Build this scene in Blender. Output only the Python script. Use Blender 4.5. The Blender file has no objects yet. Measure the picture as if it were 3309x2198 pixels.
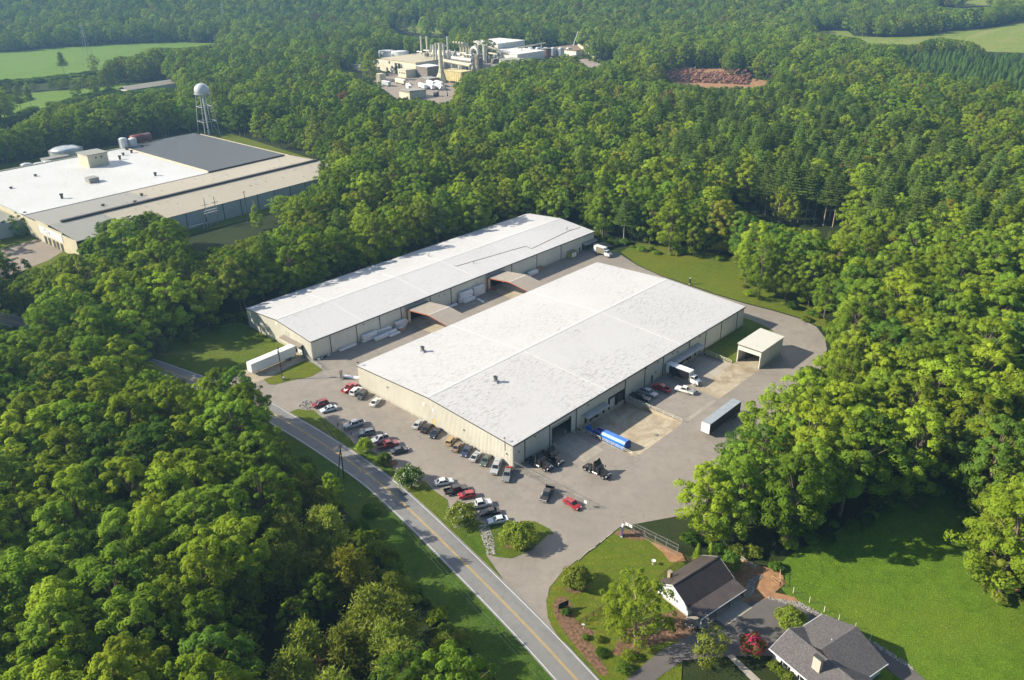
import bpy, bmesh, math, random
import numpy as np
from mathutils import Vector, Matrix, geometry

sc = bpy.context.scene
COL = sc.collection
random.seed(7)

# ------------------------------------------------------------------ camera
# Site frame: x runs along the dock wall of the big warehouse, y along its gable wall, origin at its near corner.
FPX, PITCH, ROLL, PW, PH = 2656.7, 0.4562, -0.0118, 3309, 2198
YAW = math.radians(46.39)
CAM = np.array([-123.80, -118.05, 120.0])
_u = np.array([math.cos(YAW), math.sin(YAW), 0]); _v = np.array([-math.sin(YAW), math.cos(YAW), 0])
def _site(a): return np.array([a @ _u, a @ _v, a[2]])
_F = np.array([0, math.cos(PITCH), -math.sin(PITCH)]); _R = np.array([1.0, 0, 0]); _U = np.cross(_R, _F)
_c, _s = math.cos(ROLL), math.sin(ROLL)
CR, CU, CF = _site(_c*_R + _s*_U), _site(-_s*_R + _c*_U), _site(_F)
cam_data = bpy.data.cameras.new('camera'); cam = bpy.data.objects.new('camera', cam_data); COL.objects.link(cam)
cam.matrix_world = Matrix(((CR[0], CU[0], -CF[0], CAM[0]), (CR[1], CU[1], -CF[1], CAM[1]), (CR[2], CU[2], -CF[2], CAM[2]), (0, 0, 0, 1)))
cam_data.sensor_width = 36; cam_data.lens = 36*FPX/PW; cam_data.clip_start = 1; cam_data.clip_end = 9000
sc.camera = cam

# ------------------------------------------------------------------ light
SUN_EL = math.radians(30); SUN_AZ = math.radians(2) - YAW      # the direction the light travels, in the site frame
d = Vector((math.cos(SUN_EL)*math.cos(SUN_AZ), math.cos(SUN_EL)*math.sin(SUN_AZ), -math.sin(SUN_EL)))
sun_data = bpy.data.lights.new('sun', 'SUN'); sun = bpy.data.objects.new('sun', sun_data); COL.objects.link(sun)
sun_data.energy = 5.0; sun_data.angle = math.radians(0.53); sun_data.color = (1.0, 0.92, 0.77)
sun.rotation_euler = d.to_track_quat('-Z', 'Y').to_euler(); sun.location = (-60, 60, 200)
world = bpy.data.worlds.new('World'); sc.world = world; world.use_nodes = True
_nt = world.node_tree; _bg = _nt.nodes['Background']
sky = _nt.nodes.new('ShaderNodeTexSky'); sky.sky_type = 'NISHITA'; sky.sun_disc = False
sky.sun_elevation = SUN_EL; sky.sun_rotation = math.atan2(d.x, -d.y); sky.air_density = 1.0; sky.dust_density = 1.2; sky.ozone_density = 1.0
_nt.links.new(sky.outputs[0], _bg.inputs[0]); _bg.inputs[1].default_value = 0.095
vs = sc.view_settings; vs.view_transform = 'Standard'; vs.look = 'None'; vs.exposure = 0.82; vs.gamma = 1.0; vs.use_curve_mapping = False
cy = sc.cycles; cy.max_bounces = 4; cy.diffuse_bounces = 2; cy.glossy_bounces = 2; cy.transmission_bounces = 3
cy.transparent_max_bounces = 6; cy.volume_bounces = 0; cy.caustics_reflective = False; cy.caustics_refractive = False
cy.use_denoising = True; cy.use_adaptive_sampling = True; cy.adaptive_threshold = .025; cy.adaptive_min_samples = 24; cy.sample_clamp_indirect = 6

# ------------------------------------------------------------------ places
def hill(x, y):
    """Height of the land: flat round the works, rising to wooded hills far off."""
    dx, dy = np.asarray(x, float) - CAM[0], np.asarray(y, float) - CAM[1]
    xc = dx*math.cos(YAW) - dy*math.sin(YAW); yc = dx*math.sin(YAW) + dy*math.cos(YAW)
    t = np.clip((yc - 1060)/620, 0, 1); t = t*t*(3 - 2*t)
    return t*(46 - 12*np.clip(xc/700, -1, 1) + 7*np.sin(xc/130.0) + 5*np.sin(yc/97.0))
def ray(px, py): return CF*FPX + CR*(px - PW/2) - CU*(py - PH/2)
def G(px, py, z=0.0):
    r = ray(px, py); t = (z - CAM[2])/r[2]; p = CAM + r*t
    return (float(p[0]), float(p[1]))
def GT(px, py):
    z = 0.0
    for _ in range(40):
        p = G(px, py, z); z = 0.5*z + 0.5*float(hill(p[0], p[1]))
    return p
def proj(x, y, z):
    dd = np.stack([np.asarray(x) - CAM[0], np.asarray(y) - CAM[1], np.asarray(z) - CAM[2]], -1)
    w = dd @ CF
    return PW/2 + FPX*(dd @ CR)/w, PH/2 - FPX*(dd @ CU)/w, w
def zoom(x0, y0, s): return lambda pts, z=0.0: [G(x0 + x*s, y0 + y*s, z) for x, y in pts]
Z7 = zoom(900, 1200, .38119); Z8 = zoom(1600, 1200, .38119); Z6 = zoom(1800, 730, .46590); Z4 = zoom(0, 730, .46590)
Z9 = zoom(900, 1460, .47069); Z10 = zoom(1700, 1650, .34949); Z11 = zoom(2100, 1700, .36002); Z12 = zoom(2400, 1460, .47074); ZG = zoom(780, 970, .178571)
ZF = zoom(0, 0, 1.0)

# ------------------------------------------------------------------ building blocks
def tag(o, label=None, cat=None, group=None, kind=None):
    if label: o['label'] = label
    if cat: o['category'] = cat
    if group: o['group'] = group
    if kind: o['kind'] = kind
    return o
def thing(name, label, cat, loc=(0, 0, 0), rz=0.0, group=None):
    o = bpy.data.objects.new(name, None); COL.objects.link(o); o.empty_display_size = .5
    o.location = loc; o.rotation_euler = (0, 0, rz)
    return tag(o, label, cat, group)
def place(name, mesh, parent=None, loc=None, rz=0.0):
    o = bpy.data.objects.new(name, mesh); COL.objects.link(o)
    if parent is not None: o.parent = parent
    if loc is not None: o.location = loc
    if rz: o.rotation_euler = (0, 0, rz)
    return o
class MB:
    """Collects boxes, bars and sheets; build() links them as one mesh object."""
    def __init__(s): s.v = []; s.f = []
    def add(s, vs, fs):
        n = len(s.v); s.v += [tuple(map(float, p)) for p in vs]; s.f += [tuple(n + i for i in f) for f in fs]; return s
    def box(s, x0, y0, z0, x1, y1, z1):
        return s.add([(x0, y0, z0), (x1, y0, z0), (x1, y1, z0), (x0, y1, z0), (x0, y0, z1), (x1, y0, z1), (x1, y1, z1), (x0, y1, z1)],
                     [(3, 2, 1, 0), (4, 5, 6, 7), (0, 1, 5, 4), (1, 2, 6, 5), (2, 3, 7, 6), (3, 0, 4, 7)])
    def frus(s, b, z0, t, z1):
        (x0, x1, y0, y1), (X0, X1, Y0, Y1) = b, t
        return s.add([(x0, y0, z0), (x1, y0, z0), (x1, y1, z0), (x0, y1, z0), (X0, Y0, z1), (X1, Y0, z1), (X1, Y1, z1), (X0, Y1, z1)],
                     [(3, 2, 1, 0), (4, 5, 6, 7), (0, 1, 5, 4), (1, 2, 6, 5), (2, 3, 7, 6), (3, 0, 4, 7)])
    def quad(s, a, b, c, e): return s.add([a, b, c, e], [(0, 1, 2, 3)])
    def poly(s, pts): return s.add(pts, [tuple(range(len(pts)))])
    def prism(s, pts, z0, z1):
        n = len(pts)
        return s.add([(x, y, z0) for x, y in pts] + [(x, y, z1) for x, y in pts],
                     [tuple(range(n - 1, -1, -1)), tuple(range(n, 2*n))] + [(i, (i + 1) % n, n + (i + 1) % n, n + i) for i in range(n)])
    def xprism(s, pts, y0, y1):      # polygon in x,z pulled along y
        n = len(pts)
        return s.add([(x, y0, z) for x, z in pts] + [(x, y1, z) for x, z in pts],
                     [tuple(range(n)), tuple(range(2*n - 1, n - 1, -1))] + [(i, n + i, n + (i + 1) % n, (i + 1) % n) for i in range(n)])
    def yprism(s, pts, x0, x1):      # polygon in y,z pulled along x
        n = len(pts)
        return s.add([(x0, y, z) for y, z in pts] + [(x1, y, z) for y, z in pts],
                     [tuple(range(n - 1, -1, -1)), tuple(range(n, 2*n))] + [(i, (i + 1) % n, n + (i + 1) % n, n + i) for i in range(n)])
    def tube(s, p, q, r0, r1=None, n=8, cap=True):
        r1 = r0 if r1 is None else r1
        p, q = np.array(p, float), np.array(q, float); a = q - p; a = a/(np.linalg.norm(a) + 1e-9)
        h = np.array([0, 0, 1.0]) if abs(a[2]) < .9 else np.array([1.0, 0, 0])
        e = np.cross(a, h); e /= np.linalg.norm(e); f = np.cross(a, e)
        ring = [(math.cos(2*math.pi*i/n), math.sin(2*math.pi*i/n)) for i in range(n)]
        V = [p + r0*(c*e + k*f) for c, k in ring] + [q + r1*(c*e + k*f) for c, k in ring]
        fs = [(i, n + i, n + (i + 1) % n, (i + 1) % n) for i in range(n)]
        if cap: fs += [tuple(range(n)), tuple(range(2*n - 1, n - 1, -1))]
        return s.add(V, fs)
    def path(s, pts, r, n=8):
        for a, b in zip(pts, pts[1:]): s.tube(a, b, r, r, n)
        return s
    def lathe(s, prof, c=(0, 0, 0), n=24):
        V = [(c[0] + r*math.cos(2*math.pi*i/n), c[1] + r*math.sin(2*math.pi*i/n), c[2] + z) for r, z in prof for i in range(n)]
        fs = [(k*n + i, k*n + (i + 1) % n, (k + 1)*n + (i + 1) % n, (k + 1)*n + i) for k in range(len(prof) - 1) for i in range(n)]
        return s.add(V, fs)
    def mesh(s, name, mat, bevel=0.0, seg=1, smooth=False):
        me = bpy.data.meshes.new(name); me.from_pydata(s.v, [], s.f)
        if bevel:
            bm = bmesh.new(); bm.from_mesh(me)
            bmesh.ops.bevel(bm, geom=list(bm.edges), offset=bevel, segments=seg, affect='EDGES', profile=.6, clamp_overlap=True)
            bm.to_mesh(me); bm.free()
        me.materials.append(mat)
        if smooth:
            me.polygons.foreach_set('use_smooth', [True]*len(me.polygons))
        me.update(); return me
    def build(s, name, mat, parent=None, loc=None, rz=0.0, bevel=0.0, seg=1, smooth=False):
        return place(name, s.mesh(name, mat, bevel, seg, smooth), parent, loc, rz)
def np_mesh(name, verts, quads, mats, mat_idx=None, smooth=False):
    me = bpy.data.meshes.new(name); nv, nf = len(verts), len(quads)
    me.vertices.add(nv); me.vertices.foreach_set('co', np.asarray(verts, np.float32).ravel())
    me.loops.add(nf*4); me.loops.foreach_set('vertex_index', np.asarray(quads, np.int32).ravel())
    me.polygons.add(nf); me.polygons.foreach_set('loop_start', np.arange(0, nf*4, 4, dtype=np.int32))
    if mat_idx is not None: me.polygons.foreach_set('material_index', np.asarray(mat_idx, np.int32))
    for m in mats: me.materials.append(m)
    if smooth: me.polygons.foreach_set('use_smooth', [True]*nf)
    me.update(calc_edges=True); return me
def sheet(name, loops, z, mat, label=None, cat=None, kind='structure', parent=None):
    """A flat sheet with an outline (and holes) given as lists of x,y."""
    if not isinstance(loops[0][0], (tuple, list)): loops = [loops]
    flat = [p for lp in loops for p in lp]
    tris = geometry.tessellate_polygon([[Vector((x, y, 0)) for x, y in lp] for lp in loops])
    zf = z if callable(z) else (lambda x, y: z)
    m = MB(); m.v = [(x, y, zf(x, y)) for x, y in flat]
    for t in tris:
        a, b, c = (Vector(m.v[i]) for i in t)
        m.f.append(tuple(t) if (b - a).cross(c - a).z > 0 else tuple(reversed(t)))
    o = m.build(name, mat, parent)
    return tag(o, label, cat, None, kind if parent is None else None)
def smooth_line(pts, n=6):
    """Catmull-Rom through the points."""
    P = [np.array(p, float) for p in pts]; P = [2*P[0] - P[1]] + P + [2*P[-1] - P[-2]]; out = []
    for i in range(1, len(P) - 2):
        for k in range(n):
            t = k/n; a, b, c, e = P[i - 1:i + 3]
            out.append(tuple(.5*((2*b) + (c - a)*t + (2*a - 5*b + 4*c - e)*t*t + (3*b - a - 3*c + e)*t**3)))
    return out + [tuple(P[-2])]
def smooth_loop(pts, n=4):
    P = [np.array(p, float) for p in pts]; N = len(P); out = []
    for i in range(N):
        a, b, c, e = P[i - 1], P[i], P[(i + 1) % N], P[(i + 2) % N]
        for k in range(n):
            t = k/n; out.append(tuple(.5*((2*b) + (c - a)*t + (2*a - 5*b + 4*c - e)*t*t + (3*b - a - 3*c + e)*t**3)))
    return out
def offset_line(line, off):
    L = np.array(line); T = np.gradient(L, axis=0); T /= np.linalg.norm(T, axis=1)[:, None]
    return [tuple(p) for p in L + off*np.stack([-T[:, 1], T[:, 0]], 1)]
def inside(x, y, poly):
    x, y = np.asarray(x), np.asarray(y); r = np.zeros(x.shape, bool); n = len(poly)
    for i in range(n):
        (x0, y0), (x1, y1) = poly[i], poly[(i + 1) % n]
        c = ((y0 > y) != (y1 > y)) & (x < (x1 - x0)*(y - y0)/((y1 - y0) or 1e-9) + x0)
        r ^= c
    return r

# ------------------------------------------------------------------ materials
class NT:
    def __init__(s, name):
        s.m = bpy.data.materials.new(name); s.m.use_nodes = True; s.t = s.m.node_tree; s.b = s.t.nodes['Principled BSDF']; s.out = s.t.nodes['Material Output']
        s.co = None
    def n(s, typ, **kw):
        o = s.t.nodes.new(typ)
        for k, v in kw.items(): setattr(o, k, v)
        return o
    def set(s, node, **kw):
        for k, v in kw.items(): node.inputs[k.replace('_', ' ')].default_value = v
        return node
    def link(s, a, b): s.t.links.new(a, b)
    def coord(s, scale=None, rot=0.0):
        if s.co is None: s.co = s.n('ShaderNodeTexCoord').outputs['Object']
        if scale is None: return s.co
        mp = s.n('ShaderNodeMapping'); mp.inputs['Scale'].default_value = scale; mp.inputs['Rotation'].default_value = (0, 0, rot); s.link(s.co, mp.inputs[0]); return mp.outputs[0]
    def noise(s, scale, detail=4, rough=.55, co=None, dist=0.0):
        o = s.n('ShaderNodeTexNoise'); s.link(co if co is not None else s.coord(), o.inputs['Vector'])
        o.inputs['Scale'].default_value = scale; o.inputs['Detail'].default_value = detail; o.inputs['Roughness'].default_value = rough; o.inputs['Distortion'].default_value = dist
        return o.outputs['Fac']
    def ramp(s, fac, stops):
        o = s.n('ShaderNodeValToRGB'); s.link(fac, o.inputs[0]); e = o.color_ramp.elements
        while len(e) < len(stops): e.new(.5)
        for el, (p, c) in zip(e, stops): el.position = p; el.color = (*c, 1) if len(c) == 3 else c
        return o.outputs[0]
    def grey(s, fac, lo, hi):
        o = s.n('ShaderNodeMapRange'); s.link(fac, o.inputs[0]); o.inputs[1].default_value = lo; o.inputs[2].default_value = hi; o.clamp = True; return o.outputs[0]
    def mix(s, fac, a, b, mode='MIX'):
        o = s.n('ShaderNodeMix'); o.data_type = 'RGBA'; o.blend_type = mode
        for i, x in ((0, fac), (6, a), (7, b)):
            if isinstance(x, (int, float)): o.inputs[i].default_value = x
            elif isinstance(x, tuple): o.inputs[i].default_value = (*x, 1)
            else: s.link(x, o.inputs[i])
        return o.outputs[2]
    def bump(s, fac, strength=.3, dist=.1):
        o = s.n('ShaderNodeBump'); s.link(fac, o.inputs['Height']); o.inputs['Strength'].default_value = strength; o.inputs['Distance'].default_value = dist; s.link(o.outputs[0], s.b.inputs['Normal'])
    def done(s, col, rough=.7, metal=0.0, spec=.35):
        if isinstance(col, tuple): s.b.inputs['Base Color'].default_value = (*col, 1)
        else: s.link(col, s.b.inputs['Base Color'])
        if isinstance(rough, (int, float)): s.b.inputs['Roughness'].default_value = rough
        else: s.link(rough, s.b.inputs['Roughness'])
        s.b.inputs['Metallic'].default_value = metal; s.b.inputs['Specular IOR Level'].default_value = spec
        return s.m
def sc3(c, k): return tuple(min(1, x*k) for x in c)
_cache = {}
def mat(name, col, rough=.6, metal=0.0, var=.14, scale=.7, spec=.35, dirt=0.0):
    """Plain painted or coated surface with uneven tone and, if asked, dirt with a shape of its own."""
    if name in _cache: return _cache[name]
    t = NT(name); f = t.grey(t.noise(scale, 5, .6), .3, .7)
    c = t.mix(f, sc3(col, 1 - var), sc3(col, 1 + var))
    if dirt:
        g = t.grey(t.noise(scale*1.7, 8, .7, dist=.6), .5, .78); c = t.mix(t.mix(g, (0, 0, 0), (dirt,)*3), c, (.16, .13, .09))
    _cache[name] = t.done(c, rough, metal, spec); return _cache[name]
# ------------------------------------------------------------------ ground materials
def m_floor():
    t = NT('forest_floor'); a = t.noise(.25, 6, .65); b = t.noise(2.5, 4)
    c = t.ramp(a, [(.3, (.020, .028, .010)), (.55, (.035, .045, .014)), (.75, (.05, .04, .02))])
    c = t.mix(t.grey(b, .35, .75), c, (.03, .05, .014)); t.bump(b, .5, .3); return t.done(c, .95, spec=.1)
def m_grass(name, lo, mid, dry, patch=.62, stripe=None):
    t = NT(name); big = t.noise(.045, 5, .6); med = t.noise(.35, 5, .65); fine = t.noise(5.0, 4, .7); fine2 = t.noise(1.6, 5, .75)
    c = t.ramp(med, [(.3, lo), (.5, mid), (.72, sc3(mid, 1.3))])
    c = t.mix(t.grey(big, patch - .16, patch + .16), c, dry)
    c = t.mix(t.grey(fine, .25, .8), sc3(lo, .45), c)
    c = t.mix(t.grey(fine2, .56, .74), c, sc3(dry, 1.1))
    if stripe:
        w = t.n('ShaderNodeTexWave'); w.wave_type = 'BANDS'; t.link(t.coord((1, 1, 1), stripe), w.inputs[0]); t.set(w, Scale=.13, Distortion=4.0, Detail=3.0)
        c = t.mix(t.grey(w.outputs['Fac'], -.6, .9), sc3(lo, 1.0), c)
    t.bump(t.noise(3.5, 5, .7), .9, .25); return t.done(c, .9, spec=.12)
def m_asphalt(name, base, warm, crack=.5, stain=.5, scl=1.0):
    t = NT(name); big = t.noise(.05*scl, 6, .65); med = t.noise(.35*scl, 6, .7, dist=.5); fine = t.noise(9, 3, .8)
    c = t.mix(t.grey(big, .35, .68), sc3(base, .80), warm)
    c = t.mix(t.grey(med, .46, .76), c, sc3(base, .62))
    c = t.mix(t.grey(fine, .2, .85), sc3(base, .75), c)
    v = t.n('ShaderNodeTexVoronoi'); v.feature = 'DISTANCE_TO_EDGE'; t.link(t.coord((.13, .16, 1), .4), v.inputs['Vector']); v.inputs['Scale'].default_value = 1.0
    co = t.n('ShaderNodeVectorMath'); co.operation = 'ADD'; nz = t.n('ShaderNodeTexNoise'); t.link(t.coord(), nz.inputs['Vector']); nz.inputs['Scale'].default_value = .7; nz.inputs['Detail'].default_value = 5
    sc_ = t.n('ShaderNodeVectorMath'); sc_.operation = 'SCALE'; t.link(nz.outputs['Color'], sc_.inputs[0]); sc_.inputs['Scale'].default_value = .35
    t.link(t.coord((.13, .16, 1), .4), co.inputs[0]); t.link(sc_.outputs[0], co.inputs[1]); t.link(co.outputs[0], v.inputs['Vector'])
    k = t.grey(v.outputs['Distance'], .018, .003); k2 = t.n('ShaderNodeMath'); k2.operation = 'MULTIPLY'; t.link(k, k2.inputs[0]); k2.inputs[1].default_value = crack
    kz = t.grey(t.noise(.06, 4, .6), .48, .62); k3 = t.n('ShaderNodeMath'); k3.operation = 'MULTIPLY'; t.link(k2.outputs[0], k3.inputs[0]); t.link(kz, k3.inputs[1]); k2 = k3
    c = t.mix(k2.outputs[0], c, sc3(base, .35))
    s = t.grey(t.noise(.11*scl, 7, .72, dist=1.0), .60, .76); s2 = t.n('ShaderNodeMath'); s2.operation = 'MULTIPLY'; t.link(s, s2.inputs[0]); s2.inputs[1].default_value = stain
    c = t.mix(s2.outputs[0], c, sc3(base, .42))
    t.bump(fine, .25, .02); return t.done(c, .88, spec=.25)
def m_concrete(name, base, stain=.75):
    t = NT(name); a = t.noise(.12, 7, .7, dist=.8); b = t.noise(.9, 6, .7); br = t.n('ShaderNodeTexBrick'); t.link(t.coord(), br.inputs['Vector'])
    br.inputs['Scale'].default_value = .085; br.inputs['Mortar Size'].default_value = .003; br.offset = 0; br.inputs['Color1'].default_value = (1, 1, 1, 1); br.inputs['Color2'].default_value = (.92, .92, .92, 1); br.inputs['Mortar'].default_value = (.7, .66, .6, 1)
    c = t.mix(t.grey(b, .35, .7), sc3(base, .88), sc3(base, 1.08)); c = t.mix(1.0, c, br.outputs[0], 'MULTIPLY')
    s = t.grey(a, .45, .64); s2 = t.n('ShaderNodeMath'); s2.operation = 'MULTIPLY'; t.link(s, s2.inputs[0]); s2.inputs[1].default_value = stain
    c = t.mix(s2.outputs[0], c, (base[0]*.5, base[1]*.42, base[2]*.32)); return t.done(c, .85, spec=.25)
M_FLOOR = m_floor()
M_LAWN = m_grass('lawn_grass', (.07, .135, .012), (.125, .21, .018), (.25, .25, .03), .55)
M_LAWN_MOWN = m_grass('mown_grass', (.095, .15, .012), (.18, .235, .018), (.30, .27, .035), .52, stripe=-.75)
M_FIELD = m_grass('pasture_grass', (.10, .19, .014), (.175, .30, .022), (.27, .34, .035), .62)
M_VERGE = m_grass('verge_grass', (.05, .11, .012), (.095, .18, .018), (.17, .20, .028), .62)
M_CROP = m_grass('crop_rows', (.12, .22, .02), (.18, .31, .03), (.28, .32, .06), .62, stripe=.5)
M_DRYFIELD = m_grass('dry_pasture', (.18, .27, .03), (.28, .36, .05), (.50, .38, .18), .62)
M_LOT = m_asphalt('lot_asphalt', (.33, .29, .245), (.40, .35, .295), .45, .55)
M_ROAD = m_asphalt('road_asphalt', (.26, .255, .245), (.30, .29, .275), .3, .25, 1.6)
M_DRIVE = m_asphalt('drive_asphalt', (.16, .145, .135), (.19, .17, .155), .3, .35)
M_CONC = m_concrete('yard_concrete', (.47, .40, .29))
M_CONCG = m_concrete('grey_concrete', (.40, .36, .30), .35)
M_MULCH = mat('mulch', (.17, .10, .06), .95, var=.6, scale=1.6, spec=.1, dirt=.6)
M_DIRT = mat('bare_dirt', (.34, .19, .10), .95, var=.3, scale=.5, spec=.1)
M_YARD = m_asphalt('works_yard', (.36, .30, .24), (.42, .34, .26), .1, .5, .6)
M_WHITE_LINE = mat('white_line_paint', (.72, .72, .70), .6, var=.12, scale=3)
M_YELLOW_LINE = mat('yellow_line_paint', (.62, .40, .06), .6, var=.15, scale=3)

# ------------------------------------------------------------------ ground
def build_ground():
    ys = list(np.arange(-60, 420, 8.0)) + list(np.arange(420, 1000, 20.0)) + list(np.arange(1000, 1900, 25.0)) + [2000, 2300, 2800, 3500, 4500]
    xs = [-3000, -2200, -1700] + list(np.arange(-1300, -200, 50.0)) + list(np.arange(-200, 200, 8.0)) + list(np.arange(200, 1300, 50.0)) + [1700, 2200, 3000]
    X, Y = np.meshgrid(np.array(xs), np.array(ys)); cx, sx = math.cos(YAW), math.sin(YAW)
    SX = CAM[0] + X*cx + Y*sx; SY = CAM[1] - X*sx + Y*cx; Zv = hill(SX, SY) - .03
    n, m = X.shape; idx = np.arange(n*m).reshape(n, m)
    q = np.stack([idx[:-1, :-1], idx[:-1, 1:], idx[1:, 1:], idx[1:, :-1]], -1).reshape(-1, 4)
    fx, fy = SX.ravel()[q], SY.ravel()[q]
    hole = (fx.max(1) > 24) & (fx.min(1) < 88) & (fy.max(1) > -20.5) & (fy.min(1) < 1)      # the two truck wells are dug out here
    q = q[~hole]
    o = place('ground', np_mesh('ground', np.stack([SX, SY, Zv], -1).reshape(-1, 3), q, [M_FLOOR], smooth=True)); tag(o, kind='structure')
build_ground()
WELL_A = [(25.0, 0.0), (25.0, -19.6), (46.9, -19.6), (46.9, 0.0)]
WELL_B = [(66.4, 0.0), (66.4, -12.0), (87.4, -12.0), (87.4, 0.0)]
CENTRE = smooth_line([G(*p) for p in [(2080, 2430), (1960, 2305), (1860, 2194), (1761, 2086), (1634, 1954), (1465, 1785), (1323.6, 1648), (1210.6, 1549.4), (1106, 1476), (995, 1404), (900, 1349), (852, 1320), (720, 1264), (601, 1221), (480, 1178), (300, 1115), (100, 1055), (-100, 1002), (-400, 930)]], 6)
def strip(name, off0, off1, z, m, line=CENTRE, parent=None, i0=0, i1=None):
    a, b = offset_line(line, off0)[i0:i1], offset_line(line, off1)[i0:i1]; mb = MB()
    n = len(a); mb.v = [(x, y, z) for x, y in a] + [(x, y, z) for x, y in b]
    mb.f = [(i, i + 1, n + i + 1, n + i) if off1 > off0 else (n + i, n + i + 1, i + 1, i) for i in range(n - 1)]
    return mb.build(name, m, parent)
tag(strip('verge', -12, 12, .0, M_VERGE), kind='structure')
lot_right = [G(*p) for p in [(2003, 822), (2061, 859), (2135, 892), (2219, 921), (2312, 953), (2405, 981), (2499, 1005), (2592, 1033), (2638, 1056), (2666, 1093), (2672, 1130)]]
mid = [p for p in CENTRE if -46 < p[1] < 97]
LOT = [(0.2, 97), (0.2, 88), (143, 88)] + lot_right + [(104, -33), (80, -38), (46, -40), (28, -43), (14, -42), (7.5, -38), (0, -33.3), (-20, -33.1), (-25.5, -34.2), (-28.7, -36.2), (-31.5, -39.5), (-33.4, -43)] + mid
def keep_road_side(p): return p
lot = sheet('parking_lot', [LOT, WELL_A[::-1], WELL_B[::-1]], .04, M_LOT)
road = tag(strip('road', -3.5, 3.5, .07, M_ROAD), kind='structure')
for off in (-3.1, 3.1):
    strip('edge_line', off - .06, off + .06, .084, M_WHITE_LINE, parent=road)
for off in (-.15, .15):
    strip('centre_line', off - .055, off + .055, .084, M_YELLOW_LINE, parent=road)
# concrete yards and truck wells
def slab(name, pts, z, m): return tag(sheet(name, pts, z, m), kind='structure')
def well_floor(name, x0, x1, y1, low, m, flat):
    ys = [0.0, -flat, (y1 - flat)/2 - 1, y1]; zs = [-low, -low, -low*.42, .045]; mb = MB()
    for i in range(3):
        mb.quad((x0, ys[i + 1], zs[i + 1]), (x1, ys[i + 1], zs[i + 1]), (x1, ys[i], zs[i]), (x0, ys[i], zs[i]))
    return tag(mb.build(name, m), kind='structure')
well_floor('truck_well', 25.0, 46.9, -19.6, 1.15, M_CONC, 4.5)
well_floor('truck_well', 66.4, 87.4, -12.0, .75, M_CONCG, 3.0)
slab('concrete_yard', [(65.8, -12.0), (86.0, -12.0), (89.3, -11.9), (104.0, -11.8), (104, -20.0), (65.2, -20.0)], .058, M_CONC)
slab('concrete_strip', [(46.9, -18.9), (46.9, -20.1), (63.4, -20.1), (63.4, -18.9)], .058, M_CONCG)
slab('concrete_apron', [(14.6, .3), (22.4, .3), (22.1, -11.6), (14.2, -11.4)], .058, M_CONCG)
slab('concrete_apron', [(141, 92), (141, 85), (150, 80), (152, 87)], .058, M_CONC)
slab('concrete_pad', [(-20.5, 88.0), (-14.4, 87.9), (0.1, 92.0), (0.1, 97.2), (-19.0, 97.4)], .058, M_CONC)
for x0 in (38.8, 78.0):
    slab('concrete_floor', [(x0, 63.2), (x0 + 9.0, 63.2), (x0 + 9.0, 87.0), (x0, 87.0)], .058, M_CONC)
# lawns
L_STRIP = Z7([(165, 322), (235, 332), (300, 334), (345, 374), (470, 464), (540, 514), (600, 564), (650, 624), (800, 684), (960, 785), (1000, 900), (1240, 935), (1320, 1015), (1430, 1090), (1450, 1180), (1560, 1210), (1690, 1264), (1760, 1305), (1900, 1295), (2060, 1285), (2170, 1274), (2300, 1337), (2335, 1385)]) + Z9([(1850, 570), (1740, 674), (1600, 734), (1500, 724), (1420, 705)]) + [p for p in offset_line(CENTRE, -3.62) if -28 < p[1] < 66.5]
sheet('lawn', L_STRIP, .10, M_LAWN)
sheet('lawn', ZG([(400, 1440), (500, 1530), (620, 1530), (900, 1460), (1250, 1390), (1470, 1270), (1300, 1150), (1150, 1090), (900, 1200), (560, 1390)]), .10, M_LAWN_MOWN)
sheet('lawn', [(0.0, 97.3), (0.0, 131), (-12, 136), (-34, 136), (-38, 134)] + [p for p in reversed(offset_line(CENTRE, -3.7)) if 98.5 < p[1] < 131] + [(-19.2, 97.4)], .10, M_LAWN)
sheet('lawn', ZF([(2005, 815), (2061, 857), (2135, 890), (2219, 918), (2312, 950), (2405, 978), (2499, 1002), (2592, 1030), (2640, 1054), (2690, 1060), (2640, 1000), (2560, 950), (2500, 890), (2440, 850), (2387, 835), (2280, 815), (2154, 795), (2060, 785)]), .10, M_LAWN_MOWN)
sheet('lawn', [(87.6, -1.5), (87.6, -11.8), (89.2, -11.85), (104.5, -11.8)] + zoom(2300, 950, .1594)([(1250, 760), (1180, 710), (1040, 640), (830, 545), (640, 480)]) + [(114.3, -.2), (89, -.2)], .10, M_LAWN)
L_HOUSE = Z10([(872, 160), (800, 222), (650, 345), (520, 435), (340, 565), (235, 700), (185, 830), (200, 990), (245, 1090), (330, 1210)]) + [p for p in reversed(offset_line(CENTRE, -3.65)) if p[1] < -46] + ZF([(2400, 2420), (2200, 2240), (2210, 2000), (2220, 1830), (2140, 1760), (2060, 1725)])
sheet('lawn', L_HOUSE, .10, M_LAWN_MOWN)
sheet('pasture', ZF([(2480, 1850), (2560, 1790), (2700, 1720), (2780, 1660), (2900, 1560), (3050, 1480), (3200, 1480), (3500, 1560), (3900, 2500), (2800, 2500), (2640, 2050), (2540, 1920)]), .06, M_FIELD)
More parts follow.
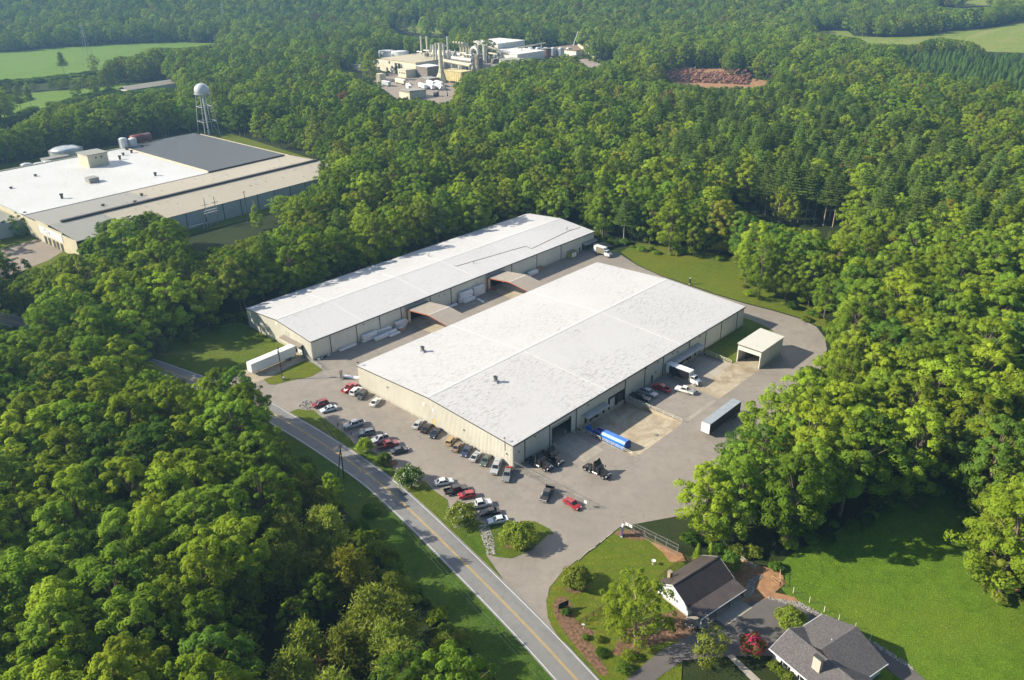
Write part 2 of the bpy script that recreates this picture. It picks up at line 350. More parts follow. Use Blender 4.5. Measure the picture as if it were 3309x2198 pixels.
# bare and mulched ground round the houses
sheet('mulch_bed', smooth_loop(Z10([(300, 805), (375, 812), (425, 890), (440, 990), (520, 1070), (640, 1130), (560, 1190), (640, 1270), (700, 1400), (760, 1500), (700, 1530), (600, 1430), (480, 1290), (330, 1090), (262, 960), (255, 860)]), 3), .125, M_MULCH)
sheet('mulch_bed', smooth_loop(Z10([(900, 1090), (1000, 1080), (1280, 960), (1400, 930), (1500, 1010), (1580, 1100), (1480, 1190), (1180, 1240), (1000, 1330), (800, 1330), (860, 1200)]), 3), .125, M_MULCH)
sheet('mulch_bed', smooth_loop(Z10([(360, 690), (470, 630), (580, 700), (500, 760), (400, 760)])), .125, M_MULCH)
sheet('mulch_bed', smooth_loop(Z10([(830, 200), (1050, 180), (1120, 270), (980, 270), (860, 240)])), .125, M_MULCH)
sheet('mulch_bed', smooth_loop(Z9([(1550, 620), (1640, 590), (1740, 640), (1690, 680), (1570, 665)])), .125, M_MULCH)
sheet('mulch_bed', smooth_loop(Z7([(1000, 760), (1000, 800), (900, 800), (920, 760)])), .125, M_MULCH)
sheet('bare_earth', Z11([(640, 330), (780, 280), (940, 340), (1180, 420), (1220, 520), (1120, 600), (1300, 640), (1340, 690), (1060, 660), (840, 700), (820, 560), (700, 420)]), .115, M_DIRT)
sheet('bare_earth', Z10([(1150, 300), (1260, 390), (1330, 480), (1480, 470), (1440, 400), (1200, 300)]), .115, M_DIRT)
sheet('bare_earth', Z12([(1810, 900), (1900, 880), (1960, 980), (1900, 990)]), .115, M_DIRT)
sheet('drive', Z11([(-250, 1420), (-60, 1250), (100, 1120), (360, 985), (480, 930), (600, 850), (830, 705), (1060, 655), (1300, 690), (1560, 810), (1500, 1000), (1300, 1100), (1150, 1180), (1040, 1170), (700, 1175), (300, 1210), (50, 1385), (-100, 1500), (-200, 1700), (-500, 1700)]), .14, M_DRIVE)
sheet('drive', Z11([(1960, 1020), (2100, 1120), (2361, 1290), (2600, 1500), (2500, 1600), (2300, 1420), (2060, 1240), (1960, 1160)]), .14, M_DRIVE)
fp = Z11([(690, 1170), (740, 1155), (990, 1383), (1100, 1500), (1040, 1520), (900, 1383)])
sheet('footpath', fp, .16, M_CONCG)
# far clearings
FIELD_A = [GT(*p) for p in [(-120, 160), (0, 172), (120, 160), (300, 147), (420, 142), (560, 137), (690, 140), (640, 160), (560, 168), (450, 176), (380, 200), (330, 225), (300, 238), (190, 252), (60, 268), (-120, 276)]]
FIELD_B = [GT(*p) for p in [(-120, 318), (0, 306), (120, 298), (300, 284), (400, 268), (470, 268), (490, 282), (430, 290), (330, 302), (230, 330), (130, 352), (60, 375), (0, 392), (-150, 420)]]
FIELD_C = [GT(*p) for p in [(1275, 92), (1290, 80), (1340, 74), (1400, 88), (1430, 100), (1440, 122), (1400, 120), (1330, 105)]]
FIELD_D = [GT(*p) for p in [(2640, 100), (2740, 101), (2760, 118), (2860, 122), (3000, 115), (3070, 102), (3200, 92), (3330, 66), (3420, 60), (3420, 175), (3309, 172), (3180, 168), (3050, 155), (2900, 150), (2760, 142), (2700, 125)]]
FIELD_E = [GT(*p) for p in [(3050, -5), (3210, -5), (3200, 18), (3110, 24)]]
YARD = [G(*p) for p in [(1230, 290), (1190, 250), (1300, 228), (1420, 215), (1560, 205), (1700, 200), (1900, 190), (1960, 215), (1980, 260), (1925, 235), (1800, 245), (1640, 235), (1560, 240), (1480, 262), (1470, 280), (1475, 310), (1455, 330), (1420, 345), (1350, 325), (1270, 320)]]
LOGYARD = [G(*p) for p in [(2160, 225), (2330, 220), (2360, 240), (2480, 262), (2480, 282), (2430, 290), (2390, 285), (2300, 290), (2180, 275), (2160, 250)]]
FACTORY_GROUND = [(-40, 232), (150, 236), (160, 440), (-30, 445)]
zt = lambda dz: (lambda x, y: float(hill(x, y)) + dz)
sheet('field', FIELD_A, zt(.05), M_CROP); sheet('field', FIELD_B, zt(.05), M_CROP); sheet('field', FIELD_C, zt(.3), M_DRYFIELD)
sheet('field', FIELD_D, zt(.3), M_DRYFIELD); sheet('field', FIELD_E, zt(.5), M_DRYFIELD)
sheet('works_yard', YARD, .06, M_YARD); sheet('log_yard', LOGYARD, .06, M_DIRT)
sheet('factory_lawn', FACTORY_GROUND, .02, M_LAWN_MOWN)
sheet('factory_yard', [G(*p) for p in [(-200, 800), (0, 805), (70, 788), (130, 770), (165, 762), (240, 790), (160, 840), (60, 880), (0, 900), (-200, 950)]], .06, M_YARD)
sheet('bare_earth', [GT(*p) for p in [(3255, 78), (3330, 64), (3420, 60), (3420, 98), (3309, 98)]], zt(.45), M_DIRT)
# ------------------------------------------------------------------ foliage
def m_leaf(name, col, trans=.36, var=.35, gloss=.25):
    t = NT(name); oi = t.n('ShaderNodeObjectInfo'); nz = t.noise(.7, 1, .6)
    hsv = t.n('ShaderNodeHueSaturation'); c = t.mix(t.grey(nz, .3, .7), sc3(col, 1 - var*.6), sc3(col, 1 + var*.6))
    t.link(c, hsv.inputs['Color'])
    h = t.n('ShaderNodeMapRange'); t.link(oi.outputs['Random'], h.inputs[0]); h.inputs[3].default_value = .490; h.inputs[4].default_value = .510; t.link(h.outputs[0], hsv.inputs['Hue'])
    w = t.n('ShaderNodeMath'); w.operation = 'MULTIPLY'; t.link(oi.outputs['Random'], w.inputs[0]); w.inputs[1].default_value = 7.31
    fr = t.n('ShaderNodeMath'); fr.operation = 'FRACT'; t.link(w.outputs[0], fr.inputs[0])
    vv = t.n('ShaderNodeMapRange'); t.link(fr.outputs[0], vv.inputs[0]); vv.inputs[3].default_value = .66; vv.inputs[4].default_value = 1.30; t.link(vv.outputs[0], hsv.inputs['Value'])
    t.t.nodes.remove(t.b); df = t.n('ShaderNodeBsdfDiffuse'); t.link(hsv.outputs[0], df.inputs[0])
    tr = t.n('ShaderNodeBsdfTranslucent'); warm = t.mix(1.0, hsv.outputs[0], (1.08, 1.10, .6), 'MULTIPLY'); t.link(warm, tr.inputs[0])
    mx = t.n('ShaderNodeMixShader'); mx.inputs[0].default_value = trans; t.link(df.outputs[0], mx.inputs[1]); t.link(tr.outputs[0], mx.inputs[2]); t.link(mx.outputs[0], t.out.inputs[0])
    return t.m
LEAF = {k: m_leaf('leaves_' + k, c) for k, c in dict(
    bright=(.265, .350, .030), mid=(.190, .285, .030), dark=(.110, .195, .028), olive=(.205, .255, .038), yellow=(.29, .30, .036),
    pine=(.190, .275, .060), young=(.120, .210, .042), scrub=(.245, .290, .048), rust=(.21, .125, .055), blossom=(.78, .75, .68), pink=(.46, .035, .11), silver=(.19, .25, .13)).items()}
BARK = mat('bark', (.17, .13, .095), .9, var=.4, scale=3, spec=.1)
BARK_PALE = mat('pale_bark', (.36, .29, .21), .9, var=.3, scale=2, spec=.1)
def rnd_dirs(rng, n):
    d = rng.normal(size=(n, 3)); return d/np.linalg.norm(d, axis=1)[:, None]
def cards(c, nrm, size, asp, rng, droop=.2, axis=None):
    """Leaf-sized rhombic faces at c facing nrm."""
    n = len(c); nrm = nrm/np.linalg.norm(nrm, axis=1)[:, None]
    a = axis if axis is not None else rng.normal(size=(n, 3)); a = a - (a*nrm).sum(1)[:, None]*nrm; a /= np.linalg.norm(a, axis=1)[:, None] + 1e-9
    b = np.cross(nrm, a); s = size[:, None]
    dr = nrm*s*droop
    V = np.stack([c + a*s - dr, c + b*s*asp, c - a*s - dr, c - b*s*asp], 1).reshape(-1, 3)
    return V, np.arange(4*n).reshape(-1, 4)
def tube_arr(segs, n=6):
    V, Q, k = [], [], 0
    for p, q, r0, r1 in segs:
        p, q = np.array(p, float), np.array(q, float); a = q - p; a /= np.linalg.norm(a) + 1e-9
        h = np.array([0, 0, 1.0]) if abs(a[2]) < .9 else np.array([1.0, 0, 0]); e = np.cross(a, h); e /= np.linalg.norm(e); f = np.cross(a, e)
        th = np.arange(n)*2*math.pi/n; ring = np.cos(th)[:, None]*e + np.sin(th)[:, None]*f
        V += [p + r0*ring, q + r1*ring]; Q += [(k + i, k + n + i, k + n + (i + 1) % n, k + (i + 1) % n) for i in range(n)]; k += 2*n
    return np.concatenate(V), np.array(Q)
def broadleaf(seed, h=20.0, R=5.4, base=.22, lobes=96, per=175, leaf=.225, top=.8, open_=0.0):
    rng = np.random.default_rng(seed); C, RL = [], []
    lean = rng.normal(size=2)*.4
    for i in range(lobes):
        t = rng.beta(1.5, 1.25); prof = (math.sin(math.pi*min(1, max(0, (t*.86 + .10))))**top)
        ang = rng.uniform(0, 2*math.pi); rad = R*prof*math.sqrt(rng.uniform(.25, 1))*rng.uniform(.82, 1.12)
        wob = 1 + .22*math.sin(2*ang + seed) + .12*math.sin(5*ang + 2*seed)
        rl = rng.uniform(.62, 1.42)*(1.12 - .42*t)
        C.append((rad*wob*math.cos(ang) + lean[0]*t, rad*wob*math.sin(ang) + lean[1]*t, h*(base + (1 - base)*t) - rl*.9)); RL.append(rl)
    C = np.array(C); RL = np.array(RL); axis = np.array([0, 0, h*(base + .35*(1 - base))])
    cs, ns, ss = [], [], []
    for c, rl in zip(C, RL):
        n = int(per*(rl/1.3)**1.6*rng.uniform(.75, 1.2)); dr = rnd_dirs(rng, n)
        out = c - axis; out = out/np.linalg.norm(out); dr = dr + out*.55 + np.array([0, 0, .35]); dr /= np.linalg.norm(dr, axis=1)[:, None]
        rr = rl*rng.uniform(.72, 1.08, n)[:, None]*np.array([1.08, 1.08, .92])
        cs.append(c + dr*rr); ns.append(dr*1.0 + out*.25 + rnd_dirs(rng, n)*.42 + np.array([0, 0, .15])); ss.append(rng.uniform(.6, 1.25, n)*leaf)
    crown = cards(np.concatenate(cs), np.concatenate(ns), np.concatenate(ss), .62, rng)
    segs = []; r0 = h*.014 + .05; top_z = h*(base + .5*(1 - base)); prev = np.zeros(3)
    for i in range(1, 5):
        p = np.array([lean[0]*i/5 + rng.normal()*.12, lean[1]*i/5 + rng.normal()*.12, top_z*i/4]); segs.append((prev, p, r0*(1 - .17*(i - 1)), r0*(1 - .17*i))); prev = p
    for c in C[rng.choice(len(C), min(len(C), 16), replace=False)]:
        s = np.array([lean[0]*.4, lean[1]*.4, min(top_z, max(h*base*.8, c[2]*.62))]); m = s*.45 + c*.55 + np.array([0, 0, .5]); segs += [(s, m, r0*.38, r0*.22), (m, c, r0*.22, r0*.07)]
    return crown, tube_arr(segs)
def pine(seed, h=24.0, R=4.0, base=.45, whorls=14, leaf=.38, dead=True):
    rng = np.random.default_rng(seed); cs, ns, ss, ax, segs = [], [], [], [], []
    lean = rng.normal(size=2)*.5; r0 = .26
    pt = lambda z: np.array([lean[0]*z/h, lean[1]*z/h, z])
    for i in range(6): segs.append((pt(h*i/6), pt(h*(i + 1)/6), r0*(1 - i/6.3), r0*(1 - (i + 1)/6.3)))
    if dead:
        for i in range(7):
            z = h*rng.uniform(.18, base + .05); a = rng.uniform(0, 6.28); segs.append((pt(z), pt(z) + np.array([math.cos(a), math.sin(a), rng.uniform(-.1, .35)])*rng.uniform(.7, 1.8), .05, .02))
    for w in range(whorls):
        t = w/(whorls - 1); z = h*(base + (1 - base)*t*.97); L = R*(1 - t)**.62*rng.uniform(.75, 1.15) + .35; k = rng.integers(4, 7); a0 = rng.uniform(0, 6.28)
        for j in range(k):
            a = a0 + j*6.283/k + rng.normal()*.25; Lb = L*rng.uniform(.7, 1.15); dr = np.array([math.cos(a), math.sin(a), 0.0]); up = .10 + .55*t
            tip = pt(z) + dr*Lb + np.array([0, 0, up*Lb]); segs.append((pt(z), tip, .055, .02))
            n = int(20 + 26*Lb); f = rng.uniform(.22, 1.05, n)[:, None]; side = np.cross(dr, [0, 0, 1.0])
            p = pt(z) + (tip - pt(z))*f + side*rng.normal(size=(n, 1))*.30*Lb*f**.8 + np.array([0, 0, 1.0])*(rng.uniform(-.1, .35, (n, 1)))
            cs.append(p); ns.append(rnd_dirs(rng, n)*.7 + np.array([0, 0, .9])); ss.append(rng.uniform(.7, 1.25, n)*leaf); ax.append(dr*.8 + np.array([0, 0, .5]) + rnd_dirs(rng, n)*.55)
    crown = cards(np.concatenate(cs), np.concatenate(ns), np.concatenate(ss), .36, rng, .1, np.concatenate(ax))
    return crown, tube_arr(segs, 5)
def conifer(seed, h=9.0, R=3.0, n=3400, leaf=.26):
    rng = np.random.default_rng(seed); t = rng.beta(1.0, 1.5, n); ang = rng.uniform(0, 6.283, n)
    lay = .75 + .25*np.cos(t*h*5.0 + seed); r = R*(1 - t)**.8*lay*np.sqrt(rng.uniform(.35, 1, n)) + .08
    c = np.stack([r*np.cos(ang), r*np.sin(ang), h*(.07 + .93*t)], 1); dr = np.stack([np.cos(ang), np.sin(ang), np.full(n, .7)], 1)
    crown = cards(c, dr*.8 + rnd_dirs(rng, n)*.5, rng.uniform(.6, 1.3, n)*leaf, .42, rng, .1, dr + rnd_dirs(rng, n)*.4)
    return crown, tube_arr([((0, 0, 0), (0, 0, h*.9), .14, .03)], 5)
def scrub(seed, h=11.0, R=2.9, n_b=95, leaf=.30, per=46):
    rng = np.random.default_rng(seed); cs, ns, ss, ax, segs = [], [], [], [], [((0, 0, 0), (0, 0, h*.93), .17, .03)]
    for i in range(n_b):
        t = rng.beta(1.35, 1.1); z = h*(.16 + .8*t); a = rng.uniform(0, 6.283); L = R*(1.05 - t)**.5*rng.uniform(.55, 1.15); up = rng.uniform(.15, .7)
        dr = np.array([math.cos(a), math.sin(a), 0]); p0 = np.array([0, 0, z*.93]); tip = p0 + dr*L + np.array([0, 0, up*L*.8])
        if i % 3 == 0: segs.append((p0, tip, .035, .012))
        n = int(per*rng.uniform(.6, 1.3)); f = rng.uniform(.45, 1.1, n)[:, None]; p = p0 + (tip - p0)*f + rng.normal(size=(n, 3))*np.array([.34, .34, .26])
        cs.append(p); ns.append(rnd_dirs(rng, n) + np.array([0, 0, .5]) + dr*.3); ss.append(rng.uniform(.55, 1.3, n)*leaf); ax.append(dr*.6 + np.array([0, 0, .8]) + rnd_dirs(rng, n)*.6)
    return cards(np.concatenate(cs), np.concatenate(ns), np.concatenate(ss), .30, rng, .05, np.concatenate(ax)), tube_arr(segs, 5)
def shrub(seed, h=2.6, R=1.9, n=2600, leaf=.17, stems=5, low=.1):
    rng = np.random.default_rng(seed); dr = rnd_dirs(rng, n); dr[:, 2] = np.abs(dr[:, 2])*1.0 - .25; wob = 1 + .12*np.sin(5*np.arctan2(dr[:, 1], dr[:, 0]) + seed) + .10*np.sin(9*dr[:, 2] + seed)
    r = rng.uniform(.62, 1.03, n)*wob; c = np.stack([R*dr[:, 0]*r, R*dr[:, 1]*r, h*(.42 + low*.2) + h*.58*dr[:, 2]*r], 1); c[:, 2] = np.maximum(c[:, 2], .08)
    crown = cards(c, dr*.7 + rnd_dirs(rng, n)*.6 + np.array([0, 0, .2]), rng.uniform(.6, 1.3, n)*leaf, .6, rng)
    segs = [((0, 0, 0), (R*.5*math.cos(k*1.3), R*.5*math.sin(k*1.3), h*.6), .07, .03) for k in range(stems)]
    return crown, tube_arr(segs, 5), c
KINDS = {}
def variant(kind, arr, tone, bark=BARK):
    (cv, cq), (tv, tq) = arr[0], arr[1]
    key = (kind, tone); lst = KINDS.setdefault(key, [])
    lst.append((np_mesh('crown', cv, cq, [LEAF[tone]]), np_mesh('trunk', tv, tq, [bark], smooth=True),
                np_mesh(kind, np.concatenate([cv, tv]), np.concatenate([cq, tq + len(cv)]), [LEAF[tone], bark], np.r_[np.zeros(len(cq), int), np.ones(len(tq), int)])))
_bl = [broadleaf(11), broadleaf(12, R=6.0, lobes=112, top=.6), broadleaf(13, R=4.6, base=.15, lobes=84, top=.95), broadleaf(14, R=5.6, base=.3, lobes=94, leaf=.25), broadleaf(15, R=5.0, base=.12, lobes=98, top=.7), broadleaf(16, R=6.2, base=.28, lobes=120, leaf=.22, top=.55)]
for i, tone in ((0, 'bright'), (1, 'bright'), (2, 'bright'), (4, 'bright'), (0, 'mid'), (1, 'mid'), (3, 'mid'), (4, 'mid'), (5, 'mid'), (1, 'dark'), (3, 'dark'), (5, 'dark'), (2, 'olive'), (3, 'olive'), (4, 'yellow'), (0, 'rust'), (4, 'silver')): variant('broadleaf_tree', _bl[i], tone)
for s in (31, 32, 33, 34): variant('pine_tree', pine(s, h=24 + (s % 3)), 'pine', BARK_PALE)
for s in (41, 42, 43): variant('young_pine', conifer(s), 'young')
_sc = [scrub(51), scrub(52, R=3.3, h=10), scrub(53, R=2.5, h=12)]
for a in _sc: variant('scrub_pine', a, 'scrub')
variant('scrub_pine', _sc[1], 'yellow'); variant('scrub_pine', _sc[0], 'rust'); variant('scrub_pine', scrub(54, per=30), 'olive')
for s, tone in ((61, 'mid'), (62, 'bright'), (63, 'dark'), (64, 'olive')): variant('bush', shrub(s, 2.4, 2.0, 900, .26), tone)

# ------------------------------------------------------------------ woods
def trees_clear():
    r = offset_line(CENTRE, 5.2); far = offset_line(CENTRE, -5.0)
    site = [p for p in offset_line(CENTRE, 7.5)][::-1]
    site = ZF([(1900, 3300), (1640, 2440), (1590, 2198), (1480, 2040), (1350, 1890), (1230, 1760), (1120, 1650), (1030, 1560), (930, 1470), (840, 1395), (740, 1320), (640, 1262), (520, 1205), (440, 1175), (300, 1130), (100, 1072), (-100, 1020), (-110, 985), (100, 1036), (300, 1092), (430, 1135)]) + [(-30, 134), (-8, 133), (0, 131), (60, 132), (146, 131), (152, 112), (152, 100), (150, 84), (152, 62), (158, 54)] + ZF([(2290, 838), (2387, 856), (2440, 884), (2400, 920), (2420, 960), (2560, 1000), (2640, 1030), (2690, 1060), (2700, 1140)]) + [(105, -35.5), (80, -40.5), (46, -43), (30, -45), (16, -44), (5, -42.5), (2, -52)] + ZF([(2330, 1800), (2440, 1812), (2540, 1800), (2690, 1752), (2790, 1722), (2880, 1650), (2990, 1590), (3080, 1620), (3130, 1720), (3140, 1900), (3230, 1960), (3500, 1960), (3800, 2500), (4200, 3300)])
    return site
CLEAR = [trees_clear(), FIELD_A, FIELD_B, FIELD_C, FIELD_D, FIELD_E, YARD, LOGYARD, [(-36, 228), (60, 226), (112, 232), (136, 262), (152, 300), (158, 440), (-26, 442), (-36, 300)],
         [G(*p) for p in [(-200, 790), (0, 780), (120, 740), (200, 735), (230, 790), (165, 830), (70, 860), (0, 900), (-200, 950)]],
         [G(*p) for p in [(640, 775), (760, 735), (880, 700), (880, 722), (760, 765), (680, 800)]], [G(*p) for p in [(-40, 1030), (40, 1030), (45, 1060), (-40, 1062)]],
         [GT(*p) for p in [(395, 270), (545, 262), (590, 285), (580, 300), (430, 318), (395, 305)]],
         [(396, 436), (525, 436), (525, 520), (508, 620), (490, 650), (410, 622), (396, 600)], [(528, 470), (668, 478), (668, 548), (604, 590), (540, 590)]]
PINES = [G(*p) for p in [(2080, 420), (2300, 330), (2520, 330), (2700, 420), (3000, 520), (3250, 640), (3250, 860), (2900, 900), (2640, 860), (2420, 760), (2200, 640)]]
YOUNG = [GT(*p) for p in [(2880, 190), (3000, 180), (3420, 190), (3420, 380), (3050, 330), (2880, 270)]]
SCRUB = ZF([(930, 1460), (1650, 2150), (1800, 2420), (800, 2420), (740, 2120), (820, 1900), (900, 1700), (930, 1560)])
rng = np.random.default_rng(5)
def sample_woods():
    pts = []; yc = 40.0; row = 0
    while yc < 1640:
        s = 8.3 + 1.9*min(1, max(0, (yc - 200)/500)); half = .66*yc + 55
        xs = np.arange(-half, half, s) + (row % 2)*s/2; n = len(xs)
        xs = xs + rng.normal(size=n)*s*.24; yy = yc + rng.normal(size=n)*s*.24
        pts.append(np.stack([CAM[0] + xs*math.cos(YAW) + yy*math.sin(YAW), CAM[1] - xs*math.sin(YAW) + yy*math.cos(YAW), yy, xs], 1)); yc += s*.88; row += 1
    P = np.concatenate(pts); ok = np.ones(len(P), bool)
    for c in CLEAR: ok &= ~inside(P[:, 0], P[:, 1], c)
    return P[ok]
WOOD = sample_woods()
TREES = []    # dicts: x, y, kind, tone, variant, scale, rot
def wood_tree(p):
    x, y, yc, xc = p; u = rng.uniform(); k, tone, s = 'broadleaf_tree', 'mid', rng.uniform(.74, 1.25)
    patch = .5 + .5*math.sin(x*.021 + 1.3)*math.sin(y*.017 + .4) + .25*math.sin(x*.07)*math.sin(y*.06 + 2)
    if inside(x, y, SCRUB):
        k, s = 'scrub_pine', rng.uniform(1.1, 1.5); tone = 'scrub' if u < .62 else 'olive' if u < .8 else 'yellow' if u < .88 else None
        if tone is None: k, tone, s = 'broadleaf_tree', 'mid', rng.uniform(.4, .6)
    elif inside(x, y, YOUNG): k, tone, s = 'young_pine', 'young', rng.uniform(.8, 1.2)
    elif inside(x, y, PINES) and u < .55: k, tone, s = 'pine_tree', 'pine', rng.uniform(.8, 1.1)
    elif u < .045 and yc > 250: k, tone, s = 'pine_tree', 'pine', rng.uniform(.75, 1.0)
    else:
        w = u*.75 + .25*patch
        tone = 'dark' if w < .20 else 'mid' if w < .50 else 'bright' if w < .84 else 'olive' if w < .90 else 'mid'
        if yc > 250 and rng.uniform() < .02: tone = 'yellow'
        if yc > 250 and rng.uniform() < .003: tone = 'rust'
    if -2 < x < 160 and 128 < y < 150: s = rng.uniform(.86, 1.12)          # the young growth right behind the long warehouse
    elif -2 < x < 160 and 150 <= y < 175: s *= .82
    if x < -36 and y < 150 and k == 'broadleaf_tree' and s > .65: s = rng.uniform(.92, 1.22)      # the tall wood across the road
    if x > -2 and -110 < y < -38 and k == 'broadleaf_tree': s = rng.uniform(1.0, 1.32)                # the tall wood right of the yard
    n = len(KINDS[(k, tone)])
    return dict(x=float(x), y=float(y), kind=k, tone=tone, var=int(rng.integers(n)), s=float(s), sx=float(s*rng.uniform(1.0, 1.32)), rot=float(rng.uniform(0, 6.283)), yc=float(yc))
TREES = [wood_tree(p) for p in WOOD]
# nothing in the woods stands so tall that it would hide the openings beyond it: (outline of what shows above the tree tops)
OPENINGS = [
    [(455, 1165), (512, 1180), (550, 1203), (596, 1222), (634, 1245), (684, 1268)], [(690, 1222), (727, 1200), (792, 1205), (829, 1245), (846, 1310)],
    [(838, 1345), (857, 1364), (894, 1394), (960, 1445), (1010, 1490), (1060, 1535), (1130, 1605), (1182, 1668), (1254, 1700), (1293, 1770), (1361, 1835), (1413, 1905), (1474, 2015), (1600, 2080), (1660, 2130)],
    [(-60, 418), (0, 414), (60, 378), (116, 345), (154, 330), (200, 338), (270, 316), (363, 296), (396, 308), (440, 298), (480, 292), (560, 300)],
    [(-60, 264), (60, 266), (150, 257), (250, 246), (310, 236), (317, 200), (373, 178), (400, 182), (443, 165), (480, 152), (573, 154), (643, 145), (690, 136)],
    [(1100, 222), (1156, 232), (1188, 263), (1240, 284), (1286, 323), (1352, 323), (1407, 316), (1435, 337), (1459, 305), (1473, 263), (1487, 234), (1543, 222), (1612, 194), (1701, 186), (1752, 188), (1790, 172), (1845, 162), (1892, 190), (1911, 222), (1939, 195), (1985, 190)],
    [(2150, 235), (2160, 255), (2200, 268), (2290, 279), (2340, 288), (2400, 284), (2480, 270), (2500, 262)], [(1270, 88), (1300, 110), (1360, 120), (1440, 124), (1450, 110)],
    [(2640, 100), (2670, 104), (2787, 122), (2825, 138), (2951, 143), (2998, 124), (3045, 115), (3092, 124), (3163, 133), (3210, 166), (3330, 166), (3420, 170)], [(3040, 20), (3110, 26), (3210, 20)],
    [(0, 905), (60, 868), (130, 850), (200, 800), (240, 745), (280, 713), (354, 690), (405, 676), (510, 678), (545, 692), (580, 712), (640, 745), (690, 748), (720, 715), (760, 690), (792, 655), (829, 632), (932, 632), (960, 603), (983, 580), (992, 540), (1016, 522)],
    [(625, 800), (700, 790), (780, 762), (880, 722), (890, 712)], [(-40, 1068), (45, 1066), (50, 1058)], [(2115, 1620), (2122, 1545), (2153, 1490), (2195, 1467), (2244, 1446), (2300, 1450), (2324, 1463), (2345, 1425), (2387, 1340), (2415, 1282), (2489, 1240), (2531, 1193), (2592, 1174), (2629, 1147), (2666, 1137), (2700, 1100)], [(2400, 655), (2440, 680), (2500, 712), (2600, 735), (2720, 742)]]
def fit_openings():
    keep = []
    for t in TREES:
        ok = True; H0 = {'broadleaf_tree': 20, 'pine_tree': 25, 'young_pine': 10, 'scrub_pine': 11.3}[t['kind']]; gz = float(hill(t['x'], t['y']))
        bx, by, w = proj(t['x'], t['y'], gz); tx, ty, _ = proj(t['x'], t['y'], gz + H0*t['s']); half = 4.2*t['sx']*FPX/float(w)
        for line in OPENINGS:
            xs = [q[0] for q in line]; ys = [q[1] for q in line]
            lo, hi = max(float(tx) - half, xs[0]), min(float(tx) + half, xs[-1])
            if lo > hi: continue
            S0 = np.interp(min(max(float(tx), xs[0]), xs[-1]), xs, ys)
            S = max(np.interp(lo, xs, ys), S0, np.interp(hi, xs, ys)) + rng.uniform(-2, 6)*150/float(w)
            if by > S0 and ty < S:
                f = (float(by) - S)/(float(by) - float(ty))
                if f*t['s'] < .33: ok = False; break
                t['s'] *= f; t['sx'] *= max(f, .62); ty = S; half *= max(f, .62)
        if ok: keep.append(t)
    return keep
TREES = fit_openings()
for px, py, k, tone, v, s in [(735, 1392, 'broadleaf_tree', 'mid', 0, .98), (782, 1400, 'broadleaf_tree', 'dark', 1, 1.0), (815, 1424, 'broadleaf_tree', 'mid', 2, .92), (700, 1400, 'broadleaf_tree', 'bright', 0, .88), (1075, 1640, 'broadleaf_tree', 'bright', 2, .52),
                              (2440, 668, 'pine_tree', 'pine', 0, 1.1), (2457, 672, 'pine_tree', 'pine', 1, 1.05), (2500, 700, 'pine_tree', 'pine', 2, 1.15), (2512, 706, 'pine_tree', 'pine', 3, 1.1), (2540, 712, 'pine_tree', 'pine', 0, 1.0), (2550, 716, 'pine_tree', 'pine', 1, 1.08), (2562, 714, 'pine_tree', 'pine', 2, .98), (2578, 718, 'pine_tree', 'pine', 3, 1.1), (2600, 722, 'pine_tree', 'pine', 1, 1.05), (2660, 730, 'pine_tree', 'pine', 0, .95), (2690, 735, 'pine_tree', 'pine', 2, 1.0)]:
    x, y = G(px, py); TREES.append(dict(x=x, y=y, kind=k, tone=tone, var=v % len(KINDS[(k, tone)]), s=s, sx=s*1.05, rot=px*.7 % 6.28, yc=(x - CAM[0])*math.sin(YAW) + (y - CAM[1])*math.cos(YAW)))
def undergrowth():
    out = []
    for poly in CLEAR[:1] + CLEAR[6:8]:
        n = len(poly)
        for i in range(n):
            (x0, y0), (x1, y1) = poly[i], poly[(i + 1) % n]; L = math.hypot(x1 - x0, y1 - y0)
            if L > 220: continue
            for k in range(int(L/1.1)):
                f = rng.uniform(); x, y = x0 + (x1 - x0)*f + rng.normal()*3.0, y0 + (y1 - y0)*f + rng.normal()*3.0
                if inside(x, y, poly) and rng.uniform() < .93: continue
                if min(abs(p[0] - x) + abs(p[1] - y) for p in CENTRE) < 7.5: continue
                tone = ('mid', 'bright', 'dark', 'olive')[rng.integers(4)]; s = rng.uniform(.35, 1.15)
                out.append(dict(x=float(x), y=float(y), kind='bush', tone=tone, var=0, s=float(s*rng.uniform(.7, 1.3)), sx=float(s), rot=float(rng.uniform(0, 6.28)), yc=0.0))
    for line, wd in ((OPENINGS[4], 9.0), (OPENINGS[3], 14.0)):
        for k in range(420):
            px = rng.uniform(-60, 560); py = np.interp(px, [q[0] for q in line], [q[1] for q in line]) + rng.uniform(3, wd); x, y = GT(px, py)
            if any(bool(inside(x, y, c)) for c in (FIELD_A, FIELD_B)): continue
            s = rng.uniform(1.0, 2.2); out.append(dict(x=x, y=y, kind='bush', tone=('mid', 'dark')[rng.integers(2)], var=0, s=float(s), sx=float(s*1.2), rot=float(rng.uniform(0, 6.28)), yc=500.0))
    return out
UNDER = undergrowth()
HT = dict(broadleaf_tree=20, pine_tree=24, young_pine=10, scrub_pine=11, bush=2.4)
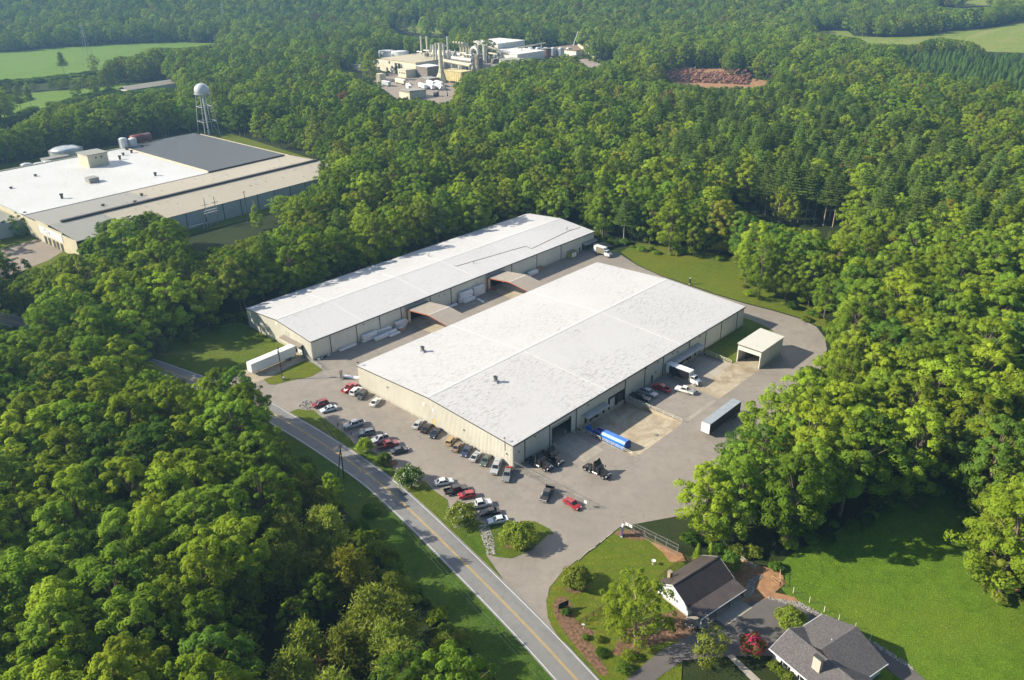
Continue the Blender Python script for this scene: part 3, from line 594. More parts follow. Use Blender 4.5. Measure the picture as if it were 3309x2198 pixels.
# ------------------------------------------------------------------ building materials
def m_roof(name, base, scratch, speck=.5, dirt=(.25, .24, .22)):
    t = NT(name); big = t.noise(.03, 6, .65); st = t.noise(1.0, 6, .75, t.coord((.55, 2.6, 1))); st2 = t.noise(2.2, 5, .8, t.coord((.6, 3.0, 1))); zone = t.noise(.035, 5, .7)
    c = t.mix(t.grey(big, .35, .65), sc3(base, .93), sc3(base, 1.03))
    w = t.n('ShaderNodeTexWave'); w.wave_type = 'BANDS'; w.bands_direction = 'X'; t.link(t.coord(), w.inputs[0]); t.set(w, Scale=.33, Distortion=.6, Detail=2.0)
    c = t.mix(t.grey(w.outputs['Fac'], .0, 1.0), sc3(base, .965), c)
    k = t.grey(st, .52, .62); z = t.grey(zone, .40, .56); m1 = t.n('ShaderNodeMath'); m1.operation = 'MULTIPLY'; t.link(k, m1.inputs[0]); t.link(z, m1.inputs[1])
    m2 = t.n('ShaderNodeMath'); m2.operation = 'MULTIPLY'; t.link(m1.outputs[0], m2.inputs[0]); m2.inputs[1].default_value = scratch; c = t.mix(m2.outputs[0], c, dirt)
    m3 = t.n('ShaderNodeMath'); m3.operation = 'MULTIPLY'; t.link(t.grey(st2, .47, .66), m3.inputs[0]); m3.inputs[1].default_value = speck; c = t.mix(m3.outputs[0], c, sc3(base, .8))
    t.bump(st2, .15, .03); return t.done(c, .6, spec=.3)
def m_wall(name, base, streak=.35):
    t = NT(name); big = t.noise(.12, 5, .6); st = t.noise(1.0, 5, .7, t.coord((1.3, 1.3, .10))); low = t.n('ShaderNodeSeparateXYZ'); t.link(t.coord(), low.inputs[0])
    c = t.mix(t.grey(big, .3, .7), sc3(base, .93), sc3(base, 1.05)); m = t.n('ShaderNodeMath'); m.operation = 'MULTIPLY'; t.link(t.grey(st, .5, .75), m.inputs[0]); m.inputs[1].default_value = streak
    c = t.mix(m.outputs[0], c, (base[0]*.62, base[1]*.55, base[2]*.45))
    sp = t.noise(2.0, 5, .8); hz = t.n('ShaderNodeMapRange'); t.link(low.outputs[2], hz.inputs[0]); hz.inputs[1].default_value = 1.1; hz.inputs[2].default_value = -.2; m4 = t.n('ShaderNodeMath'); m4.operation = 'MULTIPLY'; t.link(hz.outputs[0], m4.inputs[0]); t.link(t.grey(sp, .35, .7), m4.inputs[1])
    c = t.mix(m4.outputs[0], c, (.20, .15, .09)); return t.done(c, .55, spec=.35)
M_ROOF = m_roof('white_roof_coating', (.57, .555, .54), 1.0, .9)
M_ROOF2 = m_roof('white_roof_coating_clean', (.575, .565, .555), .5, .6)
M_WALL = m_wall('tan_metal_siding', (.63, .60, .51))
M_WALLP = m_wall('pale_metal_siding', (.66, .64, .58), .2)
M_TRIM = mat('bronze_trim', (.055, .048, .042), .5, var=.2)
M_SEAM = mat('roof_seam_coating', (.57, .56, .545), .6, var=.05)
M_DARK = mat('dark_rubber', (.018, .018, .019), .8, var=.2)
M_DOORW = mat('white_door', (.60, .62, .62), .5, var=.1, dirt=.3)
M_DOORD = mat('dark_door', (.06, .065, .06), .5, var=.25)
M_STEEL = mat('galvanised_steel', (.42, .43, .43), .45, .6, var=.2)
M_WIRE = mat('dull_wire', (.10, .10, .10), .7, var=.1)
M_RAIL = mat('painted_railing', (.62, .57, .44), .6, var=.2)
M_ORANGE = mat('red_oxide_steel', (.42, .10, .035), .6, var=.25)
M_CANOPY = m_wall('weathered_canopy_sheet', (.25, .215, .18), .5)
M_YELLOW = mat('faded_yellow_door', (.60, .44, .16), .6, var=.2)
M_BLACK = mat('black_paint', (.014, .014, .016), .35, var=.3, spec=.5)
M_CHROME = mat('chrome', (.75, .75, .76), .15, 1.0, var=.05)
M_GLASS = mat('tinted_glass', (.018, .024, .030), .06, var=.2, spec=.8)
M_WHITEP = mat('white_paint', (.74, .74, .73), .35, var=.06, spec=.5)
M_WOOD = mat('raw_lumber', (.42, .27, .14), .8, var=.35, scale=3)
M_WOODF = mat('brown_fence_wood', (.11, .065, .04), .85, var=.35, scale=3)

def wall_run(root, a0, a1, z0, z1, holes, along='x', at=0.0, thick=.2, cuts=(), m=M_WALL, name='wall_panel'):
    """A wall along x (or y) cut into panels at `cuts`, each panel one mesh, with openings (a0, a1, z0, z1) left free."""
    edges = [a0] + [c for c in cuts if a0 < c < a1] + [a1]
    for p, q in zip(edges, edges[1:]):
        mb = MB(); xs = sorted({p, q} | {min(max(h[i], p), q) for h in holes for i in (0, 1)})
        for s, e in zip(xs, xs[1:]):
            if e - s < 1e-4: continue
            hs = sorted([h for h in holes if h[0] < (s + e)/2 < h[1]], key=lambda h: h[2]); zz = z0
            for h in hs + [(0, 0, z1, z1)]:
                if h[2] - zz > 1e-3:
                    if along == 'x': mb.box(s, at, zz, e, at + thick, h[2])
                    else: mb.box(at, s, zz, at + thick, e, h[2])
                zz = h[3]
        if mb.f: mb.build(name, m, root)
def ribbed_gable(root, x, y0, y1, ztop, z0=0.0, pitch=.5, depth=.05, parts=6, m=M_WALL, holes=()):
    """Vertical ribbed siding on the plane x, outer side towards -x."""
    ys = np.linspace(y0, y1, parts + 1)
    for a, b in zip(ys, ys[1:]):
        mb = MB(); n = int(round((b - a)/pitch)); p = (b - a)/n; prof = []
        for i in range(n): prof += [(a + i*p, 0), (a + i*p + p*.55, 0), (a + i*p + p*.65, depth), (a + i*p + p*.9, depth)]
        prof.append((b, 0))
        for (ya, da), (yb, db) in zip(prof, prof[1:]):
            mids = (ya + yb)/2; segs = [(z0, None)]
            hs = [h for h in holes if h[0] < mids < h[1]]
            if hs: mb.quad((x - da, ya, hs[0][3]), (x - db, yb, hs[0][3]), (x - db, yb, ztop(yb)), (x - da, ya, ztop(ya)))
            if not hs: mb.quad((x - da, ya, z0), (x - db, yb, z0), (x - db, yb, ztop(yb)), (x - da, ya, ztop(ya)))
            elif hs[0][2] > z0: mb.quad((x - da, ya, z0), (x - db, yb, z0), (x - db, yb, hs[0][2]), (x - da, ya, hs[0][2]))
        mb.build('wall_panel', m, root)
def gable_roof(root, x0, x1, y0, y1, eave, rise, cuts, m, seam=True):
    ym = (y0 + y1)/2; xs = [x0 - .25] + list(cuts) + [x1 + .25]; oh = .2; k = rise/((y1 - y0)/2)
    for a, b in zip(xs, xs[1:]):
        for s in (0, 1):
            e = y0 - oh if s == 0 else y1 + oh; ze = eave - oh*k; mb = MB(); t = .14
            ysub = [e + (ym - e)*i/4 for i in range(5)]
            mb.yprism([(e, ze), (ym, eave + rise), (ym, eave + rise + t), (e, ze + t)] if s == 0 else [(ym, eave + rise), (e, ze), (e, ze + t), (ym, eave + rise + t)], a + (.004 if a != xs[0] else 0), b)
            mb.build('roof_panel', m, root)
    if seam:
        mb = MB(); mb.yprism([(ym - .55, eave + rise - .55*k + .145), (ym + .55, eave + rise - .55*k + .145), (ym + .5, eave + rise - .5*k + .19), (ym, eave + rise + .2), (ym - .5, eave + rise - .5*k + .19)], x0 - .26, x1 + .26); mb.build('ridge_cap', M_SEAM, root)
        for c in cuts:
            for s in (0, 1):
                e = y0 - oh if s == 0 else y1 + oh; mb = MB(); z0_, z1_ = eave - oh*k + .15, eave + rise + .15
                mb.add([(c - .16, e, z0_), (c + .16, e, z0_), (c + .16, ym, z1_), (c - .16, ym, z1_), (c - .13, e, z0_ + .05), (c + .13, e, z0_ + .05), (c + .13, ym, z1_ + .05), (c - .13, ym, z1_ + .05)],
                       [(4, 5, 6, 7), (0, 1, 5, 4), (1, 2, 6, 5), (2, 3, 7, 6), (3, 0, 4, 7)]); mb.build('roof_seam', M_SEAM, root)
def downspout(root, x, y, top, bot=0.0):
    MB().box(x - .11, y - .16, bot, x + .11, y - .02, top).build('downspout', M_TRIM, root)
def dock_door(root, x0, x1, z0, z1, m, y=0.0, seal=.28, pad=True):
    o = MB().box(x0 + .05, y + .08, z0, x1 - .05, y + .14, z1 - .04).build('dock_door', m, root)
    if pad:
        mb = MB(); mb.box(x0 - .18, y - .30, z0, x0 + seal, y - .012, z1 + .12); mb.box(x1 - seal, y - .30, z0, x1 + .18, y - .012, z1 + .12); mb.box(x0 + seal + .003, y - .30, z1 - .38, x1 - seal - .003, y - .012, z1 + .12); mb.build('dock_seal', M_DARK, o)
    return o
def awning(root, x0, x1, y, z, out, rods, m=M_STEEL, drop=.35):
    mb = MB(); n = max(2, int((x1 - x0)/.35)); p = (x1 - x0)/n
    for i in range(n):
        a = x0 + i*p; zz = .03*(i % 2); mb.add([(a, y - .02, z + zz), (a + p, y - .02, z + zz), (a + p, y - out, z - drop + zz), (a, y - out, z - drop + zz), (a, y - .02, z + zz - .05), (a + p, y - .02, z + zz - .05), (a + p, y - out, z - drop + zz - .05), (a, y - out, z - drop + zz - .05)],
                                              [(0, 3, 2, 1), (4, 5, 6, 7), (0, 1, 5, 4), (2, 3, 7, 6), (1, 2, 6, 5), (3, 0, 4, 7)])
    o = mb.build('awning', m, root); MB().box(x0 - .05, y - out - .06, z - drop - .14, x1 + .05, y - out + .02, z - drop + .07).build('fascia', M_STEEL, o)
    r = MB()
    for k in range(rods):
        x = x0 + .2 + (x1 - x0 - .4)*k/(rods - 1); r.tube((x, y - .02, z + 1.1), (x, y - out + .1, z - drop + .05), .035, n=5)
        r.build('tie_rod', M_STEEL, o); r = MB()
    return o
def wall_light(root, x, y, z): MB().box(x - .16, y - .34, z - .10, x + .16, y - .012, z + .12).build('wall_light', M_DARK, root, bevel=.03)

# ------------------------------------------------------------------ the big warehouse
def big_warehouse():
    L, Wd, E, RISE = 114.2, 63.0, 6.89, 1.5
    r = thing('warehouse', 'big tan metal warehouse with white roof facing the car park', 'warehouse')
    spouts = [4.3, 13.9, 24.7, 46.7, 56.4, 65.9, 80.3, 89.9, 99.5, 109.7]
    docks = [(30.8, 33.6, .0, 2.65, 0), (33.95, 36.9, .0, 2.65, 1), (39.1, 42.4, .15, 3.6, 1), (42.95, 46.25, .15, 3.6, 0), (69.2, 72.6, .0, 2.9, 0), (73.2, 76.0, .0, 2.45, 0), (76.7, 80.0, .0, 2.45, 0), (81.2, 84.1, .0, 2.45, 1)]
    doors = [(28.4, 29.7, .1, 2.55), (59.9, 61.0, .05, 2.3), (86.2, 87.3, -.05, 2.15)]
    holes = [(14.9, 22.5, -.05, 5.2)] + [d[:4] for d in docks] + doors
    wall_run(r, 0, L, -1.3, E - .05, holes, 'x', 0.0, .2, [4.3, 13.9, 24.7, 37.6, 46.7, 56.4, 65.9, 80.3, 89.9, 99.5, 109.7])
    for x0, x1, z0, z1, w in docks: dock_door(r, x0, x1, z0, z1, M_DOORW if w else M_DOORD)
    for x0, x1, z0, z1 in doors: MB().box(x0 + .03, .05, z0, x1 - .03, .11, z1 - .02).build('door', M_DOORD, r)
    mb = MB(); mb.box(14.72, -.03, 0, 14.9, .22, 5.38); mb.box(22.5, -.03, 0, 22.68, .22, 5.38); mb.box(14.903, -.03, 5.2, 22.497, .22, 5.38); mb.build('door_frame', M_TRIM, r)
    mb = MB(); mb.box(14.95, .5, 4.4, 22.45, .9, 5.15); mb.build('rolled_door', M_DOORW, r)
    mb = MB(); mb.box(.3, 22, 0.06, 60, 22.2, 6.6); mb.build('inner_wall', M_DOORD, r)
    for x in spouts: downspout(r, x, 0, E - .2, -1.2 if 25 < x < 47.0 else -.7 if 66 < x < 88 else 0)
    zt = lambda y: E + RISE*(1 - abs(y - Wd/2)/(Wd/2)) - .02
    ribbed_gable(r, 0, .1, Wd - .05, zt, 0, .5, .06, 6, M_WALL, [(29.0, 30.1, 0, 2.25)])
    MB().box(-.03, 28.95, 0, .05, 30.15, 2.3).build('door', M_YELLOW, r)
    for y, z in ((33.4, 5.6), (29.4, 5.2)): MB().box(-.16, y - .45, z - .4, -.07, y + .45, z + .4).build('wall_vent', M_WHITEP, r)
    for y, z in ((49, 4.9), (17.5, 4.0), (2.1, 3.6)): MB().box(-.35, y - .16, z, -.07, y + .16, z + .2).build('wall_light', M_TRIM, r)
    mb = MB(); mb.box(-.004, 0, 0, .1, .1, E - .05); mb.build('corner_trim', M_WALLP, r)
    MB().add([(L, 0.2, 0), (L, Wd, 0), (L, Wd, E), (L, Wd/2, E + RISE - .03), (L, .2, E)], [(0, 1, 2, 3, 4)]).build('wall_panel', M_WALL, r)
    wall_run(r, 0, L, 0, E - .05, [(39, 47, 0, 4.6), (78, 86, 0, 4.6)], 'x', Wd - .2, .2, [10*i for i in range(1, 11)])
    gable_roof(r, 0, L, 0, Wd, E, RISE, [37.7, 75.4], M_ROOF)
    MB().box(-.2, -.40, E - .24, L + .2, -.205, E + .02).build('gutter', M_TRIM, r); MB().box(-.2, Wd + .205, E - .24, L + .2, Wd + .40, E + .02).build('gutter', M_TRIM, r)
    for x in (-.29, L + .255):
        for s in (0, 1):
            a, b = (-.2, Wd/2) if s == 0 else (Wd/2, Wd + .2); z = lambda y: E + RISE*(1 - abs(y - Wd/2)/(Wd/2))
            MB().add([(x, a, z(a) - .16), (x + .035, a, z(a) - .16), (x + .035, b, z(b) - .16), (x, b, z(b) - .16), (x, a, z(a) + .13), (x + .035, a, z(a) + .13), (x + .035, b, z(b) + .13), (x, b, z(b) + .13)],
                     [(0, 1, 2, 3), (7, 6, 5, 4), (4, 5, 1, 0), (5, 6, 2, 1), (6, 7, 3, 2), (7, 4, 0, 3)]).build('gable_trim', M_TRIM, r)
    awning(r, 27.0, 36.9, 0, 3.55, 2.3, 5); awning(r, 66.8, 85.6, 0, 3.95, 2.6, 4)
    for x, z in ((8.0, 5.9), (29.5, 5.7), (56.9, 6.2), (70.5, 5.9), (73.5, 5.2), (86.0, 5.9), (62.0, 2.8), (2.0, 4.2)): wall_light(r, x, 0, z)
    MB().box(62.6, -.05, 5.3, 63.6, -.012, 6.4).build('wall_louvre', M_STEEL, r)
    mb = MB(); mb.tube((-.12, 2.6, 4.3), (-.2, 2.6, 8.2), .05); mb.box(-.5, 2.45, 8.1, .0, 2.75, 8.25); mb.build('light_mast', M_TRIM, r)
    mb = MB(); mb.tube((.1, 62.6, 6.6), (.1, 62.6, 8.2), .05); mb.box(-.3, 62.3, 8.1, .3, 62.9, 8.28); mb.build('light_mast', M_TRIM, r)
    # loading dock steps
    mb = MB()
    for i in range(5): mb.box(86.1, -.9 - .32*i, -.9, 87.3, -.6 - .32*i, -.05 - .17*i)
    mb.build('dock_steps', M_STEEL, r)
    for sx in (86.1, 87.3):
        m2 = MB(); m2.tube((sx, -.6, .9), (sx, -2.4, .05), .035, n=5); m2.tube((sx, -.6, .0), (sx, -.6, .9), .035, n=5); m2.tube((sx, -2.4, -.8), (sx, -2.4, .05), .035, n=5); m2.build('stair_rail', M_RAIL, r)
    return zt
ZT1 = big_warehouse()
def ventilator(x, y, label):
    z = ZT1(y) + .12; r = thing('roof_ventilator', label, 'roof vent', (x, y, z), .3, 'roof ventilators')
    MB().box(-.75, -.75, -.1, .75, .75, .35).build('curb', M_SEAM, r); MB().box(-.62, -.62, .353, .62, .62, .75).build('base', M_STEEL, r)
    MB().lathe([(.42, .75), (.42, 1.15), (.62, 1.2), (.66, 1.75), (.60, 1.80), (.52, 1.62), (0, 1.55)], n=20).build('cowl', mat('grey_cowl', (.16, .165, .16), .5, .3), r, smooth=False)
    MB().lathe([(0, 1.66), (.34, 1.62), (.36, 1.60)], n=16).build('damper', M_DARK, r)
ventilator(18.3, 54.7, 'round grey ventilator on white roof, the one nearer the long warehouse')
ventilator(18.7, 24.2, 'round grey ventilator on white roof, the one nearer the road')

# ------------------------------------------------------------------ the long warehouse behind
BX, BY = .17, 87.16
def long_warehouse():
    L, Wd, E, RISE = 142.9, 38.1, 6.73, 1.69
    r = thing('warehouse', 'long narrow tan metal warehouse with white roof backing onto the wood', 'warehouse', (BX, BY, 0))
    holes = [(40.4, 47.2, 0, 4.7), (79.8, 86.6, 0, 4.7), (135.2, 138.4, -.7, 3.1), (138.9, 142.1, -.7, 3.1), (133.0, 134.0, 0, 2.2)]
    cuts = [7.1, 17.45, 27.1, 36.4, 49.7, 59.7, 79.2, 91.7, 106.3, 121.2, 134.5]
    wall_run(r, 0, L, -.9, E - .05, holes, 'x', 0.0, .2, cuts)
    for x in cuts[:-1]: downspout(r, x, 0, E - .2)
    for a, b in ((135.2, 138.4), (138.9, 142.1)): dock_door(r, a, b, -.7, 3.1, M_DOORD)
    MB().box(133.03, .05, 0, 133.97, .1, 2.18).build('door', M_DOORD, r)
    MB().box(138.5, -.16, -.9, 138.8, -.02, 3.3).build('dock_post', M_WHITEP, r)
    zt = lambda y: E + RISE*(1 - abs(y - Wd/2)/(Wd/2)) - .02
    ribbed_gable(r, 0, .1, Wd - .05, zt, -.5, .5, .05, 4, M_WALL, [(5.2, 9.0, -.5, 3.7)])
    MB().box(.05, 5.25, 0, .12, 8.95, 3.65).build('dock_door', M_DOORW, r)
    mb = MB(); mb.box(-.32, 4.9, 0, -.06, 5.35, 3.9); mb.box(-.32, 8.85, 0, -.06, 9.3, 3.9); mb.box(-.32, 5.353, 3.5, -.06, 8.847, 3.9); mb.build('dock_seal', M_DARK, r)
    MB().add([(L, 0.2, 0), (L, Wd, 0), (L, Wd, E), (L, Wd/2, E + RISE - .03), (L, .2, E)], [(0, 1, 2, 3, 4)]).build('wall_panel', M_WALL, r)
    wall_run(r, 0, L, 0, E - .05, [], 'x', Wd - .2, .2, [20*i for i in range(1, 7)])
    gable_roof(r, 0, L, 0, Wd, E, RISE, [20.6, 50.0, 72.5, 100.0], M_ROOF2)
    MB().box(-.2, -.40, E - .24, L + .2, -.205, E + .02).build('gutter', M_TRIM, r)
    for s in (0, 1):
        a, b = (-.2, Wd/2) if s == 0 else (Wd/2, Wd + .2); z = lambda y: E + RISE*(1 - abs(y - Wd/2)/(Wd/2)); x = -.29
        MB().add([(x, a, z(a) - .16), (x + .035, a, z(a) - .16), (x + .035, b, z(b) - .16), (x, b, z(b) - .16), (x, a, z(a) + .13), (x + .035, a, z(a) + .13), (x + .035, b, z(b) + .13), (x, b, z(b) + .13)],
                 [(0, 1, 2, 3), (7, 6, 5, 4), (4, 5, 1, 0), (5, 6, 2, 1), (6, 7, 3, 2), (7, 4, 0, 3)]).build('gable_trim', M_TRIM, r)
    awning(r, 134.6, 143.4, 0, 3.6, 2.2, 3)
    # gable awning (built along y)
    mb = MB(); mb.add([(-.06, 4.6, 4.15), (-.06, 15.8, 4.15), (-2.1, 15.8, 3.65), (-2.1, 4.6, 3.65), (-.06, 4.6, 4.05), (-.06, 15.8, 4.05), (-2.1, 15.8, 3.5), (-2.1, 4.6, 3.5)], [(0, 1, 2, 3), (7, 6, 5, 4), (0, 3, 7, 4), (1, 5, 6, 2), (3, 2, 6, 7)])
    aw = mb.build('awning', M_CANOPY, r); MB().box(-2.18, 4.55, 3.42, -2.1, 15.85, 3.74).build('fascia', M_RAIL, aw)
    MB().box(-.12, 18.7, 6.4, -.06, 19.9, 7.5).build('wall_louvre', M_WHITEP, r)
    mb = MB()
    for k in range(14):
        a, b = 2*math.pi*k/14, 2*math.pi*(k + 1)/14; mb.tube((-.15, 13.2 + .9*math.cos(a), 5.4 + .9*math.sin(a)), (-.15, 13.2 + .9*math.cos(b), 5.4 + .9*math.sin(b)), .05, n=5)
    mb.build('wall_ring', M_STEEL, r)
    zr = lambda y: zt(y) + .22
    pts = [(74.0, 28.0), (73.3, 11.6), (108.0, 7.8), (108.4, 4.5), (134.7, 7.1), (141.6, 6.5)]
    mb = MB(); mb.path([(x, y, zr(y)) for x, y in pts], .075, 6); mb.build('roof_conduit', M_TRIM, r)
    for x, y in ((74.0, 28.2), (80.4, 9.5), (135.1, 8.6)):
        mb = MB(); mb.tube((x, y, zr(y) - .2), (x, y, zr(y) + .8), .16); mb.tube((x, y, zr(y) + .8), (x + .5, y - .2, zr(y) + .95), .17); mb.build('vent_pipe', M_STEEL, r)
    for x, z in ((27.0, 5.4), (54.0, 5.2), (56.5, 5.0), (72.5, 4.6), (20.5, 5.6)): wall_light(r, x, 0, z)
long_warehouse()
def canopy(x0, label):
    r = thing('link_canopy', label, 'canopy', (x0, 63.2, 0), 0, 'canopies linking the warehouses'); w, D, ze, zm = 9.2, 23.7, 5.1, 6.55
    z = lambda y: ze + (zm - ze)*(1 - abs(y - D/2)/(D/2)); n = 22; p = w/n
    for s, (ya, yb) in enumerate(((.0, D/2 - .15), (D/2 + .15, D - .05))):
        mb = MB(); p = (w + .36)/n
        for i in range(n):
            a = -.18 + i*p; o = .0
            for xa, xb, da, db in ((a, a + p*.6, 0, 0), (a + p*.6, a + p*.7, 0, .05), (a + p*.7, a + p*.9, .05, .05), (a + p*.9, a + p, .05, 0)):
                mb.quad((xa, ya, z(ya) + .12 + da), (xb, ya, z(ya) + .12 + db), (xb, yb, z(yb) + .12 + db), (xa, yb, z(yb) + .12 + da))
        mb.build('roof_sheet', M_CANOPY, r)
    mb = MB(); mb.box(0, D/2 - .147, z(D/2) - .02 + .1, w, D/2 + .147, z(D/2) + .16); mb.build('ridge_cap', M_WALLP, r)
    for x in (-.06, w/2 - .1, w - .14):
        mb = MB()
        for ya, yb in ((0, D/2), (D/2, D - .05)):
            mb.add([(x, ya, z(ya) - .24), (x + .2, ya, z(ya) - .24), (x + .2, yb, z(yb) - .24), (x, yb, z(yb) - .24), (x, ya, z(ya) + .06), (x + .2, ya, z(ya) + .06), (x + .2, yb, z(yb) + .06), (x, yb, z(yb) + .06)], [(0, 1, 2, 3), (7, 6, 5, 4), (4, 5, 1, 0), (5, 6, 2, 1), (6, 7, 3, 2), (7, 4, 0, 3)])
        mb.build('rafter', M_ORANGE, r)
    for x in (-.06, w - .14):
        for y in (.15, D - .65): MB().box(x, y, .06, x + .28, y + .5, ze - .35).build('column', M_ORANGE, r)
    MB().box(.3, D - .42, .06, 1.5, D - .3, 4.6).build('side_panel', M_WALL, r)
    MB().box(-.3, D - .3, 5.3, w + .2, D - .06, 6.1).build('flashing', M_STEEL, r)
canopy(38.6, 'tan roofed canopy with rust-red beams between the warehouses, nearer the road')
canopy(77.9, 'tan roofed canopy with rust-red beams between the warehouses, farther from the road')
def open_shed():
    r = thing('open_shed', 'open-fronted pale metal shed at the edge of the yard', 'shed', (89.2, -19.7, 0)); L, D = 14.2, 7.85
    zf = lambda y: 6.0 + .35*y/D
    n = 40
    def ribs(name, plane, a0, a1, z0, zt_, m=M_WALLP):
        mb = MB(); k = max(1, int((a1 - a0)/.45)); p = (a1 - a0)/k
        for i in range(k):
            a = a0 + i*p
            for xa, xb, da, db in ((a, a + p*.6, 0, 0), (a + p*.6, a + p*.7, 0, .04), (a + p*.7, a + p*.92, .04, .04), (a + p*.92, a + p, .04, 0)):
                P = (lambda t, o, z: (t, -o, z)) if plane == 'front' else (lambda t, o, z: (-o, t, z)) if plane == 'open' else (lambda t, o, z: (t, D + o, z)) if plane == 'back' else (lambda t, o, z: (L + o, t, z))
                mb.quad(P(xa, da, z0), P(xb, db, z0), P(xb, db, zt_(xb)), P(xa, da, zt_(xa)))
        mb.build(name, m, r)
    ribs('side_wall', 'front', 0, L, .06, lambda t: 6.0); ribs('header', 'open', 0, D, 4.3, zf); ribs('side_wall', 'back', 0, L, .06, lambda t: 6.35); ribs('end_wall', 'end', 0, D, .06, zf)
    for y in (.06, D - .34): MB().box(-.06, y, .06, .22, y + .28, 4.3).build('corner_post', M_WALLP, r)
    mb = MB(); mb.yprism([(-.25, 5.98), (D + .25, 6.36), (D + .25, 6.46), (-.25, 6.08)], -.25, L + .2); mb.build('roof', m_roof('shed_roof', (.66, .63, .54), .9, .6, (.35, .31, .24)), r)
    MB().box(-.29, -.3, 5.86, -.252, D + .3, 6.1).build('roof_trim', M_TRIM, r)
    for x, y, s in ((5, 5.6, 1.0), (3.2, 6.1, .7)):
        mb = MB(); mb.box(x, y, .06, x + 1.6*s, y + .9*s, .9*s); mb.tube((x + .8*s, y + .4*s, .9*s), (x + .8*s, y + .4*s, 1.5*s), .25*s); mb.build('machine', M_DOORD, r, bevel=.05)
open_shed()
# retaining walls and railings round the truck wells
def railing(name, label, pts, h=1.05, posts=6, m=M_RAIL, curb=None, cat='railing'):
    r = thing(name, label, cat, (pts[0][0], pts[0][1], pts[0][2]), 0, 'yard railings'); o = np.array(pts[0])
    A, B = np.array(pts[0], float) - o, np.array(pts[-1], float) - o
    P = [np.array(p, float) - o for p in pts]
    def at(t):
        k = t*(len(P) - 1); i = min(int(k), len(P) - 2); return P[i] + (P[i + 1] - P[i])*(k - i)
    for i in range(posts): q = at(i/(posts - 1)); MB().tube(q, q + np.array([0, 0, h]), .07, n=6).build('post', m, r)
    for z in (h, h*.55): MB().path([p + np.array([0, 0, z]) for p in P], .06, 6).build('rail', m, r)
    if curb: 
        for a, b in zip(P, P[1:]):
            e = b - a; nrm = np.array([-e[1], e[0], 0]); nrm = nrm/np.linalg.norm(nrm)*.15; lo = np.array([0, 0, curb])
            MB().add([a - nrm + lo, a + nrm + lo, b + nrm + lo, b - nrm + lo, a - nrm, a + nrm, b + nrm, b - nrm], [(3, 2, 1, 0), (4, 5, 6, 7), (0, 1, 5, 4), (1, 2, 6, 5), (2, 3, 7, 6), (3, 0, 4, 7)]).build('kerb_wall', M_CONC, r)
    return r
railing('ramp_railing', 'railing on concrete retaining wall between truck well and parked pickups', [(47.05, -.4, .3), (47.05, -8, .3), (47.05, -11, .28), (47.05, -19.2, .1)], posts=9, curb=-1.5)
railing('ramp_railing', 'short railing beside the warehouse wall at the back of the blue compactor', [(24.85, -.4, .22), (24.85, -8.3, .22)], posts=5, curb=-1.4)
railing('ramp_railing', 'pale railing on sloping kerb along the blue compactor', [(24.85, -8.9, .2), (24.85, -12, .2), (24.85, -18.6, .12)], posts=5, curb=-1.0)
railing('ramp_railing', 'railing at the edge of the shaded lawn by the dock steps', [(87.6, -1.9, .35), (87.2, -6, .3), (86.6, -11.6, .2)], posts=5, curb=-1.1)
railing('gate_railing', 'weathered guard railing at the corner of the long warehouse', [(-.3, 93.2, .05), (-.8, 88, .05), (-1.6, 79.8, .05)], 1.3, 7, M_STEEL)
# ------------------------------------------------------------------ vehicles
def paint(name, col, metal=.0): return mat('paint_' + name, col, .28, metal, var=.05, spec=.6)
PAINT = {k: paint(k, c) for k, c in dict(red=(.34, .012, .022), darkred=(.20, .012, .018), white=(.68, .68, .66), silver=(.42, .43, .44), grey=(.20, .205, .205), darkgrey=(.05, .053, .056), black=(.012, .012, .014), blue=(.035, .05, .10), slate=(.10, .13, .16), tan=(.42, .30, .15), brown=(.23, .17, .12), green=(.085, .11, .095), paleblue=(.55, .62, .68), gold=(.38, .31, .18), navy=(.02, .026, .045)).items()}
M_LAMP = mat('headlamp', (.8, .8, .78), .1, var=.03, spec=.8); M_TAIL = mat('tail_lamp', (.35, .01, .01), .2, var=.05, spec=.6); M_BED = mat('bed_liner', (.03, .03, .032), .8, var=.3)
def wheel_mesh(r, w):
    t = MB(); n = 18; pr = [(r*.62, -w/2), (r*.95, -w/2), (r, -w*.3), (r, w*.3), (r*.95, w/2), (r*.62, w/2)]
    V = [(rr*math.cos(2*math.pi*i/n), y, rr*math.sin(2*math.pi*i/n)) for rr, y in pr for i in range(n)]
    t.add(V, [(k*n + i, (k + 1)*n + i, (k + 1)*n + (i + 1) % n, k*n + (i + 1) % n) for k in range(len(pr) - 1) for i in range(n)])
    m = MB(); V = [(r*.63*math.cos(2*math.pi*i/n), y, r*.63*math.sin(2*math.pi*i/n)) for y in (-w*.42, w*.42) for i in range(n)]
    m.add(V, [tuple(range(n)), tuple(range(2*n - 1, n - 1, -1))] + [(i, n + i, n + (i + 1) % n, (i + 1) % n) for i in range(n)])
    return t.mesh('tyre', M_DARK), m.mesh('rim', M_STEEL)
WHEEL = {k: wheel_mesh(r, w) for k, (r, w) in dict(car=(.33, .22), truck=(.40, .27), heavy=(.50, .30), dual=(.50, .60)).items()}
def wheel(root, kind, x, y, z):
    t, m = WHEEL[kind]; o = place('wheel', t, root, (x, y, z)); place('rim', m, o); return o
def glass_on(root, name, q, k=.86, off=.012, m=None):
    q = [np.array(p, float) for p in q]; c = sum(q)/4; n = np.cross(q[1] - q[0], q[2] - q[0]); n /= np.linalg.norm(n)
    p = [c + (a - c)*k + n*off for a in q]; MB().add(p + [a - n*.006 for a in p], [(0, 1, 2, 3), (7, 6, 5, 4), (0, 4, 5, 1), (1, 5, 6, 2), (2, 6, 7, 3), (3, 7, 4, 0)]).build(name, m or M_GLASS, root)
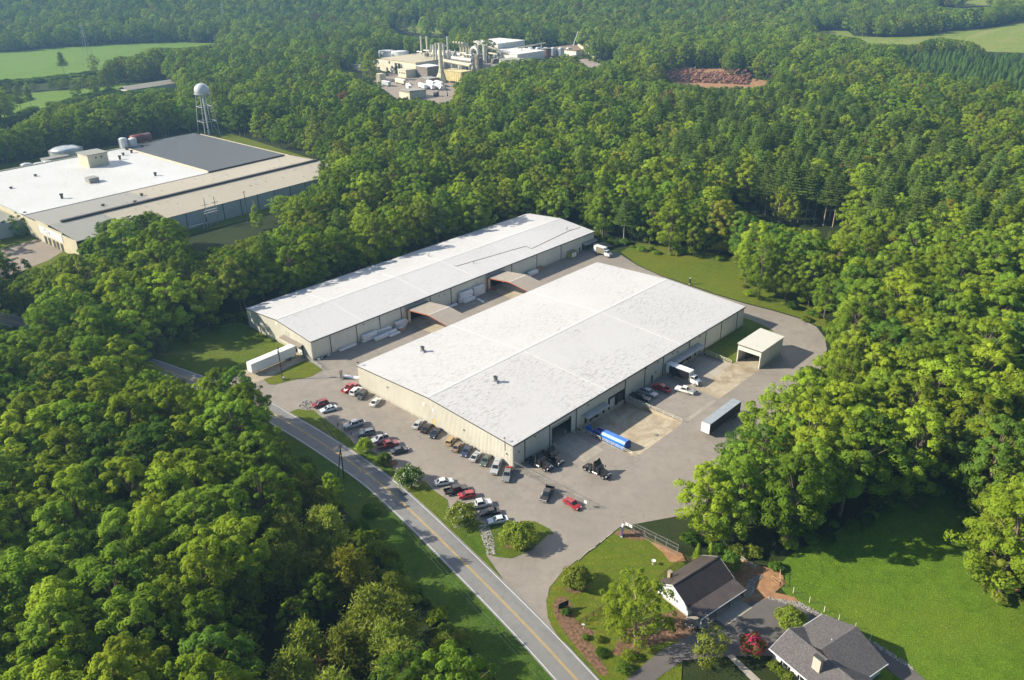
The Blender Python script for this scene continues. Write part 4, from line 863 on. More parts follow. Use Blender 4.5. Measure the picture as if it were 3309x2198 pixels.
def cabin(root, xb0, xb1, xt0, xt1, z0, z1, wb, wt, m, split=True):
    MB().frus((xb0, xb1, -wb, wb), z0, (xt0, xt1, -wt, wt), z1).build('cabin', m, root, bevel=.05, seg=2)
    A, B = (xb0, xb1), (xt0, xt1)
    glass_on(root, 'windshield', [(xb1, -wb, z0), (xb1, wb, z0), (xt1, wt, z1), (xt1, -wt, z1)])
    glass_on(root, 'rear_window', [(xb0, wb, z0), (xb0, -wb, z0), (xt0, -wt, z1), (xt0, wt, z1)], .82)
    for s in (-1, 1):
        cuts = (0, .5, 1) if split else (0, 1)
        for f0, f1 in zip(cuts, cuts[1:]):
            L = lambda f: (xb0 + (xb1 - xb0)*f); T = lambda f: (xt0 + (xt1 - xt0)*f)
            q = [(L(f0), s*wb, z0), (L(f1), s*wb, z0), (T(f1), s*wt, z1), (T(f0), s*wt, z1)]
            glass_on(root, 'side_window', q if s < 0 else q[::-1], .82)
def lamps(root, xf, xr, w, zf, zr):
    for s in (-1, 1):
        MB().box(xf - .10, s*w - .17, zf - .07, xf + .012, s*w + .17, zf + .08).build('headlight', M_LAMP, root)
        MB().box(xr - .012, s*w - .13, zr - .1, xr + .08, s*w + .13, zr + .1).build('taillight', M_TAIL, root)
CARN = dict(sedan='sedan', coupe='coupe', suv='sport_utility', hatch='hatchback', wagon='station_wagon', van='minivan', jeep='off_road_vehicle', pickup='pickup_truck', crew='pickup_truck', flatbed='flatbed_truck')
def car(kind, color, x, y, deg, label, extra=None, z=.055):
    r = thing(CARN[kind], label, 'pickup' if kind in ('pickup', 'crew') else 'truck' if kind == 'flatbed' else 'car', (x, y, z), math.radians(deg), 'vehicles parked round the warehouses'); m = PAINT[color]
    if kind in ('sedan', 'coupe', 'suv', 'hatch', 'wagon', 'van', 'jeep'):
        L, Wd, H = dict(sedan=(4.75, 1.84, 1.45), coupe=(4.6, 1.84, 1.34), suv=(4.65, 1.9, 1.74), hatch=(4.2, 1.8, 1.5), wagon=(4.6, 1.84, 1.55), van=(4.9, 1.95, 1.78), jeep=(4.1, 1.8, 1.8))[kind]
        a, b, w = -L/2, L/2, Wd/2; belt = .92 if kind in ('sedan', 'coupe') else 1.04
        prof = dict(sedan=[(a, .3), (a - .02, .72), (a + .12, belt + .02), (b - 1.25, belt), (b - .25, .74), (b, .58), (b, .28)], suv=[(a, .34), (a, belt), (b - 1.15, belt), (b - .15, .92), (b, .7), (b, .32)])
        p = prof['sedan' if kind in ('sedan', 'coupe') else 'suv']
        MB().xprism(p[::-1], -w, w).build('body', m, r, bevel=.10, seg=2, smooth=False)
        cb = dict(sedan=(a + .62, b - 1.2, a + 1.35, b - 2.05), coupe=(a + .45, b - 1.3, a + 1.55, b - 2.2), suv=(a + .06, b - 1.1, a + .35, b - 1.85), hatch=(a + .05, b - 1.0, a + .5, b - 1.75), wagon=(a + .06, b - 1.15, a + .6, b - 2.0), van=(a + .06, b - .75, a + .3, b - 1.75), jeep=(a + .06, b - 1.35, a + .12, b - 1.6))[kind]
        cabin(r, *cb, belt - .03, H, w*.93, w*.74, m)
        for sx in (a + .82, b - .88):
            for s in (-1, 1): wheel(r, 'car', sx, s*(w - .10), .33)
        lamps(r, b, a, w*.68, .66, .82)
        if extra == 'sunroof': MB().box(a + 1.75, -.4, H + .004, b - 2.3, .4, H + .02).build('sunroof', M_GLASS, r)
        if extra == 'rack':
            for s in (-1, 1): MB().box(a + .5, s*.6 - .03, H + .03, b - 2.0, s*.6 + .03, H + .09).build('roof_rail', M_DARK, r)
            MB().box(a + .9, -.6, H + .005, a + 1.7, .6, H + .03).build('sunroof', M_GLASS, r)
        if extra == 'tops': MB().box(a + .12, -.66, .99, a + 1.0, .66, H - .2).build('rear_cover', M_DARK, r)
    else:
        L, w, H = 5.75, .98, 1.86; a, b = -L/2, L/2; belt = 1.12; cab0 = a + (2.0 if kind == 'pickup' else 1.75)
        MB().xprism([(cab0, .45), (cab0, belt), (b - 1.45, belt), (b - .12, belt - .10), (b, .9), (b, .42)][::-1], -w, w).build('body', m, r, bevel=.07, seg=2)
        cabin(r, cab0 + .02, b - 1.42, cab0 + (.25), b - 2.15, belt - .03, H, w*.94, w*.78, m, kind != 'pickup')
        if kind == 'flatbed':
            MB().box(a - .15, -1.05, .95, cab0 - .1, 1.05, 1.08).build('flatbed', M_BED, r); MB().box(cab0 - .12, -.9, 1.081, cab0 - .04, .9, 1.9).build('headboard', M_BED, r)
        else:
            mb = MB(); mb.box(a, -w, .5, cab0 - .03, w, .68); mb.box(a, -w, .683, cab0 - .03, -w + .10, belt - .02); mb.box(a, w - .10, .683, cab0 - .03, w, belt - .02); mb.box(cab0 - .11, -w + .103, .683, cab0 - .03, w - .103, belt - .02); mb.build('bed', m, r)
            MB().box(a - .03, -w + .02, .55, a + .06, w - .02, belt - .03).build('tailgate', m, r, bevel=.015)
            MB().box(a + .07, -w + .105, .684, cab0 - .115, w - .105, .70).build('bed_liner', M_BED, r)
        for sx in (a + 1.15, b - 1.0):
            for s in (-1, 1): wheel(r, 'truck', sx, s*(w - .12), .40)
        lamps(r, b, a, w*.72, .86, .86)
        MB().box(b - .02, -w*.5, .62, b + .03, w*.5, .95).build('grille', M_CHROME if extra != 'blackgrille' else M_DARK, r)
        MB().box(b - .05, -w*.95, .42, b + .10, w*.95, .58).build('bumper', M_STEEL, r)
        if extra == 'tonneau': MB().box(a + .05, -w + .03, belt - .015, cab0 - .04, w - .03, belt + .03).build('tonneau_cover', PAINT['grey'], r)
        if extra == 'cap': MB().frus((a, cab0 - .05, -w + .02, w - .02), belt, (a + .2, cab0 - .05, -w + .2, w - .2), H - .02).build('bed_cap', m, r, bevel=.04)
        if extra == 'junk':
            mb = MB(); random.seed(3)
            for i in range(7): xx, yy = random.uniform(a + .3, cab0 - .7), random.uniform(-.6, .6); mb.box(xx, yy - .2, .705, xx + random.uniform(.2, .5), yy + .2, random.uniform(.85, 1.1))
            mb.build('load', M_WHITEP, r)
        if extra == 'redload': MB().box(a + .15, -.75, .705, a + .75, .75, 1.2).build('load', PAINT['red'], r, bevel=.04)
        if extra == 'sunroof': MB().box(cab0 + .9, -.4, H + .003, cab0 + 1.4, .4, H + .02).build('sunroof', M_GLASS, r)
        if extra == 'wrecker':
            for s in (-1, 1): MB().add([(a + .1, s*w - .04, 1.1), (a + 1.2, s*w - .04, 1.1), (a + .7, s*w - .04, 1.9), (a + .1, s*w + .04, 1.1), (a + 1.2, s*w + .04, 1.1), (a + .7, s*w + .04, 1.9)], [(0, 1, 2), (5, 4, 3), (0, 3, 4, 1), (1, 4, 5, 2), (2, 5, 3, 0)]).build('side_board', M_BED, r)
    return r
car('pickup', 'red', -3.3, 63.3, 13, 'red pickup with white junk in its bed at the warehouse corner', 'junk')
car('suv', 'white', -3.2, 60.3, 19, 'white sport utility beside the red pickup at the warehouse corner')
car('hatch', 'darkgrey', -3.5, 57.0, -153, 'dark grey hatchback beside the white sport utility by the gable wall')
car('coupe', 'white', -3.2, 51.2, 25, 'white car with black rear glass standing alone by the gable wall')
car('sedan', 'silver', -2.8, 33.0, 24, 'silver sedan left of the yellow wall door')
car('sedan', 'black', -2.6, 29.8, 25, 'black sedan in front of the yellow wall door')
car('sedan', 'navy', -2.7, 26.2, -155, 'black sedan right of the yellow wall door, nose to the road')
car('jeep', 'tan', -2.5, 20.1, 21, 'boxy tan off-road vehicle with dark back by the gable wall', 'tops')
car('sedan', 'brown', -3.1, 16.9, 21, 'brown sedan beside the boxy tan vehicle by the gable wall')
car('sedan', 'blue', -3.0, 13.7, -154, 'dark blue sedan nose to the road, beside the brown sedan')
car('coupe', 'silver', -3.1, 10.3, 22, 'silver coupe between dark blue and grey-green sedans by the gable wall')
car('sedan', 'green', -2.6, 7.1, -155, 'grey-green sedan beside the silver pickup by the gable wall')
car('crew', 'silver', -3.0, 3.0, -149, 'silver pickup with bed cap next to the warehouse corner', 'cap')
car('crew', 'grey', -3.3, -1.2, -148, 'grey pickup with white cab roof and red load in bed', 'redload')
car('crew', 'black', -2.8, -13.7, -158, 'black pickup with raised bed boards in the open lot', 'wrecker')
car('sedan', 'red', -1.5, -20.4, -97, 'red sedan parked against the end of the chain-link fence')
car('suv', 'darkred', -14.6, 62.0, 165, 'red sport utility beside the rock-lined drain by the road')
car('sedan', 'paleblue', -14.6, 57.9, 163, 'pale blue-white sedan beside the red sport utility by the road', 'sunroof')
car('crew', 'silver', -14.7, 45.8, 161, 'silver crew-cab pickup alone in the roadside row')
car('wagon', 'slate', -15.0, 39.9, 154, 'slate-blue wagon beside the white-flowering bush')
car('suv', 'silver', -14.6, 34.7, 164, 'silver sport utility with roof rails in the roadside row', 'rack')
car('pickup', 'darkred', -14.9, 31.1, -23, 'dark red pickup between silver sport utility and black sedan')
car('sedan', 'navy', -14.5, 26.9, -21, 'near-black sedan at the lower end of the roadside row by the dark bush')
car('sedan', 'white', -16.0, 8.2, -30, 'white sedan beside the large white-flowering shrub')
car('crew', 'black', -16.3, 3.6, -25, 'black pickup between white sedan and small red car', 'blackgrille')
car('hatch', 'red', -15.9, .2, 148, 'small red car half behind the flowering tree')
car('pickup', 'white', -16.4, -4.6, -29, 'white pickup half hidden behind the flowering tree')
car('sedan', 'black', -16.8, -8.3, 145, 'black sedan beside the white pickup, near the lower end of the lot')
car('sedan', 'paleblue', -17.6, -11.8, 147, 'pale blue sedan at the head of the rock-lined drain')
car('flatbed', 'black', 49.7, -3.4, -80, 'black flatbed truck by the railing in the warehouse shade')
car('crew', 'silver', 53.5, -3.4, -88, 'silver pickup backed up to the dock wall in the shade')
car('crew', 'red', 58.4, -4.8, 92, 'red crew-cab pickup facing the dock wall')
car('pickup', 'white', 61.9, -10.6, 100, 'white pickup with grey bed cover in front of the box truck', 'tonneau')

M_TANKS = mat('polished_tank', (.62, .62, .63), .25, .9, var=.05)
def tractor(x, y, deg, label):
    r = thing('semi_tractor', label, 'semi truck', (x, y, .055), math.radians(deg), 'black semi tractors without trailers')
    mb = MB(); mb.box(-3.9, -.5, .62, 2.9, -.32, .92); mb.box(-3.9, .32, .62, 2.9, .5, .92); mb.box(-3.9, -.317, .7, -3.7, .317, .9); mb.box(-.9, -.317, .7, -.7, .317, .9); mb.build('frame', M_BLACK, r)
    MB().frus((-3.1, -1.9, -.5, .5), .95, (-2.95, -2.05, -.45, .45), 1.1).build('fifth_wheel', M_BED, r)
    for xx in (-3.25, -1.95):
        for s in (-1, 1): wheel(r, 'dual', xx, s*.93, .5)
    for s in (-1, 1): wheel(r, 'heavy', 2.2, s*1.02, .5)
    mb = MB(); mb.xprism([(1.0, .95), (1.0, 2.1), (2.95, 1.72), (3.2, 1.5), (3.2, .75), (2.7, .75)][::-1], -.72, .72); mb.build('hood', M_BLACK, r, bevel=.10, seg=2)
    for s in (-1, 1):
        pts = [(1.45, .62), (1.5, 1.12), (1.85, 1.3), (2.5, 1.28), (2.95, 1.05), (3.15, .7), (2.75, .72), (2.6, 1.0), (2.2, 1.12), (1.8, 1.0), (1.65, .62)]
        MB().xprism(pts[::-1], s*.73 if s > 0 else -1.16, 1.16 if s > 0 else -.73).build('fender', M_BLACK, r)
        MB().tube((-1.0, s*.95, .72), (.55, s*.95, .72), .34, n=16).build('fuel_tank', M_TANKS, r)
        MB().box(.6, s*.75 - .25, .35, 1.35, s*.75 + .42*(1 if s > 0 else 1) - (0 if s > 0 else .17), .55).build('step', M_TANKS, r)
        MB().box(1.05, s*1.32 - .1, 1.95, 1.22, s*1.32 + .1, 2.55).build('mirror', M_BLACK, r)
        MB().tube((-.92, s*.98, 1.0), (-.92, s*.98, 3.4), .085).build('exhaust_stack', M_CHROME, r)
        MB().box(3.0, s*.86 - .16, .95, 3.215, s*.86 + .16, 1.15).build('headlight', M_LAMP, r)
        MB().xprism([(-.72, 1.0), (-.72, 3.75), (-.55, 3.8), (-.1, 3.05), (-.1, 1.0)][::-1], s*1.17 - .03, s*1.17 + .03).build('side_fairing', M_BLACK, r)
    MB().frus((-.7, 1.02, -1.12, 1.12), 1.0, (-.7, .72, -1.06, 1.06), 2.75).build('cab', M_BLACK, r, bevel=.07, seg=2)
    glass_on(r, 'windshield', [(.98, -1.08, 1.75), (.98, 1.08, 1.75), (.74, 1.04, 2.72), (.74, -1.04, 2.72)], .9, .09)
    for s in (-1, 1):
        q = [(-.2, s*1.09, 1.85), (.75, s*1.09, 1.85), (.62, s*1.07, 2.6), (-.2, s*1.07, 2.6)]; glass_on(r, 'side_window', q if s < 0 else q[::-1], .92, .05)
    # roof fairing: a scooped wedge rising to the back
    n = 8; mb = MB(); prof = [(.6 - 1.25*t, 2.74 + 1.3*t**1.9) for t in np.linspace(0, 1, n)]
    V = []; 
    for i, (px_, pz) in enumerate(prof):
        t = i/(n - 1); hw = 1.0 + .06*t; V += [(px_, -hw, pz - .02), (px_ + .1*t, 0, pz - .22*t), (px_, hw, pz - .02), (px_, hw, 2.70), (px_, -hw, 2.70)]
    fs = []
    for i in range(n - 1):
        for k in range(5): fs.append((i*5 + k, (i + 1)*5 + k, (i + 1)*5 + (k + 1) % 5, i*5 + (k + 1) % 5))
    fs += [(0, 1, 2, 3, 4), tuple((n - 1)*5 + k for k in (4, 3, 2, 1, 0))]; mb.add(V, fs).build('roof_fairing', M_BLACK, r)
    MB().box(3.19, -.5, .85, 3.24, .5, 1.6).build('grille', M_CHROME, r); MB().box(3.0, -1.18, .38, 3.34, 1.18, .68).build('bumper', M_BLACK, r, bevel=.05)
    mb = MB()
    for s in (-1, 1):
        for xx in (-3.25, -1.95):
            pts = [(xx + .66*math.cos(t), .5 + .62*math.sin(t)) for t in np.linspace(.5, math.pi - .5, 7)]
            for (xa, za), (xb, zb) in zip(pts, pts[1:]): mb.quad((xa, s*.62, za), (xb, s*.62, zb), (xb, s*1.25, zb), (xa, s*1.25, za))
    mb.build('wheel_guard', M_BLACK, r); MB().box(-4.05, -1.2, .35, -4.0, 1.2, .95).build('mud_flap', M_DARK, r)
tractor(12.6, -17.1, -90, 'black semi tractor standing alone in the sun in the yard')
tractor(5.4, -4.4, -90, 'black semi tractor of the shaded pair, nearer the chain-link fence')
tractor(9.2, -4.9, -92, 'black semi tractor of the shaded pair, nearer the big open door')
def box_truck(x, y, deg, label, side, blen=8.2, top=3.85):
    r = thing('box_truck', label, 'box truck', (x, y, .06), math.radians(deg), 'box trucks at the docks'); xb = -blen/2 - 1.6
    mb = MB(); mb.box(xb, -.5, .7, blen/2 + 1.6, -.3, 1.0); mb.box(xb, .3, .7, blen/2 + 1.6, .5, 1.0); mb.build('frame', M_BLACK, r)
    x1 = xb + blen; MB().box(xb, -1.25, 1.05, x1, 1.25, top).build('cargo_box', side, r, bevel=.03)
    MB().box(xb - .02, -1.26, top - .03, x1 + .02, 1.26, top + .04).build('box_roof', M_WHITEP, r); MB().box(x1 + .003, -1.22, 1.1, x1 + .05, 1.22, top - .04).build('box_front', M_WHITEP, r)
    MB().box(xb + .02, -1.275, 1.15, xb + 1.2, -1.253, top - .1).build('side_panel', M_WHITEP, r)
    c0 = x1 + .25; MB().xprism([(c0, .7), (c0, 2.0), (c0 + 1.5, 1.95), (c0 + 2.55, 1.62), (c0 + 2.75, 1.3), (c0 + 2.75, .6), (c0 + .4, .6)][::-1], -1.02, 1.02).build('body', M_WHITEP, r, bevel=.09, seg=2)
    cabin(r, c0 + .02, c0 + 1.6, c0 + .1, c0 + 1.2, 1.9, 2.75, 1.02, .95, M_WHITEP, False)
    for s in (-1, 1): wheel(r, 'heavy', c0 + 1.95, s*1.0, .5); wheel(r, 'dual', xb + 2.2, s*.92, .5)
    lamps(r, c0 + 2.75, xb, .78, 1.05, .95); MB().box(c0 + 2.74, -.5, .85, c0 + 2.79, .5, 1.45).build('grille', M_STEEL, r); MB().box(c0 + 2.6, -1.1, .45, c0 + 2.9, 1.1, .72).build('bumper', M_STEEL, r)
    for s in (-1, 1): MB().box(c0 + 1.5, s*1.3 - .08, 1.9, c0 + 1.6, s*1.3 + .08, 2.45).build('mirror', M_BLACK, r)
box_truck(67.9, -6.3, -90, 'white box truck with black-sided cargo body at the front dock', M_BLACK)
_rw, _fw = np.array(G(1928.7, 823)), np.array(G(1965.7, 834.5)); _hd = _fw - _rw; _hd /= np.linalg.norm(_hd); _cn = (_rw + _fw)/2 + np.array([-_hd[1], _hd[0]])*1.0 - _hd*.5
box_truck(float(_cn[0]), float(_cn[1]), math.degrees(math.atan2(_hd[1], _hd[0])), 'white box truck with dull tan box behind the long warehouse', mat('dull_tan_box', (.20, .18, .13), .6, var=.2), 5.2, 3.6)
def trailer(x, y, deg, label, side, top, front, doors, length=16.2, z0=1.1, z1=4.1):
    r = thing('semi_trailer', label, 'trailer', (x, y, .06), math.radians(deg), 'parked semi trailers'); a, b = -length/2, length/2
    MB().box(a, -1.3, z0, b, 1.3, z1).build('box', side, r, bevel=.03); MB().box(a - .01, -1.31, z1 - .02, b + .01, 1.31, z1 + .04).build('roof', top, r)
    MB().box(b + .004, -1.27, z0 + .05, b + .04, 1.27, z1 - .05).build('front_panel', front, r)
    for s in (-1, 1): MB().box(a - .04, s*.64 - .62, z0 + .06, a - .004, s*.64 + .62, z1 - .06).build('rear_door', doors, r)
    n = int(length/.6); mb = MB()
    for i in range(1, n): xx = a + length*i/n; mb.box(xx - .03, -1.325, z0 + .15, xx + .03, -1.302, z1 - .1); mb.box(xx - .03, 1.302, z0 + .15, xx + .03, 1.325, z1 - .1)
    mb.build('side_post', side, r)
    mb = MB(); mb.box(a, -1.28, z0 - .16, b, -1.12, z0 - .003); mb.box(a, 1.12, z0 - .16, b, 1.28, z0 - .003); mb.build('side_rail', M_STEEL, r)
    for xx in (a + 1.9, a + 3.2):
        for s in (-1, 1): wheel(r, 'dual', xx, s*.92, .5)
    MB().box(a + 1.0, -.6, .75, a + 4.2, .6, .93).build('bogie', M_BLACK, r)
    for s in (-1, 1): mb = MB(); mb.box(b - 2.9, s*.75 - .08, 0, b - 2.7, s*.75 + .08, z0 - .17); mb.box(b - 3.0, s*.75 - .18, 0, b - 2.6, s*.75 + .18, .06); mb.build('landing_leg', M_STEEL, r)
    MB().box(a - .05, -1.2, .45, a + .08, 1.2, .58).build('underride_bar', M_BLACK, r)
trailer(-10.3, 93.7, 180 + 3, 'white semi trailer backed to the gable dock of the long warehouse', M_WHITEP, M_WHITEP, M_WHITEP, M_WHITEP)
trailer(53.4, -27.35, 180, 'grey-roofed black semi trailer with white end by the trees', mat('black_trailer_side', (.035, .037, .036), .5, var=.25, dirt=.3), mat('dull_trailer_roof', (.30, .34, .36), .4, .3, var=.15), M_WHITEP, M_DOORW)
# ------------------------------------------------------------------ blue compactor
M_BLUE = mat('blue_paint', (.02, .16, .55), .4, var=.15, scale=1.2, dirt=.25); M_BLUE2 = mat('deep_blue_paint', (.015, .07, .30), .45, var=.2, dirt=.3)
def compactor():
    r = thing('waste_compactor', 'bright blue waste compactor container with ram in truck well', 'compactor', (26.9, -8.0, -.55)); r.rotation_euler = (-.045, 0, math.radians(-3)); r.scale = (1.08, 1.2, 1.12)
    w, h = 1.2, 2.35; sec = [(-w, .25), (-w, h - .55), (-w + .5, h), (w - .5, h), (w, h - .55), (w, .25)]
    mb = MB(); V = [(x, y, z) for y in (0, -6.6) for x, z in sec]; n = 6
    mb.add(V, [tuple(range(n)), tuple(range(2*n - 1, n - 1, -1))] + [(i, n + i, n + (i + 1) % n, (i + 1) % n) for i in range(n)]).build('container', M_BLUE, r)
    sec2 = [(x*1.03, z*1.02) for x, z in sec]
    for y in (0.02, -6.5): mb = MB(); V = [(x, yy, z) for yy in (y, y - .14) for x, z in sec2]; mb.add(V, [tuple(range(n)), tuple(range(2*n - 1, n - 1, -1))] + [(i, n + i, n + (i + 1) % n, (i + 1) % n) for i in range(n)]).build('end_frame', M_BLUE2, r)
    mb = MB(); mb.box(-.95, .15, .2, .95, 3.0, 1.25); mb.box(-.95, .6, 1.253, -.85, 2.6, 1.8); mb.box(.85, .6, 1.253, .95, 2.6, 1.8); mb.build('charge_box', M_BLUE2, r)
    mb = MB(); mb.tube((0, 3.0, .8), (0, 4.6, .8), .25); mb.box(-.5, 3.9, .2, .5, 5.2, 1.6); mb.build('power_unit', M_BLUE, r)
    for y in (-1.5, -5.0): 
        for s in (-1, 1): mb = MB(); mb.tube((s*.9 - .12, y, .14), (s*.9 + .12, y, .14), .14, n=10); mb.build('roller', M_DARK, r)
compactor()
# ------------------------------------------------------------------ lumber packs and yard things
def m_wrap():
    t = NT('lumber_wrap'); a = t.noise(.6, 5, .7); b = t.noise(1.0, 4, .7, t.coord((.5, 1, 5)))
    c = t.mix(t.grey(a, .35, .7), (.70, .71, .72), (.80, .81, .82)); c = t.mix(t.grey(b, .62, .70), c, (.25, .27, .30)); t.bump(a, .4, .05); return t.done(c, .4, spec=.4)
M_WRAP = m_wrap(); M_CARD = mat('cardboard', (.36, .25, .14), .8, var=.2)
def pack(x0, x1, yf, z, label, d=1.15, h=.62, m=None, jig=(0, 0), group='white wrapped lumber packs along the long warehouse'):
    L = x1 - x0; r = thing('lumber_pack', label, 'lumber pack', (BX + (x0 + x1)/2 + jig[0], BY + yf + d/2, z + .055), jig[1], group)
    MB().box(-L/2, -d/2, .13, L/2, d/2, h).build('wrapped_bundle', m or M_WRAP, r, bevel=.05)
    for k in (-.3, .3): MB().box(L*k - .05, -d/2, 0, L*k + .05, d/2, .128).build('bearer', M_WOODF, r)
    return r
LEVEL = ['bottom', 'second', 'third', 'fourth', 'fifth', 'sixth']
def stack(x0, x1, yf, n, where, h=.62, d=1.15):
    rr = random.Random(int(x0*10))
    for i in range(n):
        lv = 'topmost' if i == n - 1 and n > 1 else 'bottom' if i == 0 and n > 1 else LEVEL[i] + ' from below'
        pack(x0, x1, yf, i*h, f'white wrapped lumber pack, {lv} of the {where}' if n > 1 else f'white wrapped lumber pack, {where}', d, h, None, (rr.uniform(-.3, .3), rr.uniform(-.02, .02)))
stack(9.7, 16.2, -1.5, 1, 'lying alone nearest the guard railing')
stack(18.4, 24.3, -1.85, 4, 'stack nearest the lone pack')
stack(25.0, 31.0, -1.45, 3, 'wall stack behind the low rows')
stack(21.9, 27.3, -4.1, 2, 'front stack nearest the road')
stack(27.4, 31.6, -3.75, 2, 'pair in the middle row')
stack(27.3, 31.7, -5.2, 1, 'lying low at the front of the row')
stack(32.6, 37.4, -1.9, 4, 'stack beside the nearer canopy')
stack(56.2, 60.8, -2.2, 1, 'lying alone just beyond the nearer canopy')
stack(62.4, 68.6, -2.2, 6, 'tall left stack between the canopies')
stack(63.2, 69.0, -3.4, 2, 'low row before the tall left stack')
stack(69.8, 75.2, -1.85, 6, 'tall right stack between the canopies')
stack(98.4, 103.6, -3.2, 2, 'stack beyond the farther canopy', .8, 1.3)
def odd_pack(x, y, deg, L, label, m, h=.55, d=1.0):
    r = thing('lumber_pack', label, 'lumber pack', (x, y, .055), math.radians(deg), 'loose packs'); MB().box(-L/2, -d/2, .1, L/2, d/2, h).build('wrapped_bundle', m, r, bevel=.03)
    for k in (-.3, .3): MB().box(L*k - .05, -d/2, 0, L*k + .05, d/2, .098).build('bearer', M_WOOD, r)
odd_pack(BX + 68.6, BY - 6.0, 80, 3.6, 'narrow pale pack lying crosswise in front of the tall stacks', M_WRAP, .6, .8)
p_ = G(1136, 1222); odd_pack(p_[0], p_[1], -62, 4.9, 'white pack with torn wrap lying beyond the red pickup', M_WRAP, .5, 1.3)
def crate():
    r = thing('cardboard_crate', 'brown cardboard crate with white lid before the lumber stacks', 'crate', (BX + 33.6, BY - 3.2, .055)); MB().box(-1.3, -.55, .12, 1.3, .55, 1.0).build('carton', M_CARD, r, bevel=.02); MB().box(-1.34, -.59, 1.002, 1.34, .59, 1.08).build('lid', M_WRAP, r); MB().box(-1.3, -.55, 0, 1.3, .55, .118).build('pallet', M_WOOD, r)
crate()
def pallets(x, y, n, label, w=1.2, rot=.1):
    r = thing('pallet_stack', label, 'pallets', (x, y, .055), rot, 'heaps of brown pallets')
    for i in range(n):
        z = i*.15; mb = MB()
        for k in range(5): mb.box(-w/2 + k*w/4.6, -.5, z + .10, -w/2 + k*w/4.6 + .16, .5, z + .125)
        for k in (-.48, -.06, .36): mb.box(-w/2, k, z, w/2, k + .1, z + .098)
        mb.build('pallet', M_WOOD, r, (random.uniform(-.05, .05), random.uniform(-.05, .05), 0))
pallets(BX + 105.8, BY - 1.2, 8, 'brown pallet heap, left one by the far wall panel', 1.4, .2); pallets(BX + 107.6, BY - 1.1, 9, 'brown pallet heap, right one by the far wall panel', 1.4, -.15); pallets(BX + 93.8, BY - .9, 7, 'brown pallet heap partly behind the farther canopy', 1.6, .05)
def container():
    r = thing('waste_container', 'yellow-green waste container with white side against the long warehouse', 'container', (BX + 124.8, BY - 2.5, .055)); m = mat('lime_paint', (.30, .34, .06), .5, var=.2, dirt=.3)
    MB().box(0, 0, .1, 3.8, 2.3, 2.5).build('body', m, r, bevel=.03); MB().box(-.06, -.06, 2.503, 3.86, 2.36, 2.62).build('lid', mat('olive_lid', (.20, .20, .10), .6, dirt=.4), r); MB().box(.5, -.03, .4, 3.4, -.003, 2.2).build('side_panel', M_WHITEP, r)
    for x in (-.05, 3.65): MB().box(x, -.08, 0, x + .18, .1, 2.5).build('corner_post', M_TRIM, r)
container()
def dock_stairs():
    r = thing('dock_stair', 'steel stair with rails beside the far loading docks', 'stairs', (BX + 133.5, BY - 1.6, .055)); 
    for i in range(4): MB().box(-.5 + .3*i, -.5, .0, -.2 + .3*i, .5, .8 - .2*i).build('step', M_STEEL, r)
    for s in (-.5, .5): mb = MB(); mb.tube((-.5, s, 1.7), (.8, s, .95), .035, n=5); mb.tube((-.5, s, 0), (-.5, s, 1.7), .035, n=5); mb.tube((.8, s, 0), (.8, s, .95), .035, n=5); mb.build('handrail', M_STEEL, r)
dock_stairs()
def forklift(x, y, deg, label):
    r = thing('forklift', label, 'forklift', (x, y, .06), math.radians(deg)); m = PAINT['red']; MB().box(-1.1, -.5, .3, .5, .5, 1.1).build('body', m, r, bevel=.08); MB().box(-1.2, -.52, .35, -.9, .52, 1.0).build('counterweight', M_BLACK, r, bevel=.05)
    mb = MB()
    for xx in (-.75, .4):
        for s in (-.45, .45): mb.tube((xx, s, 1.1), (xx*.8, s, 2.1), .04, n=5)
    mb.box(-.7, -.5, 2.1, .42, .5, 2.15); mb.build('overhead_guard', M_BLACK, r); mb = MB(); mb.box(.55, -.35, .1, .65, -.25, 2.3); mb.box(.55, .25, .1, .65, .35, 2.3); mb.build('mast', M_STEEL, r)
    for s in (-.25, .25): MB().box(.66, s - .06, .1, 1.7, s + .06, .15).build('fork', M_STEEL, r)
    for xx in (-.75, .35):
        for s in (-.5, .5): wheel(r, 'car', xx, s, .3)
forklift(BX + 79.6, BY - 1.7, 200, 'red forklift in the shade under the farther canopy')
def heap(name, x, y, label, n, w, m, seed, cat, hmax=.5):
    r = thing(name, label, cat, (x, y, .05)); q = random.Random(seed)
    for i in range(n):
        a, b, c = q.uniform(.3, .9), q.uniform(.2, .5), q.uniform(.15, hmax); mb = MB(); mb.box(-a/2, -b/2, 0, a/2, b/2, c); mb.build('scrap_piece', m[i % len(m)], r, (q.uniform(-w, w), q.uniform(-.5, .5), q.uniform(0, .25)), q.uniform(0, 3), bevel=.03)
heap('scrap_heap', BX + 3.9, BY - .9, 'heap of grey scrap and pipes at the corner of the long warehouse', 22, 2.6, [M_STEEL, M_TRIM, M_DOORW], 4, 'scrap')
heap('scrap_heap', 25.6, -1.1, 'dark junk by the wall between big door and truck well', 7, .6, [M_DARK, M_STEEL, M_TRIM], 8, 'scrap', .7)
def bollard(x, y, label):
    r = thing('bollard', label, 'bollard', (x, y, .05), 0, 'bollards at the big open door'); MB().tube((0, 0, 0), (0, 0, 1.15), .11, n=10).build('post', M_RAIL, r); MB().tube((0, 0, 1.15), (0, 0, 1.2), .11, .03, n=10).build('cap', M_YELLOW, r)
bollard(14.6, -1.0, 'steel bollard left of the big open door'); bollard(22.9, -.9, 'steel bollard right of the big open door'); bollard(14.3, -1.9, 'outer steel bollard left of the big open door'); bollard(21.3, .9, 'steel bollard just inside the big open door')
